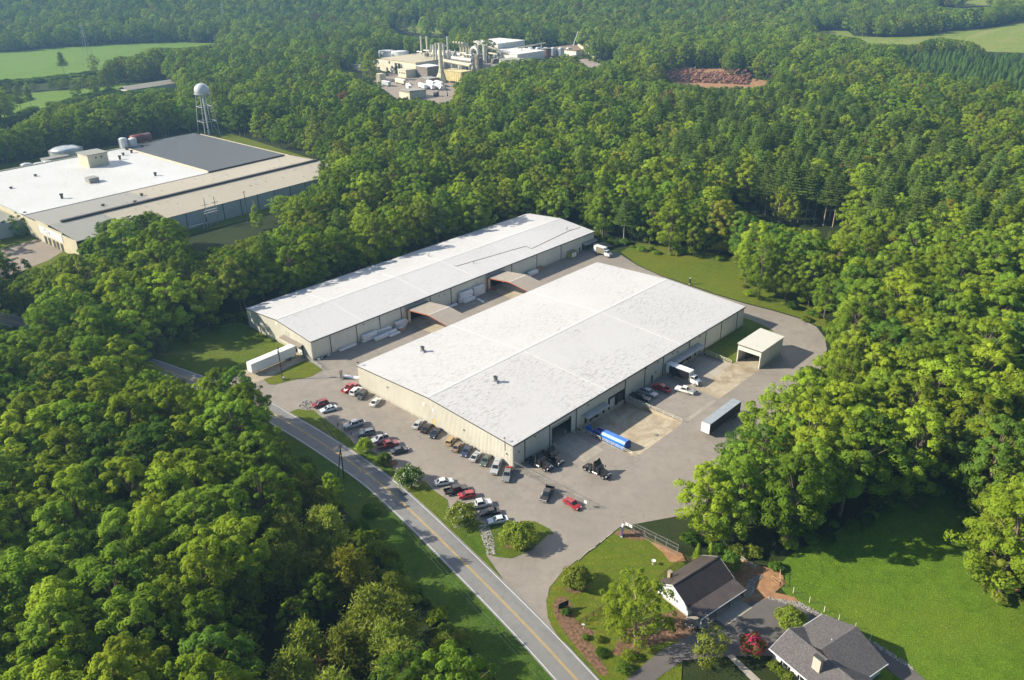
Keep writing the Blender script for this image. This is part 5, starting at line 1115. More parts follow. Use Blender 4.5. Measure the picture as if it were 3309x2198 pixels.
def cabinet(px, py):
    x, y = G(px, py); r = thing('utility_cabinet', 'grey electrical cabinet on posts in the drive between the warehouses', 'cabinet', (x, y, .05), .8); MB().box(-.75, -.35, .5, .75, .35, 2.3).build('box', M_STEEL, r, bevel=.03)
    for s in (-.95, .95): MB().tube((s, -.1, 0), (s, -.1, 2.6), .06).build('post', M_STEEL, r)
    MB().box(-.8, -.42, 2.303, .8, .42, 2.38).build('hood', M_DOORD, r); MB().box(-1.0, -.5, 0, 1.0, .5, .12).build('plinth', M_CONCG, r)
cabinet(1104, 1224)
def drain(x, y, label): 
    r = thing('storm_drain', label, 'drain', (x, y, .062), 0, 'drain grates'); MB().box(-.5, -.35, 0, .5, .35, .012).build('frame', M_TRIM, r)
    for k in range(4): MB().box(-.42 + .22*k, -.28, .013, -.32 + .22*k, .28, .025).build('grate_bar', M_STEEL, r)
for p, lb in (((1226, 1143), 'dark drain grate in the drive between the warehouses, nearer the road'), ((1548, 1008), 'dark drain grate in the drive between the canopies'), ((2109, 1405), 'dark drain grate in the concrete truck well')):
    q = G(*p); drain(q[0], q[1], lb) if p != (2109, 1405) else drain(37.2, -17.5, lb)
# ------------------------------------------------------------------ fences and signs
def chain_fence(name, label, A, B, h, posts, arms=True, signs=0):
    r = thing(name, label, 'fence', (A[0], A[1], .05)); e = np.array([B[0] - A[0], B[1] - A[1], 0]); L = np.linalg.norm(e); e /= L
    for i in range(posts):
        p = e*L*i/(posts - 1); MB().tube(p, p + np.array([0, 0, h + .1]), .06 if i in (0, posts - 1) else .045, n=6).build('post', mat('fence_pipe', (.30, .29, .26), .6, .2, var=.2), r)
    for z in (h, .15): MB().tube(np.array([0, 0, z]), e*L + np.array([0, 0, z]), .032, n=6).build('rail', mat('fence_pipe', (.30, .29, .26), .6, .2, var=.2), r)
    mb = MB(); k = 0.0
    while k < L:
        for s in (1, -1):
            a0, a1 = k, k + s*h; z0, z1 = .15, h
            if a1 > L: z1 = z0 + (h - z0)*(L - a0)/(a1 - a0); a1 = L
            if a1 < 0: z1 = z0 + (h - z0)*(a0/(a0 - a1)); a1 = 0.0
            if z1 > z0 + .05: mb.tube(e*a0 + np.array([0, 0, z0]), e*a1 + np.array([0, 0, z1]),   .005, n=3, cap=False)
        k += .28
    mb.build('chain_link', M_WIRE, r)
    if arms:
        for z in (.18, .34): MB().tube(np.array([0, 0, h + z]), e*L + np.array([0, 0, h + z]), .010, n=4).build('wire', M_WIRE, r)
    nrm = np.array([-e[1], e[0], 0])
    for i in range(signs):
        c = e*(L - 1.0 - 1.2*i) if name != 'sliding_gate' else e*(1.0 + 1.0*i); mb = MB(); mb.add([c - e*.4 + nrm*.06 + np.array([0, 0, z]) for z in (1.2, 1.9)] + [c + e*.4 + nrm*.06 + np.array([0, 0, z]) for z in (1.9, 1.2)] + [c - e*.4 - nrm*.07 + np.array([0, 0, z]) for z in (1.2, 1.9)] + [c + e*.4 - nrm*.07 + np.array([0, 0, z]) for z in (1.9, 1.2)], [(0, 1, 2, 3), (7, 6, 5, 4), (0, 4, 5, 1), (1, 5, 6, 2), (2, 6, 7, 3), (3, 7, 4, 0)]); mb.build('notice_plate', M_WHITEP, r)
    return r
chain_fence('chain_link_fence', 'chain-link fence running from the warehouse corner to the drive', (-.1, -.4), (.1, -24.1), 2.3, 6, True, 1)
chain_fence('sliding_gate', 'long sliding chain-link gate standing open beside the drive', (0, -34.0), (.3, -48.0), 2.1, 6, True, 2)
chain_fence('chain_link_fence', 'second chain-link run behind the sliding gate by the trees', (.8, -36.5), (1.3, -47.6), 2.1, 5, True)
def panel_sign(x, y, deg, label, m, w, h, foot=True):
    r = thing('panel_sign', label, 'sign', (x, y, .1), math.radians(deg)); MB().box(-w/2, -.16, .35, w/2, .16, h).build('panel', m, r, bevel=.02); MB().box(-w/2 - .05, -.2, 0, w/2 + .05, .2, .348).build('plinth', M_WHITEP, r)
    MB().box(-w/2 - .03, -.19, h + .002, w/2 + .03, .19, h + .06).build('cap', M_WHITEP, r); return r
q = Z10([(885, 238)])[0]; panel_sign(q[0], q[1], 28, 'tall purple panel sign on white plinth beside the sliding gate', mat('purple_panel', (.16, .13, .38), .4, var=.05), 1.15, 2.9)
q = G(2229, 919); panel_sign(q[0], q[1], 10, 'narrow dark blue panel sign on the back lawn', mat('indigo_panel', (.02, .02, .06), .4, var=.05), .9, 2.4)
def name_board():
    a, b = Z10([(300, 945), (388, 905)]); x, y = (a[0] + b[0])/2, (a[1] + b[1])/2; ang = math.atan2(b[1] - a[1], b[0] - a[0]); L = math.hypot(b[0] - a[0], b[1] - a[1])
    r = thing('name_board', 'black name board with faint pale lettering in the mulch bed', 'sign', (x, y, .12), ang)
    MB().box(-L/2, -.06, .75, L/2, .06, 2.1).build('board', mat('black_board', (.008, .010, .013), .45, var=.1), r, bevel=.02)
    for s in (-1, 1): MB().box(s*(L/2 - .05) - .07, -.08, 0, s*(L/2 - .05) + .07, .08, 2.12).build('post', M_BLACK, r)
    lt = mat('pale_lettering', (.22, .26, .32), .6, var=.1); q = random.Random(2)
    for z, n, w in ((1.62, 5, .10), (1.28, 7, .12)):
        mb = MB(); xx = -n*w*.62
        for i in range(n):
            mb.box(xx, -.075, z - .07, xx + w*.2, -.063, z + .07); mb.box(xx + w*.25, -.075, z + .03, xx + w*.8, -.063, z + .07) if i % 2 else mb.box(xx + w*.25, -.075, z - .02, xx + w*.7, -.063, z + .02); xx += w*1.25
        mb.build('lettering', lt, r)
name_board()
# ------------------------------------------------------------------ utility poles
def pole(x, y, h, rz, label, brace=False, transformer=False, arm=2.4, m=None, group='utility poles'):
    r = thing('utility_pole', label, 'utility pole', (x, y, .05), rz, group); m = m or mat('creosote_pole', (.05, .038, .03), .9, var=.3); MB().tube((0, 0, 0), (0, 0, h), .17, .12).build('mast', m, r)
    MB().box(-arm/2, -.18, h - .55, arm/2, -.06, h - .42).build('crossarm', m, r)
    for k in (-.46, -.16, .16, .46): MB().tube((arm*k, -.12, h - .42), (arm*k, -.12, h - .2), .05, n=6).build('insulator', M_STEEL, r)
    if brace: MB().tube((-1.3, .9, 0), (-.05, .1, h - 1.6), .15, .12).build('brace', m, r)
    if transformer: MB().tube((.35, .1, h - 2.4), (.35, .1, h - 1.4), .26).build('transformer', M_STEEL, r); MB().box(-1.0, -.75, 0, -.1, -.1, 1.0).build('ground_box', M_STEEL, r, bevel=.04)
    return r
P1 = G(913, 1226); P2 = G(1111.6, 1545)
pole(P1[0], P1[1], 10.8, .9, 'dark utility pole on the grass before the white trailer', transformer=True)
pole(P2[0], P2[1], 9.8, .35, 'dark utility pole with slanting brace beside the road', brace=True)
def wires(label, A, B, n, spread, sag):
    A, B = np.array(A, float), np.array(B, float); e = B - A; nr = np.array([-e[1], e[0], 0]); nr /= np.linalg.norm(nr); r = thing('overhead_wires', label, 'power line', tuple(A), 0, 'overhead power lines')
    for k in range(n):
        o = nr*spread*(k/(n - 1) - .5) + np.array([0, 0, -.45*(k % 2)])
        pts = [e*t + o + np.array([0, 0, -4*sag*t*(1 - t)]) for t in np.linspace(0, 1, 15)]; MB().path(pts, .013, 4).build('wire', M_WIRE, r)
P3 = (P2[0] - 21, P2[1] - 96); P4 = (P1[0] - 60, P1[1] + 66)
wires('overhead wires running down the roadside from the braced pole', (P2[0], P2[1], 9.6), (P3[0], P3[1], 9.6), 3, 2.0, 1.6)
wires('overhead wires crossing the lawn before the long warehouse to the trees', (P1[0], P1[1], 10.4), (P4[0], P4[1], 10.4), 4, 2.0, 1.4)
wires('overhead wires slanting across the road between the two poles', (P1[0], P1[1], 10.2), (P2[0], P2[1], 9.5), 2, 1.2, 1.2)
# wooden posts at the roadside lot edge
for (zx, zy), lb in zip(((505, 465), (562, 500), (615, 540)), ('nearest the silver pickup', 'in the middle of the three', 'nearest the slate wagon')):
    q = Z7([(zx, zy)])[0]; r = thing('stub_post', 'short grey stub post at the lot edge, ' + lb, 'post', (q[0], q[1], .1), 0, 'stub posts at the lot edge'); MB().tube((0, 0, 0), (.12, .1, .95), .14, .12).build('shaft', M_WOODF, r); MB().tube((.12, .1, .95), (.125, .105, 1.0), .10).build('end_cap', M_WOOD, r)
# timber edging along the drive
for i, (a, b) in enumerate((((800, 212), (750, 250)), ((735, 262), (690, 300)), ((645, 342), (590, 372)), ((575, 382), (530, 420)), ((525, 432), (485, 465)))):
    A, B = Z10([a, b]); r = thing('edging_timber', f'pale edging timber beside the drive, {("first", "second", "third", "fourth", "fifth")[i]} from the purple sign', 'timber', (A[0], A[1], .1), 0, 'edging timbers along the drive'); MB().tube((0, 0, .1), (B[0] - A[0], B[1] - A[1], .1), .10, n=6).build('log', M_RAIL, r)
# ------------------------------------------------------------------ stones
M_STONE = mat('grey_stone', (.33, .31, .28), .85, var=.45, scale=1.5)
def stones(name, poly, n, size, label, seed, z=.1):
    q = np.random.default_rng(seed); xs = [p[0] for p in poly]; ys = [p[1] for p in poly]; P = []
    while len(P) < n:
        x, y = q.uniform(min(xs), max(xs)), q.uniform(min(ys), max(ys))
        if inside(np.array(x), np.array(y), poly): P.append((x, y))
    ico = bmesh.new(); bmesh.ops.create_icosphere(ico, subdivisions=1, radius=1); V0 = np.array([v.co for v in ico.verts]); F0 = [[v.index for v in f.verts] for f in ico.faces]; ico.free(); mb = MB()
    for x, y in P:
        s = size*q.uniform(.6, 1.5); V = V0*q.uniform(.7, 1.25, (len(V0), 1))*np.array([s, s*q.uniform(.6, 1), s*.6]); a = q.uniform(0, 6.28); c, k = math.cos(a), math.sin(a)
        V = np.stack([V[:, 0]*c - V[:, 1]*k + x, V[:, 0]*k + V[:, 1]*c + y, V[:, 2] + z + s*.15], 1); mb.add(V, F0)
    return tag(mb.build(name, M_STONE), label, 'stones', None, 'stuff')
stones('riprap', Z9([(1370, 510), (1440, 500), (1480, 600), (1490, 710), (1430, 705), (1400, 600)]), 330, .17, 'loose grey stones lining the drain below the lot', 1, .12)
stones('riprap', smooth_loop(Z7([(170, 300), (200, 262), (240, 250), (285, 268), (285, 320), (230, 325)])), 130, .2, 'loose stones round the drain beside the red sport utility', 2, .12)
stones('riprap', Z11([(940, 460), (1000, 440), (1010, 465), (950, 510), (930, 620), (850, 660), (840, 640), (880, 490)]), 260, .15, 'loose grey stones in the drain right of the white house', 3, .13)
stones('riprap', Z11([(1060, 640), (1160, 660), (1330, 680), (1500, 770), (1640, 830), (1600, 840), (1460, 790), (1300, 720), (1060, 665)]), 330, .14, 'loose grey stones edging the drive along the pasture', 4, .13)
stones('riprap', Z11([(1960, 1010), (2120, 1110), (2361, 1270), (2361, 1300), (2100, 1140), (1950, 1040)]), 230, .14, 'loose grey stones edging the drive beyond the grey house', 5, .13)
stones('riprap', Z11([(340, 800), (420, 830), (560, 800), (600, 840), (470, 930), (330, 920), (310, 850)]), 200, .13, 'loose grey stones in the bed before the white house porch', 6, .14)
# ------------------------------------------------------------------ the white house with the brown metal roof
M_BROWNROOF = mat('brown_metal_roof', (.055, .042, .038), .42, .1, var=.18, scale=.5, spec=.5); M_SIDING = mat('white_siding', (.70, .71, .72), .5, var=.05); M_BRICK = None
def ribbed_slope(root, name, x0, x1, ya, za, yb, zb, m, pitch=.3, rib=.05, th=.06):
    mb = MB(); n = int((x1 - x0)/pitch); p = (x1 - x0)/n
    for i in range(n):
        a = x0 + i*p
        for xa, xb, da, db in ((a, a + p*.7, 0, 0), (a + p*.7, a + p*.76, 0, rib), (a + p*.76, a + p*.94, rib, rib), (a + p*.94, a + p, rib, 0)):
            mb.quad((xa, ya, za + th + da), (xb, ya, za + th + db), (xb, yb, zb + th + db), (xa, yb, zb + th + da))
    mb.quad((x0, ya, za), (x0, yb, zb), (x1, yb, zb), (x1, ya, za)); mb.quad((x0, ya, za), (x0, ya, za + th), (x0, yb, zb + th), (x0, yb, zb)); mb.quad((x1, ya, za), (x1, yb, zb), (x1, yb, zb + th), (x1, ya, za + th)); mb.quad((x0, ya, za), (x1, ya, za), (x1, ya, za + th), (x0, ya, za + th))
    return mb.build(name, m, root)
def window(root, c, w, h, axis, out, shutters=False):
    x, y, z = c; mb = MB(); fr = MB()
    def bx(b, a0, a1, z0, z1, d0, d1): b.box(a0 + x, y + min(out*d0, out*d1), z0 + z, a1 + x, y + max(out*d0, out*d1), z1 + z) if axis == 'x' else b.box(x + min(out*d0, out*d1), a0 + y, z0 + z, x + max(out*d0, out*d1), a1 + y, z1 + z)
    bx(mb, -w/2, w/2, -h/2, h/2, .005, .03); o = mb.build('window', M_GLASS, root)
    for a0, a1, z0, z1 in ((-w/2 - .07, -w/2, -h/2, h/2), (w/2, w/2 + .07, -h/2, h/2), (-w/2 - .07, w/2 + .07, h/2, h/2 + .07), (-w/2 - .07, w/2 + .07, -h/2 - .09, -h/2)): bx(fr, a0, a1, z0, z1, .006, .06)
    fr.build('frame', M_WHITEP, o)
    if shutters:
        for s in (-1, 1): b = MB(); bx(b, s*(w/2 + .32) - .2, s*(w/2 + .32) + .2, -h/2 - .05, h/2 + .05, .007, .05); b.build('shutter', M_BLACK, root)
def white_house():
    r = thing('white_house', 'small white house with dark brown ribbed metal roof and porch', 'house', (-13.4, -59.4, .1), math.radians(-10)); L, D, E, R = 12.6, 8.0, 2.95, 5.4
    MB().box(0.1, .0, 0, L - .1, .15, E).build('wall', M_SIDING, r); MB().box(.1, D - .15, 0, L - .1, D, E).build('wall', M_SIDING, r)
    for x in (0, L - .15): MB().yprism([(0, 0), (D, 0), (D, E), (D/2, R - .04), (0, E)], x, x + .15).build('gable_wall', M_SIDING, r)
    MB().box(-.04, -.04, -.1, L + .04, D + .04, .35).build('foundation', M_CONCG, r)
    k = (R - E)/(D/2); ribbed_slope(r, 'roof', -.5, L + .5, -.35, E - .35*k, D/2, R, M_BROWNROOF); ribbed_slope(r, 'roof', -.5, L + .5, D + .35, E - .35*k, D/2, R, M_BROWNROOF)
    MB().yprism([(D/2 - .25, R - .06), (D/2 + .25, R - .06), (D/2 + .2, R + .1), (D/2, R + .16), (D/2 - .2, R + .1)], -.52, L + .52).build('ridge_cap', M_BROWNROOF, r)
    for x in (-.56, L + .51):
        for ya, yb, za, zb in ((-.35, D/2, E - .35*k, R), (D + .35, D/2, E - .35*k, R)):
            MB().add([(x, ya, za - .14), (x + .05, ya, za - .14), (x + .05, yb, zb - .14), (x, yb, zb - .14), (x, ya, za + .12), (x + .05, ya, za + .12), (x + .05, yb, zb + .12), (x, yb, zb + .12)], [(0, 1, 2, 3), (7, 6, 5, 4), (4, 5, 1, 0), (5, 6, 2, 1), (6, 7, 3, 2), (7, 4, 0, 3)]).build('barge_board', M_WHITEP, r)
    p = ribbed_slope(r, 'porch_roof', -.4, L + .3, -3.5, 2.25, -.36, 2.82, mat('porch_metal_roof', (.11, .09, .085), .35, .2, var=.25, spec=.6), .34, .09)
    MB().box(-.42, -3.58, 2.13, L + .32, -3.505, 2.36).build('fascia', M_WHITEP, p)
    for x in (.05, 4.2, 8.3, L - .2): MB().box(x, -3.35, 0, x + .14, -3.21, 2.22).build('porch_post', M_WOODF if x > 1 else M_WHITEP, r)
    MB().box(-.3, -3.8, -.05, L + .2, -.045, .12).build('porch_slab', M_CONCG, r)
    MB().box(4.0, -6.2, -.05, L - .6, -3.803, .10).build('apron_slab', M_CONCG, r)
    for x in (2.2, 7.6, 10.2): MB().box(x, -.06, .2, x + 1.9, -.008, 2.3).build('garage_door', M_DOORW if x < 3 else M_DOORD, r)
    for y in (2.9, 3.5): window(r, (0, y, 1.9), .32, .8, 'y', -1)
    window(r, (0, 6.2, 1.6), .8, 1.0, 'y', -1)
    c = MB(); c.box(2.2, D - .9, 3.0, 2.9, D - .2, 4.7); c.build('chimney', mat('tan_brick', (.40, .31, .20), .8, var=.25, scale=4), r); MB().box(2.12, D - .98, 4.703, 2.98, D - .12, 4.82).build('chimney_cap', M_CONCG, r)
    mb = MB(); mb.tube((9.4, -2.0, .13), (9.4, -2.0, 1.0), .35); mb.build('grill', M_BLACK, r)
white_house()
# ------------------------------------------------------------------ the grey shingled house
def m_shingle():
    t = NT('grey_shingles'); br = t.n('ShaderNodeTexBrick'); mp = t.coord((1, 1, 1)); t.link(mp, br.inputs['Vector']); br.inputs['Scale'].default_value = 3.0; br.inputs['Mortar Size'].default_value = .012
    br.inputs['Color1'].default_value = (.085, .078, .075, 1); br.inputs['Color2'].default_value = (.16, .145, .14, 1); br.inputs['Mortar'].default_value = (.05, .045, .045, 1); br.inputs['Brick Width'].default_value = .9; br.inputs['Row Height'].default_value = .42
    n = t.noise(6, 3, .8); c = t.mix(t.grey(n, .55, .75), br.outputs[0], (.27, .245, .24)); c = t.mix(t.grey(t.noise(.3, 4), .35, .7), c, t.mix(.35, c, (.10, .10, .11))); t.bump(br.outputs['Fac'], .3, .03); return t.done(c, .9, spec=.2)
M_SHINGLE = m_shingle(); M_CHIM = None
def grey_house():
    r = thing('grey_house', 'white-walled house with grey shingle cross-gable roof and brick chimney', 'house', (-12.5, -76.0, .12), math.radians(-104)); E, R1, R2 = 2.7, 4.95, 5.55
    MB().box(.45, .6, 0, 19, .75, E - .1).build('wall', M_SIDING, r); MB().box(.45, 9.0, 0, 19, 9.15, E - .1).build('wall', M_SIDING, r); MB().yprism([(.6, 0), (9.1, 0), (9.1, E), (4.8, R1 - .15), (.6, E)], .45, .6).build('gable_wall', M_SIDING, r)
    MB().box(.3, 9.1, 0, .45, 14.4, E - .1).build('wall', M_SIDING, r); MB().xprism([(.3, 0), (13.2, 0), (13.2, E), (6.8, R2 - .2), (.3, E)][::-1], 14.3, 14.45).build('gable_wall', M_SIDING, r); MB().box(13.1, 9.1, 0, 13.25, 14.4, E - .1).build('wall', M_SIDING, r)
    def slope(name, a, b, c, d, th=.12):
        n = [np.array(p, float) for p in (a, b, c, d)]; up = np.array([0, 0, th]); MB().add(n + [p + up for p in n], [(3, 2, 1, 0), (4, 5, 6, 7), (0, 1, 5, 4), (1, 2, 6, 5), (2, 3, 7, 6), (3, 0, 4, 7)]).build(name, M_SHINGLE, r)
    slope('roof', (0, 0, E), (20, 0, E), (20, 4.8, R1), (0, 4.8, R1)); slope('roof', (0, 4.8, R1), (20, 4.8, R1), (20, 9.6, E), (0, 9.6, E))
    slope('roof', (-.3, 14.9, E), (-.3, 5.2, E), (6.8, 5.2, R2), (6.8, 14.9, R2)); slope('roof', (6.8, 14.9, R2), (6.8, 5.2, R2), (13.9, 5.2, E), (13.9, 14.9, E))
    slope('roof', (6.8, 5.2, R2 + .01), (12, 5.2, 3.6), (9.2, 2.6, 4.0), (6.8, 3.6, 4.6)) if False else None
    for a, b in (((-.05, -.06, E - .08), (20, -.06, E - .08)), ((-.36, 9.7, E - .08), (-.36, 14.9, E - .08)), ((13.96, 9.7, E - .08), (13.96, 14.9, E - .08))): 
        x0, x1 = min(a[0], b[0]), max(a[0], b[0]); y0, y1 = min(a[1], b[1]), max(a[1], b[1]); MB().box(x0 - .05, y0 - .05, E - .16, x1 + .05, y1 + .05, E + .1).build('gutter', M_WHITEP, r)
    for ya, yb, za, zb in ((0, 4.8, E, R1), (9.6, 4.8, E, R1)): MB().add([(-.06, ya, za - .12), (-.01, ya, za - .12), (-.01, yb, zb - .12), (-.06, yb, zb - .12), (-.06, ya, za + .13), (-.01, ya, za + .13), (-.01, yb, zb + .13), (-.06, yb, zb + .13)], [(0, 1, 2, 3), (7, 6, 5, 4), (4, 5, 1, 0), (5, 6, 2, 1), (6, 7, 3, 2), (7, 4, 0, 3)]).build('barge_board', M_WHITEP, r)
    for x in (3.4, 7.2, 11.0): window(r, (x, .6, 1.5), 1.1, 1.2, 'x', -1, True)
    t = NT('orange_brick'); br = t.n('ShaderNodeTexBrick'); t.link(t.coord(), br.inputs['Vector']); br.inputs['Scale'].default_value = 5; br.inputs['Color1'].default_value = (.42, .22, .10, 1); br.inputs['Color2'].default_value = (.50, .30, .15, 1); br.inputs['Mortar'].default_value = (.5, .45, .38, 1); mb_ = t.done(br.outputs[0], .85)
    MB().box(7.5, 2.0, 3.3, 9.1, 2.75, 6.6).build('chimney', mb_, r); MB().box(7.42, 1.92, 6.603, 9.18, 2.83, 6.75).build('chimney_cap', M_DOORD, r)
    mb = MB(); mb.tube((6.3, 8.6, 5.2), (6.3, 8.6, 5.75), .07); mb.build('vent_pipe', M_WHITEP, r)
grey_house()
# ------------------------------------------------------------------ garden fences
def rail_fence(name, label, pts, h=1.25, rails=3, gap=2.4, m=M_WOODF, wire=False):
    o = pts[0]; r = thing(name, label, 'fence', (o[0], o[1], .1), 0, 'garden and field fences'); P = []
    for a, b in zip(pts, pts[1:]):
        L = math.hypot(b[0] - a[0], b[1] - a[1]); n = max(1, round(L/gap))
        for i in range(n): P.append((a[0] + (b[0] - a[0])*i/n - o[0], a[1] + (b[1] - a[1])*i/n - o[1]))
    P.append((pts[-1][0] - o[0], pts[-1][1] - o[1]))
    for x, y in P: MB().box(x - .06, y - .06, 0, x + .06, y + .06, h + .1).build('post', m, r)
    for a, b in zip(P, P[1:]):
        for k in range(rails):
            z = h*(k + 1)/rails - .12
            MB().tube((a[0], a[1], z), (b[0], b[1], z), .012 if wire else .055, n=4).build('wire' if wire else 'rail', M_WIRE if wire else m, r)
rail_fence('rail_fence', 'dark three-rail fence behind the white house chimney', Z10([(1230, 640), (1330, 560), (1470, 465)]))
rail_fence('rail_fence', 'dark three-rail fence crossing the lawn under the tall tree', Z10([(490, 1060), (620, 980), (760, 890), (910, 800)]))
rail_fence('rail_fence', 'short dark rail fence at the back corner of the white house', Z10([(1470, 465), (1540, 490)]), 1.2, 2)
rail_fence('rail_fence', 'pale rail fence under the trees right of the white house', Z11([(800, 300), (870, 350), (945, 395)]), 1.2, 3, 2.4, M_RAIL)
rail_fence('corner_fence', 'raw timber corner brace where the pasture fence starts', Z11([(1090, 490), (1165, 545), (1165, 440)]), 1.3, 2, 6, M_WOOD)
rail_fence('wire_fence', 'thin wire fence on pale posts along the pasture edge', Z11([(1165, 545), (1285, 605), (1430, 690), (1562, 775), (1693, 850), (1840, 925), (1975, 1030)]), 1.4, 3, 40, M_RAIL, True)
def bird_bath():
    q = Z10([(1175, 500)])[0]; r = thing('bird_bath', 'small pale stone bird bath on the lawn behind the tall tree', 'bird bath', (q[0], q[1], .1)); MB().lathe([(.3, 0), (.28, .1), (.12, .2), (.1, .7), (.16, .8)], n=12).build('pedestal', M_CONCG, r); MB().lathe([(.1, .8), (.45, .95), (.48, 1.02), (.3, .93), (0, .9)], n=14).build('bowl', M_WHITEP, r)
bird_bath()
def mailbox():
    q = Z10([(528, 1100)])[0]; r = thing('mailbox', 'white mailbox on post by the mulch bed', 'mailbox', (q[0], q[1], .12), .6); MB().box(-.05, -.05, 0, .05, .05, 1.0).build('post', M_WHITEP, r); MB().box(-.13, -.3, 1.0, .13, .3, 1.3).build('box', M_WHITEP, r, bevel=.06)
mailbox()
def path_slab_pots(): pass
# ------------------------------------------------------------------ garden trees and shrubs
GARDEN = [0]
def plant(name, px, py, arr, tone, label, cat='shrub', blossom=None, nb=0, bs=.16, z=.1, bark=BARK, seed=1):
    x, y = (px, py) if py is not None and isinstance(px, float) and abs(px) < 400 and False else px
    r = thing(name, label, cat, (x, y, z), (seed*1.7) % 6.28, 'garden plants'); (cv, cq), (tv, tq) = arr[0], arr[1]
    place('trunk', np_mesh('trunk', tv, tq, [bark], smooth=True), r); place('crown', np_mesh('crown', cv, cq, [LEAF[tone]]), r)
    if blossom:
        q = np.random.default_rng(seed); c = cv.reshape(-1, 4, 3).mean(1); ctr = c.mean(0); out = c - ctr; d = np.linalg.norm(out/np.array(c.std(0)), axis=1); idx = np.argsort(-d + q.normal(size=len(d))*.35)
        if blossom == 'pink': idx = idx[c[idx, 2] > np.quantile(c[:, 2], .35)]
        idx = idx[:nb]; n = out[idx]/np.linalg.norm(out[idx], axis=1)[:, None]
        V, Q = cards(c[idx] + n*.12, n + rnd_dirs(q, len(idx))*.3, q.uniform(.7, 1.4, len(idx))*bs, .75, q); place('blossom', np_mesh('blossom', V, Q, [LEAF['pink' if blossom == 'pink' else 'blossom']]), r)
    return r
z7 = lambda x, y: Z7([(x, y)])[0]; z10 = lambda x, y: Z10([(x, y)])[0]; z11 = lambda x, y: Z11([(x, y)])[0]
def plants():
    plant('crape_myrtle', z7(738, 672), None, shrub(71, 3.8, 2.3, 2400, .2), 'bright', 'round green bush with white flowers hiding a silver car nose', 'shrub', 'white', 60, .14, seed=1)
    plant('crape_myrtle', z7(905, 790), None, shrub(72, 3.6, 1.9, 1900, .18), 'dark', 'dark reddish-green bush at the foot of the near-black sedan', 'shrub', seed=2)
    plant('crape_myrtle', z7(1112, 952), None, shrub(73, 4.9, 3.4, 4600, .2), 'dark', 'large dark shrub covered in white flowers beside the white sedan', 'shrub', 'white', 520, .16, seed=3)
    plant('crape_myrtle', z7(1560, 1285), None, shrub(74, 5.4, 3.5, 4600, .21), 'olive', 'yellow-green flowering tree in front of the white pickup', 'shrub', 'white', 260, .16, seed=4)
    plant('redbud_tree', z7(2040, 1470), None, shrub(75, 5.6, 4.3, 5600, .26), 'olive', 'broad domed olive-brown tree on the grass island by the drive', 'tree', seed=5)
    plant('redbud_tree', z10(470, 690), None, shrub(76, 4.6, 3.1, 3400, .24), 'olive', 'rounded small tree in a ring bed on the lawn by the drive', 'tree', seed=6)
    plant('bush', z10(420, 720), None, shrub(77, 1.3, .8, 500, .14), 'bright', 'low bright bush in the ring bed, left one', seed=7); plant('bush', z10(497, 730), None, shrub(78, 1.1, .75, 450, .14), 'mid', 'low green bush in the ring bed, right one', seed=8)
    plant('tall_tree', z10(1010, 1215), None, broadleaf(79, 16.5, 6.2, .16, 112, 170, .22, .6), 'bright', 'tall open yellow-green tree with pale limbs before the white house', 'tree', bark=BARK_PALE, seed=9)
    plant('small_tree', z10(1690, 1365), None, broadleaf(80, 7.2, 3.5, .18, 40, 70, .22, .6), 'olive', 'small olive tree between drive and footpath', 'tree', seed=10)
    plant('crape_myrtle', z10(2080, 1330), None, shrub(81, 4.8, 2.5, 3200, .19), 'mid', 'crape myrtle covered in pink flowers beside the grey house', 'shrub', 'pink', 620, .17, seed=11)
    plant('round_shrub', z11(1252, 900), None, shrub(82, 4.4, 3.0, 4200, .2), 'olive', 'big clipped round shrub on the drive before the grey house', 'shrub', seed=12)
    for i, (p, lb) in enumerate((((1110, 1285), 'nearest the drive'), ((1170, 1340), 'middle one'), ((1240, 1385), 'nearest the picture edge'))): plant('bush', z11(*p), None, shrub(83 + i, 1.9, 1.2, 900, .16), 'olive', 'rounded bush under the windows of the grey house, ' + lb, seed=13 + i)
    for i, (p, lb) in enumerate((((1583, 460), 'left'), ((1695, 455), 'right'))): plant('arborvitae', z10(*p), None, conifer(87 + i, 4.6, 1.35, 1800, .17), 'bright', f'bright conical evergreen behind the white house roof, {lb} of two', 'tree', seed=17 + i)
    plant('magnolia', z10(1885, 552), None, shrub(90, 4.6, 2.2, 2200, .2), 'dark', 'dark glossy shrub at the back corner of the white house', 'shrub', 'white', 25, .12, seed=20)
    plant('bush', z10(372, 955), None, shrub(91, 1.5, 1.2, 1100, .15), 'dark', 'dark bush at the foot of the black name board', seed=21)
    for i, (p, lb) in enumerate((((550, 1185), 'farthest from the drive'), ((680, 1205), 'beside the tall tree foot'), ((700, 1330), 'in the middle of the bed'), ((950, 1370), 'round bright one near the drive'), ((900, 1480), 'dark one at the lower end'))): plant('bush', z10(*p), None, shrub(92 + i, (.9, 1.1, 1.0, 2.0, 1.9)[i], (.7, .9, 1.3, 1.5, 1.6)[i], 700, .16), ('mid', 'olive', 'dark', 'bright', 'dark')[i], 'low bush in the mulch bed under the tall tree, ' + lb, seed=22 + i)
    q = G(503, 1146); plant('silver_leaf_tree', q, None, broadleaf(98, 9.0, 4.4, .08, 44, 80, .30, .6), 'silver', 'silvery pale-leaved tree at the end of the gable lawn', 'tree', seed=28)
    for px, py, sd, h, R, lb in ((3215, 1890, 99, 15.5, 6.6, 'large olive tree at the right edge of the pasture, left one'), (3330, 1905, 100, 15, 6.5, 'large olive tree at the right edge of the pasture, right one'), (3235, 1690, 101, 17, 6.5, 'large olive tree above the pasture at the right edge')):
        plant('pasture_tree', G(px, py), None, broadleaf(sd, h, R, .06, 90, 90, .30, .5), 'olive', lb, 'tree', seed=sd)
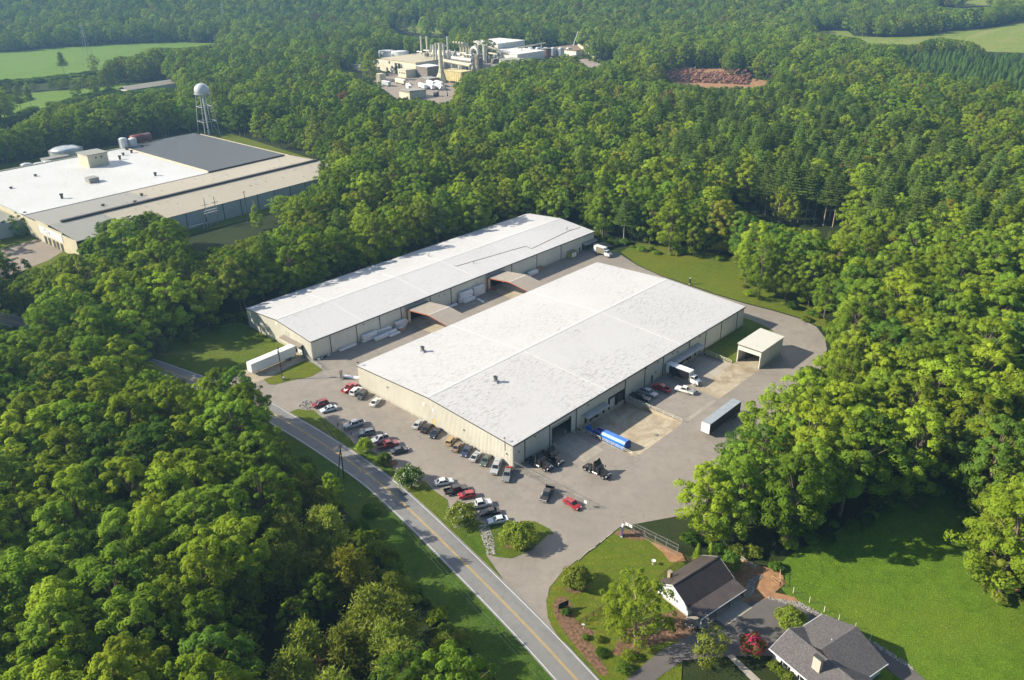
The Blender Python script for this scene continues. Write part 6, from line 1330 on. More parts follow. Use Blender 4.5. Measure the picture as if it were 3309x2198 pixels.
    q = G(82, 752); plant('shade_tree', q, None, broadleaf(102, 9.5, 7.5, .12, 70, 90, .34, .45), 'dark', 'dark spreading tree on the lawn before the far factory', 'tree', seed=30)
    q = G(70, 905); plant('shade_tree', q, None, broadleaf(103, 9, 6.0, .1, 56, 90, .34, .45), 'dark', 'dark round tree standing before the far factory yard', 'tree', seed=31)
    for px, py, s, lb in ((962, 2262, .95, 'rusty brown bare-looking tree at the bottom edge, left of two'), (1040, 2258, .9, 'rusty brown bare-looking tree at the bottom edge, right of two'), (1900, 610, 1.3, 'rusty brown dead tree standing out of the green wood behind')):
        x, y = G(px, py); one = KINDS[('scrub_pine', 'rust')][0]; r = thing('dead_tree', lb, 'tree', (x, y, 0), px, 'rusty dead trees'); r.scale = (s*1.15, s*1.15, s); place('trunk', one[1], r); place('crown', one[0], r)
# ------------------------------------------------------------------ the far factory on the left
M_FWHITE = m_roof('factory_white_roof', (.60, .60, .58), .9, .5, (.34, .26, .18)); M_FDARK = m_roof('factory_dark_roof', (.075, .085, .09), .2, .3, (.05, .055, .06)); M_FTAN = m_roof('factory_tan_roof', (.42, .37, .28), .5, .5, (.24, .21, .16)); M_FGREY = m_roof('factory_grey_roof', (.30, .29, .25), .4, .5, (.2, .19, .17)); M_FRUST = m_roof('factory_rust_roof', (.55, .45, .36), .9, .5, (.45, .16, .06)); M_FWALL = mat('factory_cream_wall', (.52, .47, .34), .7, var=.1, scale=.2); M_FBLUE = mat('factory_blue_wall', (.40, .44, .44), .6, var=.1, scale=.2)
def factory():
    r = thing('factory', 'sprawling old factory with white, dark and tan flat roofs', 'factory', (-9.0, 237.5, 0), math.radians(3.3))
    mb = MB()
    for i in range(14):
        x = 8 + 9.6*i; MB().box(x, .9, 0, x + 9.55, 1.2, 7.8).build('wall_panel', M_FBLUE, r); MB().box(x - .15, .7, 0, x + .15, .897, 7.8).build('pilaster', M_TRIM, r)
    for a, b, m in ((-3, 20, M_FGREY), (20, 46, M_FTAN), (46, 94, M_FTAN), (94, 142, M_FTAN)):
        MB().yprism([(.5, 7.85), (26, 9.7), (26, 9.85), (.5, 8.0)], a, b - .05).build('roof_panel', m, r); MB().yprism([(26.05, 9.7), (53, 8.7), (53, 8.85), (26.05, 9.85)], a, b - .05).build('roof_panel', M_FGREY if a < 45 else m, r)
    MB().box(2, 25.2, 9.9, 141.5, 26.8, 10.7).build('ridge_monitor', M_TRIM, r)
    MB().box(-3, 53.2, 8.9, 91, 146, 9.1).build('roof_panel', M_FWHITE, r); MB().box(91.2, 53.8, 8.9, 139.5, 149, 9.45).build('roof_panel', M_FDARK, r); MB().box(90.6, 53.4, 9.11, 91.19, 146, 9.9).build('parapet', M_FWALL, r)
    MB().box(91.3, 53.25, 8.9, 139.4, 53.75, 9.7).build('parapet', M_TRIM, r); MB().box(4, 145.6, 9.11, 91, 146.2, 9.6).build('parapet', M_FWALL, r)
    MB().box(-22, 85, 7.2, -3.1, 140, 7.5).build('roof_panel', M_FRUST, r); MB().box(-3.4, 54, 9.11, -2.9, 140, 9.5).build('parapet', M_FBLUE, r); MB().box(-22, 56, 6.2, -3.1, 84.9, 6.5).build('roof_panel', M_FGREY, r)
    MB().box(-22, 55.6, 0, -3.1, 56, 6.2).build('wall_panel', M_FBLUE, r)
    for y0, y1 in ((1, 14), (14, 27), (27, 40), (40, 53)): MB().box(-3.3, y0, 0, -3.0, y1 - .05, 7.9 + .06*min(y0, 53 - y0)).build('wall_panel', M_FWALL, r)
    for x in (-3, 142): MB().box(x - .1, 53, 0, x + .1, 146, 8.9).build('wall_panel', M_FWALL, r)
    MB().box(141.8, 1, 0, 142, 53, 7.9).build('wall_panel', M_FWALL, r); MB().box(139.3, 53.8, 0, 139.5, 149, 8.9).build('wall_panel', M_FWALL, r)
    for y in (33, 29, 24.5, 21, 17): MB().box(-3.42, y - 1.2, 0.1, -3.32, y + 1.2, 3.4).build('door', M_DOORD, r)
    s = MB(); s.box(-3.48, 14.5, 4.4, -3.32, 37, 7.7); sg = s.build('sign_board', M_WHITEP, r); lt = mat('blue_sign_paint', (.10, .12, .32), .5, var=.1); mb = MB()
    for k in range(9):
        a, b = math.pi*(.15 + .62*k/9), math.pi*(.15 + .62*(k + 1)/9); mb.tube((-3.5, 29.5 - 3.6*math.cos(a), 5.3 + 1.7*math.sin(a)), (-3.5, 29.5 - 3.6*math.cos(b), 5.3 + 1.7*math.sin(b)), .17, n=4)
    mb.build('sign_arc', lt, sg)
    for y in (30.0, 27.6, 24.4): mb = MB(); mb.box(-3.51, y - .1, 5.0, -3.485, y + .12, 6.3); mb.box(-3.51, y - .9, 5.0, -3.485, y - .7, 6.3) if y > 26 else None; mb.build('sign_letter', lt, sg)
    p = MB(); p.box(56, 114, 9.1, 67, 126, 15.6); pt = p.build('penthouse', M_FWALL, r); MB().box(55.6, 113.6, 15.6, 67.4, 126.4, 16.1).build('penthouse_roof', M_FGREY, pt)
    for x in (60, 63): MB().box(x, 113.8, 13.6, x + .8, 113.995, 14.4).build('louvre', M_DARK, pt)
    MB().box(41, 82, 9.1, 46, 87, 11.6).build('roof_unit', M_FGREY, r)
    for x, y, h in ((20, 66, 2.4), (26, 37, 1.2), (46, 39, 1.4), (70, 70, 1.8), (38, 30, 1.3), (88, 130, 1.6), (90, 140, 1.6), (76, 120, 2.2), (82, 128, 1.5), (30, 120, 1.0), (12, 105, .8), (100, 140, 1.2)): MB().lathe([(.6, 0), (.6, h*.7), (.9, h*.75), (.9, h), (0, h + .2)], (x, y, 9.1), 12).build('roof_vent', M_TRIM, r)
    q = random.Random(5)
    for i in range(46):
        x, y = q.uniform(10, 138), q.choice([8, 14, 20, 33, 40, 47]); z = 8.0 + 1.85*y/26 if y < 26 else 9.85 - 1.0*(y - 26)/27; MB().box(x, y - .7, z, x + .18, y + .7, z + .22).build('skylight_bar', M_FGREY, r)
factory()
def tank(x, y, R, h, label, m, dome=.5, n=28, name='storage_tank', cat='tank', group='storage tanks'):
    r = thing(name, label, cat, (x, y, .05), 0, group); MB().lathe([(R, 0), (R, h)], n=n).build('shell', m, r, smooth=True); MB().lathe([(R, h), (R*1.02, h + .05), (R*.6, h + dome*.75), (0, h + dome)], n=n).build('roof', m, r, smooth=True); MB().box(-R - .25, -.2, 0, -R - .02, .2, h + .4).build('ladder', M_STEEL, r)
M_TWHITE = mat('tank_white', (.60, .61, .60), .5, var=.1, scale=.3); M_TSILV = mat('tank_silver', (.50, .53, .54), .4, .3, var=.1, scale=.3); M_TCREAM = mat('cream_steel', (.56, .50, .34), .5, var=.15, scale=.3)
tank(53, 424, 9.5, 6.6, 'wide silver tank with low dome roof behind the far factory', M_TSILV, 2.0)
for i, (x, y, R, h, lb) in enumerate(((22, 398, 3.0, 7.5, 'tall grey silo at the back edge of the far factory, leftmost'), (28, 396, 3.4, 7.0, 'grey silo at the back edge of the far factory, second from left'), (34, 400, 2.4, 6.5, 'grey silo at the back edge of the far factory, third from left'), (74, 388, 2.4, 14.5, 'pale silo rising behind the roof penthouse, left one'), (79.5, 388, 2.4, 13.5, 'pale silo rising behind the roof penthouse, right one'))): tank(x, y, R, h, lb, M_TSILV if i < 3 else M_TWHITE, .8, 18)
def red_tank():
    r = thing('horizontal_tank', 'dark red horizontal tank behind the roof penthouse', 'tank', (88, 396, 0), .06); MB().tube((-6, 0, 11.5), (6, 0, 11.5), 2.6, n=20).build('shell', mat('oxide_red_tank', (.16, .035, .035), .5, var=.2), r, smooth=True)
    for x in (-4, 4): MB().box(x - .4, -2, 0, x + .4, 2, 9.2).build('cradle', M_STEEL, r)
red_tank()
def pump_house():
    r = thing('pump_house', 'low grey flat-roofed building behind the far factory', 'building', (36, 410, 0), .06); MB().box(0, 0, 0, 14, 6, 5.2).build('wall', M_FBLUE, r); MB().box(-.3, -.3, 5.2, 14.3, 6.3, 5.6).build('roof', M_FGREY, r)
    for x in (3, 7, 11): MB().box(x, -.05, 2.2, x + 1.8, -.005, 3.6).build('window', M_GLASS, r)
pump_house()
def water_tower():
    r = thing('water_tower', 'white ball-topped water tower on slender legs behind the factory', 'water tower', (145, 421, 0), .35); m = mat('tower_white', (.50, .51, .52), .45, var=.06, scale=.3); R, zc = 4.9, 30.2
    prof = [(R*math.cos(t), zc + R*.92*math.sin(t)) for t in np.linspace(-math.pi/2 + .02, math.pi/2 - .02, 17)]; MB().lathe(prof, n=28).build('tank', m, r, smooth=True)
    MB().lathe([(R*1.02, zc - 2.2), (R*1.09, zc - 2.1), (R*1.09, zc - 1.7), (R*1.02, zc - 1.6)], n=28).build('balcony_ring', m, r); MB().tube((0, 0, 0), (0, 0, zc - 4.3), .6, n=12).build('riser_pipe', m, r); MB().tube((0, 0, zc + 4.4), (0, 0, zc + 5.6), .25, .12).build('finial', m, r)
    top = [(R*.93*math.cos(a), R*.93*math.sin(a), zc - 2) for a in (.4, .4 + math.pi/2, .4 + math.pi, .4 + 1.5*math.pi)]; bot = [(7.6*math.cos(a), 7.6*math.sin(a), 0) for a in (.4, .4 + math.pi/2, .4 + math.pi, .4 + 1.5*math.pi)]
    for a, b in zip(bot, top): MB().tube(a, b, .24, .2).build('leg', m, r)
    for f in (.36, .70):
        L = [tuple(np.array(b) + (np.array(t) - np.array(b))*f) for b, t in zip(bot, top)]
        for i in range(4): MB().tube(L[i], L[(i + 1) % 4], .16).build('strut', m, r)
    for f0, f1 in ((0, .36), (.36, .70), (.70, 1)):
        for i in range(4): a = np.array(bot[i]) + (np.array(top[i]) - np.array(bot[i]))*f0; b = np.array(bot[(i + 1) % 4]) + (np.array(top[(i + 1) % 4]) - np.array(bot[(i + 1) % 4]))*f1; MB().tube(a, b, .05, n=4).build('tie_rod', m, r)
water_tower()
def lattice(x, y, h, w, label, arms=3, name='transmission_tower', group='lattice towers', rz=.5):
    r = thing(name, label, 'pylon', (x, y, float(hill(x, y))), rz, group); m = M_STEEL; wz = lambda z: w*(1 - .82*min(1, z/(h*.72)))/2 + .35
    for sx in (-1, 1):
        for sy in (-1, 1): MB().path([(sx*wz(z), sy*wz(z), z) for z in (0, h*.36, h*.72, h)], .16, 4).build('leg', m, r)
    mb = MB(); zs = np.linspace(0, h, 10)
    for a, b in zip(zs, zs[1:]):
        for s in (-1, 1): mb.tube((-wz(a), s*wz(a), a), (wz(b), s*wz(b), b), .08, n=4); mb.tube((s*wz(a), -wz(a), a), (s*wz(b), wz(b), b), .08, n=4)
    mb.build('bracing', m, r)
    for i in range(arms): z = h*(.72 + .26*i/max(1, arms - 1)); MB().path([(-4.5 + i*.7, 0, z), (0, 0, z + .9), (4.5 - i*.7, 0, z)], .12, 4).build('crossarm', m, r)
lattice(239, 854, 40, 9, 'grey lattice power pylon standing in the far green field'); x_, y_ = GT(728, 95); lattice(x_, y_, 34, 8, 'faint lattice power pylon among the trees beyond the field', 3)
def substation():
    r = thing('substation', 'small galvanised substation frame beside the blue factory wall', 'substation', G(690, 730) + (0,), .05)
    for x in (-2.5, 2.5): 
        MB().tube((x, 0, 0), (x, 0, 13.5), .22, .16).build('mast', M_STEEL, r); MB().box(x - 1.6, -.1, 10.6, x + 1.6, .1, 10.85).build('crossarm', M_STEEL, r)
    for z in (6.5, 7.6): MB().box(-3.4, -.3, z, 3.4, .3, z + .25).build('beam', M_STEEL, r)
    for x in (-6, -4.4, -3): MB().box(x, -1.5, 0, x + 1.0, .5, 2.6).build('transformer', M_STEEL, r, bevel=.06)
    MB().box(-13, -2, 2.6, -5.5, -.4, 2.9).build('bus_roof', M_STEEL, r)
substation()
q = G(803, 718); pole(q[0], q[1], 15, .2, 'tall dark pole beside the blue factory wall', arm=1.6); q = G(830, 726); pole(q[0], q[1], 11.5, .2, 'shorter weathered pole on the clearing by the factory', arm=1.4, m=M_WOOD)
for px, py, lb in ((421, 452, 'thin pole at the far edge of the factory lawn, left of three'), (518, 430, 'thin pole at the far edge of the factory lawn, middle of three'), (537, 445, 'thin pole at the far edge of the factory lawn, right of three')): q = G(px, py); pole(q[0], q[1], 11, .4, lb, arm=1.6, m=M_WOOD)
def long_shed(px, py, px2, py2, w, h, label, m):
    a, b = GT(px, py), GT(px2, py2); L = math.hypot(b[0] - a[0], b[1] - a[1]); r = thing('farm_shed', label, 'shed', (a[0], a[1], float(hill(*a))), math.atan2(b[1] - a[1], b[0] - a[0])); MB().box(0, 0, 0, L, w, h).build('wall', M_WALLP, r)
    MB().yprism([(-.4, h - .1), (w/2, h + 2.6), (w + .4, h - .1), (w + .4, h + .1), (w/2, h + 2.8), (-.4, h + .1)], -.5, L + .5).build('roof', m, r)
long_shed(415, 310, 575, 285, 14, 4.5, 'long pale farm shed among the trees beyond the factory', M_FTAN)
# ------------------------------------------------------------------ the wood-products plant beyond the trees
M_PCREAM = mat('plant_cream_wall', (.60, .55, .42), .7, var=.1, scale=.15); M_PROOF = m_roof('plant_tan_roof', (.46, .40, .26), .6, .5, (.3, .22, .12)); M_PGREY = mat('plant_grey_brown_wall', (.20, .17, .14), .7, var=.1, scale=.2); M_DUCT = mat('plant_duct_steel', (.50, .48, .42), .45, .25, var=.2, scale=.4); M_PYEL = mat('plant_yellow_steel', (.58, .47, .20), .6, var=.2, scale=.3)
def block(name, label, x0, y0, x1, y1, h, wall, roof, opens=(), over=.4, group='plant buildings', cat='building', rise=.4):
    r = thing(name, label, cat, (x0, y0, .05), 0, group); X, Y = x1 - x0, y1 - y0; MB().box(0, 0, 0, X, Y, h).build('wall', wall, r); MB().xprism([(-over, h), (X + over, h), (X + over, h + .35), (-over, h + .35 + rise)][::-1], -over, Y + over).build('roof', roof, r)
    for kind, y, z, w, hh in opens: MB().box(-.12, y - w/2, z, -.01, y + w/2, z + hh).build('door' if kind == 'd' else 'window', M_DOORD, r)
    return r
block('plant_building', 'low cream hall at the left end of the wood plant', 416, 572, 478, 611, 4.6, M_PCREAM, M_PCREAM, [('d', 6, 0, 3, 3)])
block('plant_building', 'large cream hall with tan roof in the wood plant', 413, 517, 498, 570, 11.5, M_PCREAM, M_PROOF, [('d', 30, 0, 3.4, 9.5), ('d', 25, 0, 3.4, 9.5), ('w', 40, 8, 2, 2.4), ('d', 44, 0, 3, 4), ('w', 36, 4, 3, 2)])
block('plant_building', 'small white hut before the cream hall of the wood plant', 400, 588, 410, 601, 4.2, M_PCREAM, M_FGREY); block('plant_building', 'white office block before the grey-brown cube', 398, 514, 411, 526, 6.6, M_PCREAM, M_PCREAM, [('w', 2 + 2.5*i, 3.4, 1.2, 1.4) for i in range(4)])
block('plant_building', 'grey-brown cube building with white roof in the wood plant', 410, 497, 426, 513.5, 9.8, M_PGREY, M_WHITEP, [('w', 14.5, 4.5, .8, 2.5)], rise=.1)
block('plant_building', 'big pale hall at the back of the wood plant', 556, 546, 600, 586, 14.5, M_WALLP, M_WALLP, rise=.1); block('plant_building', 'low pale hall right of the wood plant', 536, 498, 580, 545, 9.0, M_WALLP, M_WALLP, rise=.1); block('plant_building', 'small tan-walled hall at the edge of the trees by the plant', 500, 470, 522, 492, 8.0, M_PCREAM, M_FGREY)
block('plant_building', 'brown flat-roofed timber store beyond the wood plant', 616, 484, 660, 524, 6.0, M_WALLP, mat('brown_store_roof', (.22, .15, .08), .8, var=.15, scale=.2)); block('plant_building', 'rust-brown tower shed beyond the wood plant', 590, 505, 598, 513, 9, mat('rust_brown_wall', (.20, .08, .05), .7, var=.2), M_FGREY)
block('plant_building', 'pale shed with dark roof at the near edge of the plant yard', 324, 421.5, 342, 435, 5.6, M_PCREAM, M_FGREY, [('d', 3, 0, 2, 2.4)], rise=1.2); block('plant_building', 'dark low shelter beside the plant yard trailers', 386, 468, 398, 480, 4.5, M_PGREY, M_FGREY); block('plant_building', 'pale hall behind the ducts of the wood plant', 466, 440, 520, 468, 8.5, M_PCREAM, M_FGREY)
def yellow_plant():
    r = thing('process_frame', 'ochre yellow steel process building beside the main stack', 'plant equipment', (404, 444, .05)); MB().box(0, 0, 2.2, 12, 24, 10.6).build('housing', M_PYEL, r); MB().box(-.5, -.5, 10.6, 12.5, 24.5, 11).build('roof', M_PYEL, r)
    for x in (.5, 11.5):
        for y in (.6, 8, 16, 23.4): MB().box(x - .25, y - .25, 0, x + .25, y + .25, 2.2).build('column', M_PYEL, r)
    for i in range(8): MB().box(-.25, 1 + 2.8*i, 2.3, -.01, 1.4 + 2.8*i, 10.5).build('stiffener', M_TCREAM, r)
yellow_plant()
def stack_(x, y, h, r0, label, m=M_DUCT, flare=None, z=0):
    r = thing('chimney_stack', label, 'chimney', (x, y, .05 + z), 0, 'plant chimney stacks'); MB().tube((0, 0, 0), (0, 0, h - z), r0, r0*.92, n=16).build('shaft', m, r, smooth=False); MB().lathe([(r0*.93, h - z), (r0*1.1, h - z + .01), (r0*1.1, h - z + .8), (r0*.8, h - z + .82)], n=16).build('rim', m, r)
    if flare: MB().lathe([(flare, 0), (flare*.95, 2), (r0*1.5, 8), (r0, 12)], n=8).build('flared_base', m, r)
stack_(403, 470, 33.4, 1.75, 'stout cream chimney with flared foot in the wood plant', M_TCREAM, 6.0)
for x, y, h, rr, lb in ((460, 562, 29, 1.0, 'thin steel chimney, leftmost in the wood plant'), (460, 553, 29, 1.0, 'thin cream chimney, second from left in the wood plant'), (450, 510.7, 32.5, 1.05, 'tallest thin steel chimney behind the stout cream one'), (440, 520.7, 25, 1.0, 'short pale chimney left of the stout cream one, outer'), (440, 517, 27, 1.0, 'short pale chimney left of the stout cream one, inner'), (440, 506, 27.2, 1.0, 'short pale chimney just right of the stout cream one')): stack_(x, y, h, rr, lb, M_TCREAM if 'cream chimney, second' in lb else M_DUCT)
def ducts():
    r = thing('dryer_ducts', 'tangle of pale ducts, towers and pipes in the wood plant', 'plant equipment', (430, 459, .05)); q = random.Random(3)
    MB().tube((0, 36, 14.2), (0, 0, 12.5), 1.5, n=14).build('main_duct', M_TCREAM, r); MB().tube((10, 35, 15.7), (10, 8, 15.3), 1.9, n=14).build('main_duct', M_DUCT, r); MB().tube((10, 35, 12.4), (10, 8, 12.0), 1.1, n=12).build('main_duct', M_DUCT, r)
    mb = MB(); pts = [(30, 24 + 5*math.cos(t), 19 + 5*math.sin(t)) for t in np.linspace(-.6, math.pi + .4, 12)]; mb.path(pts, 1.9, 12); mb.build('loop_duct', M_DUCT, r); MB().tube((30, 19, 5), (30, 19, 18), 4.0, n=16).build('cyclone', M_PGREY, r); MB().tube((30, 27, 4), (30, 27, 16), 1.6, n=12).build('loop_leg', M_DUCT, r)
    for i in range(4):
        y = 42 + 4.2*i; mb = MB(); mb.path([(40, y, 10), (40, y, 22), (38, y + 3.6, 26), (34, y + 4.2, 26.5)], .95, 10); mb.build('elbow_duct', M_TCREAM, r)
    for i in range(5): MB().tube((26, 48 + 8*i, 2), (26, 48 + 8*i, 15), 2.4, n=14).build('cyclone', M_DUCT, r); MB().lathe([(2.4, 0), (.5, 5)], (26, 48 + 8*i, 15), 14).build('cyclone_cone', M_DUCT, r)
    for i in range(46):
        x, y, z = q.uniform(14, 52), q.uniform(6, 108), q.uniform(6, 19); k = q.randrange(3); L = q.uniform(3, 12); e = [(x + L, y, z), (x, y + L, z), (x, y, z + q.uniform(3, 8))][k]
        MB().tube((x, y, z), e, q.uniform(.25, .7), n=8).build('pipe', q.choice([M_DUCT, M_TCREAM, M_STEEL]), r)
    for i in range(16):
        x, y = q.uniform(14, 50), q.uniform(8, 106); MB().box(x, y, 0, x + q.uniform(2, 6), y + q.uniform(2, 6), q.uniform(7, 16)).build('housing', q.choice([M_DUCT, M_TCREAM, M_PGREY]), r)
    for i in range(14): x, y = q.uniform(14, 50), q.uniform(8, 106); MB().box(x, y, 0, x + .5, y + .5, q.uniform(12, 20)).build('steel_column', M_STEEL, r)
    for y in (0, 12, 24, 36): 
        for x in (-1, 9): MB().box(x, y, 0, x + .6, y + .6, 11.5).build('duct_support', M_STEEL, r)
    MB().tube((70, 51, 3), (70, 51, 21), 2.2, n=14).build('tower', M_DUCT, r); MB().path([(70, 51, 20), (76, 40, 17), (84, 30, 12)], 1.0, 8).build('elbow_duct', M_TCREAM, r)
ducts()
tank(474, 614, 9.5, 9.5, 'wide white tank behind the wood plant, right of two', M_TWHITE, .8); tank(474, 636, 9.5, 8.5, 'wide white tank behind the wood plant, left of two', M_TWHITE, .8); tank(369, 515, 4.2, 7.2, 'cream cylindrical tank at the edge of the plant yard', M_TCREAM, .3, 20)
for i in range(6): tank(596 + 5*i, 534 - 7*i, 3.4, 7.2, f'silver bin beyond the wood plant, {("leftmost", "second from left", "third from left", "third from right", "second from right", "rightmost")[i]}', M_TSILV, 1.6, 16)
for i, (x, y, L, lb) in enumerate(((372, 491, 16, 'long cream office trailer in the plant yard'), (357, 462, 14, 'white trailer in the plant yard, nearest the shed'), (368, 456, 15, 'white trailer in the plant yard row, left'), (371, 449, 15, 'white trailer in the plant yard row, middle'), (374, 441, 15, 'white trailer in the plant yard row, right'), (383, 462, 15, 'white trailer behind the plant yard row, left'), (386, 454, 15, 'white trailer behind the plant yard row, right'), (356, 492, 11, 'grey-blue container at the edge of the plant yard'))):
    r = thing('yard_trailer', lb, 'trailer', (x, y, .06), math.radians((80, 60, 70, 70, 70, 72, 72, 85)[i]), 'trailers in the plant yard'); MB().box(-L/2, -1.4, 1.0, L/2, 1.4, 4.2).build('box', M_WHITEP if i not in (0, 7) else M_PCREAM if i == 0 else M_FBLUE, r, bevel=.05); MB().box(-L/2, -1.42, 4.205, L/2, 1.42, 4.26).build('roof', M_WHITEP, r)
    for k in (-.36, -.28, .34): MB().tube((L*k, -1.2, .5), (L*k, 1.2, .5), .5, n=10).build('axle', M_DARK, r)
def grapple():
    r = thing('log_loader', 'dark log loader with raised bent boom in the plant yard', 'loader', (349, 417, .06), .3); MB().box(-2.2, -1.6, .2, 2.2, 1.6, 1.3).build('track_base', M_DARK, r, bevel=.1); MB().box(-2, -1.5, 1.35, 2, 1.5, 3.6).build('house', M_DOORD, r, bevel=.2); MB().path([(0, -1, 3), (0, -6, 8), (0, -9, 8.6)], .45, 6).build('boom', M_DOORD, r); MB().path([(0, -9, 8.6), (0, -11, 4), (0, -11, 2.2)], .35, 6).build('stick', M_DOORD, r); MB().lathe([(.2, 0), (.9, -.9), (.4, -1.6)], (0, -11, 2.4), 8).build('grapple', M_DARK, r)
grapple()
def crane():
    r = thing('mobile_crane', 'pale crane boom raised beyond the timber store', 'crane', (650, 518, 0), 0); MB().box(-2, -5, .4, 2, 5, 2.4).build('carrier', M_WHITEP, r, bevel=.1); MB().tube((0, 0, 2.4), (0, -8.5, 22.5), .75, .4, n=6).build('boom', M_TWHITE, r); MB().box(-1.2, -1.5, 2.4, 1.2, 2, 4.4).build('cab', M_TCREAM, r)
crane()
def conveyor(A, B, label, w=3.0):
    A, B = np.array(A, float), np.array(B, float); r = thing('conveyor', label, 'conveyor', tuple(A[:2]) + (0,), 0, 'plant conveyors'); e = B - A; a = np.array([0, 0, A[2]]); b = e + a; MB().tube(a, b, w/2, n=6).build('gallery', M_TCREAM, r)
    for f in (.15, .5, .85): p = a + (b - a)*f; MB().box(p[0] - .4, p[1] - .4, 0, p[0] + .4, p[1] + .4, p[2]).build('trestle', M_STEEL, r)
conveyor((641, 501, 9), (612, 455, 1.5), 'sloping pale conveyor, left one beyond the timber store'); conveyor((650, 497, 9), (622, 449, 1.5), 'sloping pale conveyor, right one beyond the timber store'); conveyor((560, 520, 12), (592, 508, 15), 'thin conveyor rising to the rust-brown tower shed', 1.6)
heap('scrap_heap', 381, 540, 'scattered dark scrap across the plant yard', 60, 16, [M_DARK, M_STEEL, M_DOORD, M_TSILV], 6, 'scrap', 2.2)
# log stacks
def log_deck():
    r = thing('log_deck', 'long deck of reddish logs piled beyond the woods', 'log pile', (572, 300, .06), math.radians(-68)); q = random.Random(9); m1 = mat('log_bark_red', (.26, .11, .075), .9, var=.35, scale=.6); m2 = mat('log_ends', (.42, .24, .13), .9, var=.3)
    n = 0
    for row in range(5):
        for k in range(56):
            x = -46 + k*1.65 + q.uniform(-.3, .3); h = 3.6 + 1.6*math.sin(k*.21 + row); z = .5 + q.random()*h
            y = -26 + row*12 + q.uniform(-1, 1); L = q.uniform(9, 12.5); rr = q.uniform(.5, .85); t = q.uniform(-.10, .10)
            MB().tube((x, y, z), (x + L*math.sin(t), y + L*math.cos(t), z + q.uniform(-.3, .3)), rr, rr*.8, n=6).build('log', m1 if q.random() < .8 else m2, r); n += 1
            if n >= 280: break
log_deck()
plants()
# ------------------------------------------------------------------ trees into the scene
def one_tree(name, kind, tone, var, x, y, s, sx, rot, label, group=None, cat='tree', z=0.0):
    cm, tm, _ = KINDS[(kind, tone)][var]
    r = thing(name, label, cat, (x, y, z), rot, group)
    r.scale = (sx, sx, s); place('trunk', tm, r); place('crown', cm, r); return r
def pick_individuals():
    groups = {}
    px, py, w = proj([t['x'] for t in TREES], [t['y'] for t in TREES], [float(hill(t['x'], t['y'])) + .6*HT[t['kind']]*t['s'] for t in TREES])
    for i, t in enumerate(TREES):
        t['px'], t['py'], t['size'] = float(px[i]), float(py[i]), HT[t['kind']]*t['s']/float(w[i])
        if w[i] > 10 and 0 < px[i] < PW and -20 < py[i] < PH + 40: groups.setdefault(t['kind'], []).append(t)
    chosen = []
    for k, lst in groups.items():
        lst.sort(key=lambda t: -t['size']); chosen += lst[:{'broadleaf_tree': 300, 'pine_tree': 120, 'scrub_pine': 90, 'young_pine': 60}.get(k, 0)]
    return chosen
TONE_WORD = dict(bright='yellow-green', mid='mid-green', dark='dark green', olive='olive green', yellow='yellowing', rust='rusty brown', pine='pale-trunked', young='young', scrub='olive', silver='silvery')
KIND_WORD = dict(broadleaf_tree='broadleaf tree', pine_tree='tall pine', young_pine='plantation pine', scrub_pine='scrub pine')
def wood_name(t):
    x, y = t['x'], t['y']
    if t['kind'] == 'scrub_pine': return 'scrub beside the road'
    if x < -20 and y < 138: return 'wood across the road'
    if y < -30 and x > -2: return 'wood right of the yard'
    if x < 150 and y > 118: return 'wood behind the long warehouse'
    if t['kind'] == 'pine_tree': return 'pine stand on the right'
    return 'wood beyond the back lawn'
ORD = ['', 'first', 'second', 'third', 'fourth', 'fifth', 'sixth', 'seventh', 'eighth', 'ninth', 'tenth', 'eleventh', 'twelfth']
def ordinal(n):
    if n <= 12: return ORD[n]
    s = 'th' if 10 <= n % 100 <= 20 else {1: 'st', 2: 'nd', 3: 'rd'}.get(n % 10, 'th'); return f'{n}{s}'
chosen = pick_individuals(); ids = {id(t) for t in chosen}
by = {}
for t in chosen: by.setdefault((wood_name(t), KIND_WORD[t['kind']]), []).append(t)
for (wn, kw), lst in by.items():
    lst.sort(key=lambda t: t['yc']); depth = 16.0; y0 = lst[0]['yc']; rows = {}
    for t in lst: rows.setdefault(int((t['yc'] - y0)//depth), []).append(t)
    for ri, key in enumerate(sorted(rows), 1):
        row = sorted(rows[key], key=lambda t: t['px'])
        for k, t in enumerate(row, 1):
            rw = 'nearest' if ri == 1 else ordinal(ri)
            lab = f"{TONE_WORD[t['tone']]} {kw}, {ordinal(k)} from left, {rw} row, {wn}"
            one_tree(t['kind'], t['kind'], t['tone'], t['var'], t['x'], t['y'], t['s'], t['sx'], t['rot'], lab, f'{kw}s of the {wn}', z=float(hill(t['x'], t['y'])))
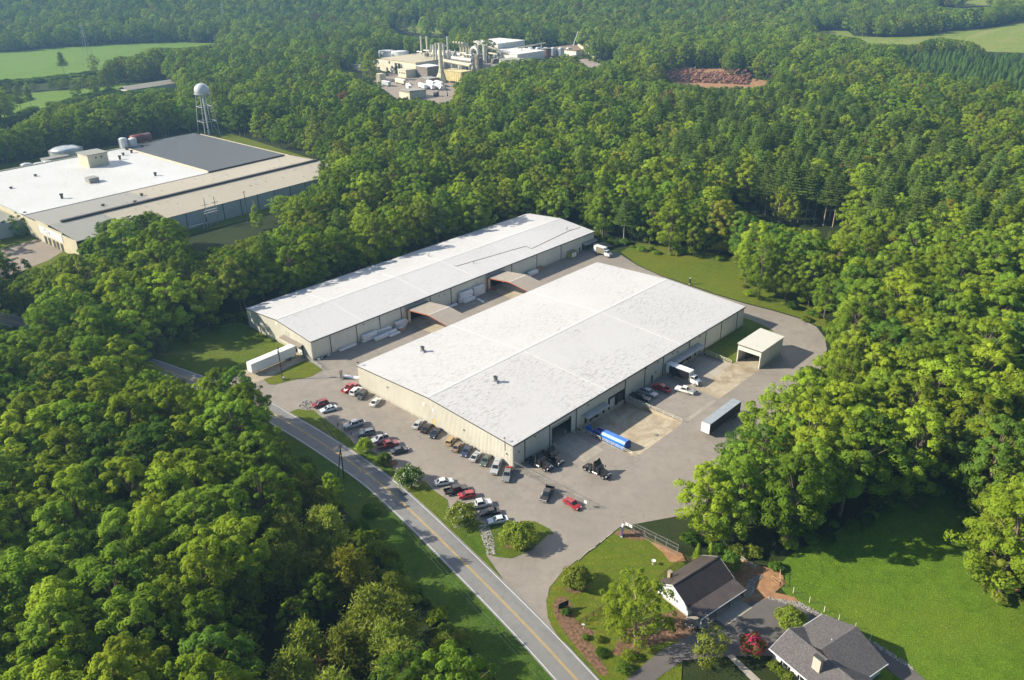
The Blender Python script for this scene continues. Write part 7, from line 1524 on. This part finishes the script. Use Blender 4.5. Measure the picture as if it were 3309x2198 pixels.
def far_wood(name, trees, label, cat):
    lib = bpy.data.collections.new(name + '_library'); keys = sorted({(t['kind'], t['tone'], t['var']) for t in trees}); order = {}
    for i, (k, tone, v) in enumerate(keys):
        o = bpy.data.objects.new(f'library_{i:03d}', KINDS[(k, tone)][v][2]); lib.objects.link(o); order[(k, tone, v)] = i
    me = bpy.data.meshes.new(name); n = len(trees)
    co = np.array([(t['x'], t['y'], float(hill(t['x'], t['y'])) + t.get('z', 0)) for t in trees], np.float32)
    me.vertices.add(n); me.vertices.foreach_set('co', co.ravel())
    a = me.attributes.new('pick', 'INT', 'POINT'); a.data.foreach_set('value', np.array([order[(t['kind'], t['tone'], t['var'])] for t in trees], np.int32))
    a = me.attributes.new('turn', 'FLOAT_VECTOR', 'POINT'); a.data.foreach_set('vector', np.array([(0, 0, t['rot']) for t in trees], np.float32).ravel())
    a = me.attributes.new('size', 'FLOAT_VECTOR', 'POINT'); a.data.foreach_set('vector', np.array([(t['sx'], t['sx'], t['s']) for t in trees], np.float32).ravel())
    ob = place(name, me); tag(ob, label, cat, None, 'stuff')
    ng = bpy.data.node_groups.new(name, 'GeometryNodeTree')
    ng.interface.new_socket('Geometry', in_out='INPUT', socket_type='NodeSocketGeometry'); ng.interface.new_socket('Geometry', in_out='OUTPUT', socket_type='NodeSocketGeometry')
    N = ng.nodes; gi, go = N.new('NodeGroupInput'), N.new('NodeGroupOutput'); ip = N.new('GeometryNodeInstanceOnPoints'); ci = N.new('GeometryNodeCollectionInfo')
    ci.inputs['Collection'].default_value = lib; ci.inputs['Separate Children'].default_value = True; ci.inputs['Reset Children'].default_value = True
    def attr(nm, typ): o = N.new('GeometryNodeInputNamedAttribute'); o.data_type = typ; o.inputs['Name'].default_value = nm; return o.outputs['Attribute']
    e = N.new('FunctionNodeEulerToRotation'); L = ng.links.new; L(attr('turn', 'FLOAT_VECTOR'), e.inputs[0])
    L(gi.outputs[0], ip.inputs['Points']); L(ci.outputs[0], ip.inputs['Instance']); ip.inputs['Pick Instance'].default_value = True
    L(attr('pick', 'INT'), ip.inputs['Instance Index']); L(e.outputs[0], ip.inputs['Rotation']); L(attr('size', 'FLOAT_VECTOR'), ip.inputs['Scale']); L(ip.outputs[0], go.inputs[0])
    md = ob.modifiers.new('scatter', 'NODES'); md.node_group = ng; return ob
rest = [t for t in TREES if id(t) not in ids]
far_wood('woodland', rest, 'unbroken green woodland reaching from the works to the hills', 'woodland')
far_wood('undergrowth', UNDER, 'low bushes and weeds along the edges of the woods', 'undergrowth')
# ------------------------------------------------------------------ air
def build_haze():
    m = bpy.data.materials.new('haze'); m.use_nodes = True; nt = m.node_tree; nt.nodes.remove(nt.nodes['Principled BSDF'])
    v = nt.nodes.new('ShaderNodeVolumePrincipled'); v.inputs['Color'].default_value = (.36, .66, 1.0, 1); v.inputs['Density'].default_value = .00014; v.inputs['Anisotropy'].default_value = .25
    nt.links.new(v.outputs[0], nt.nodes['Material Output'].inputs['Volume'])
    mb = MB(); mb.box(-4200, -4200, -1.6, 4200, 4200, 135); o = mb.build('haze', m); tag(o, kind='stuff')
build_haze()
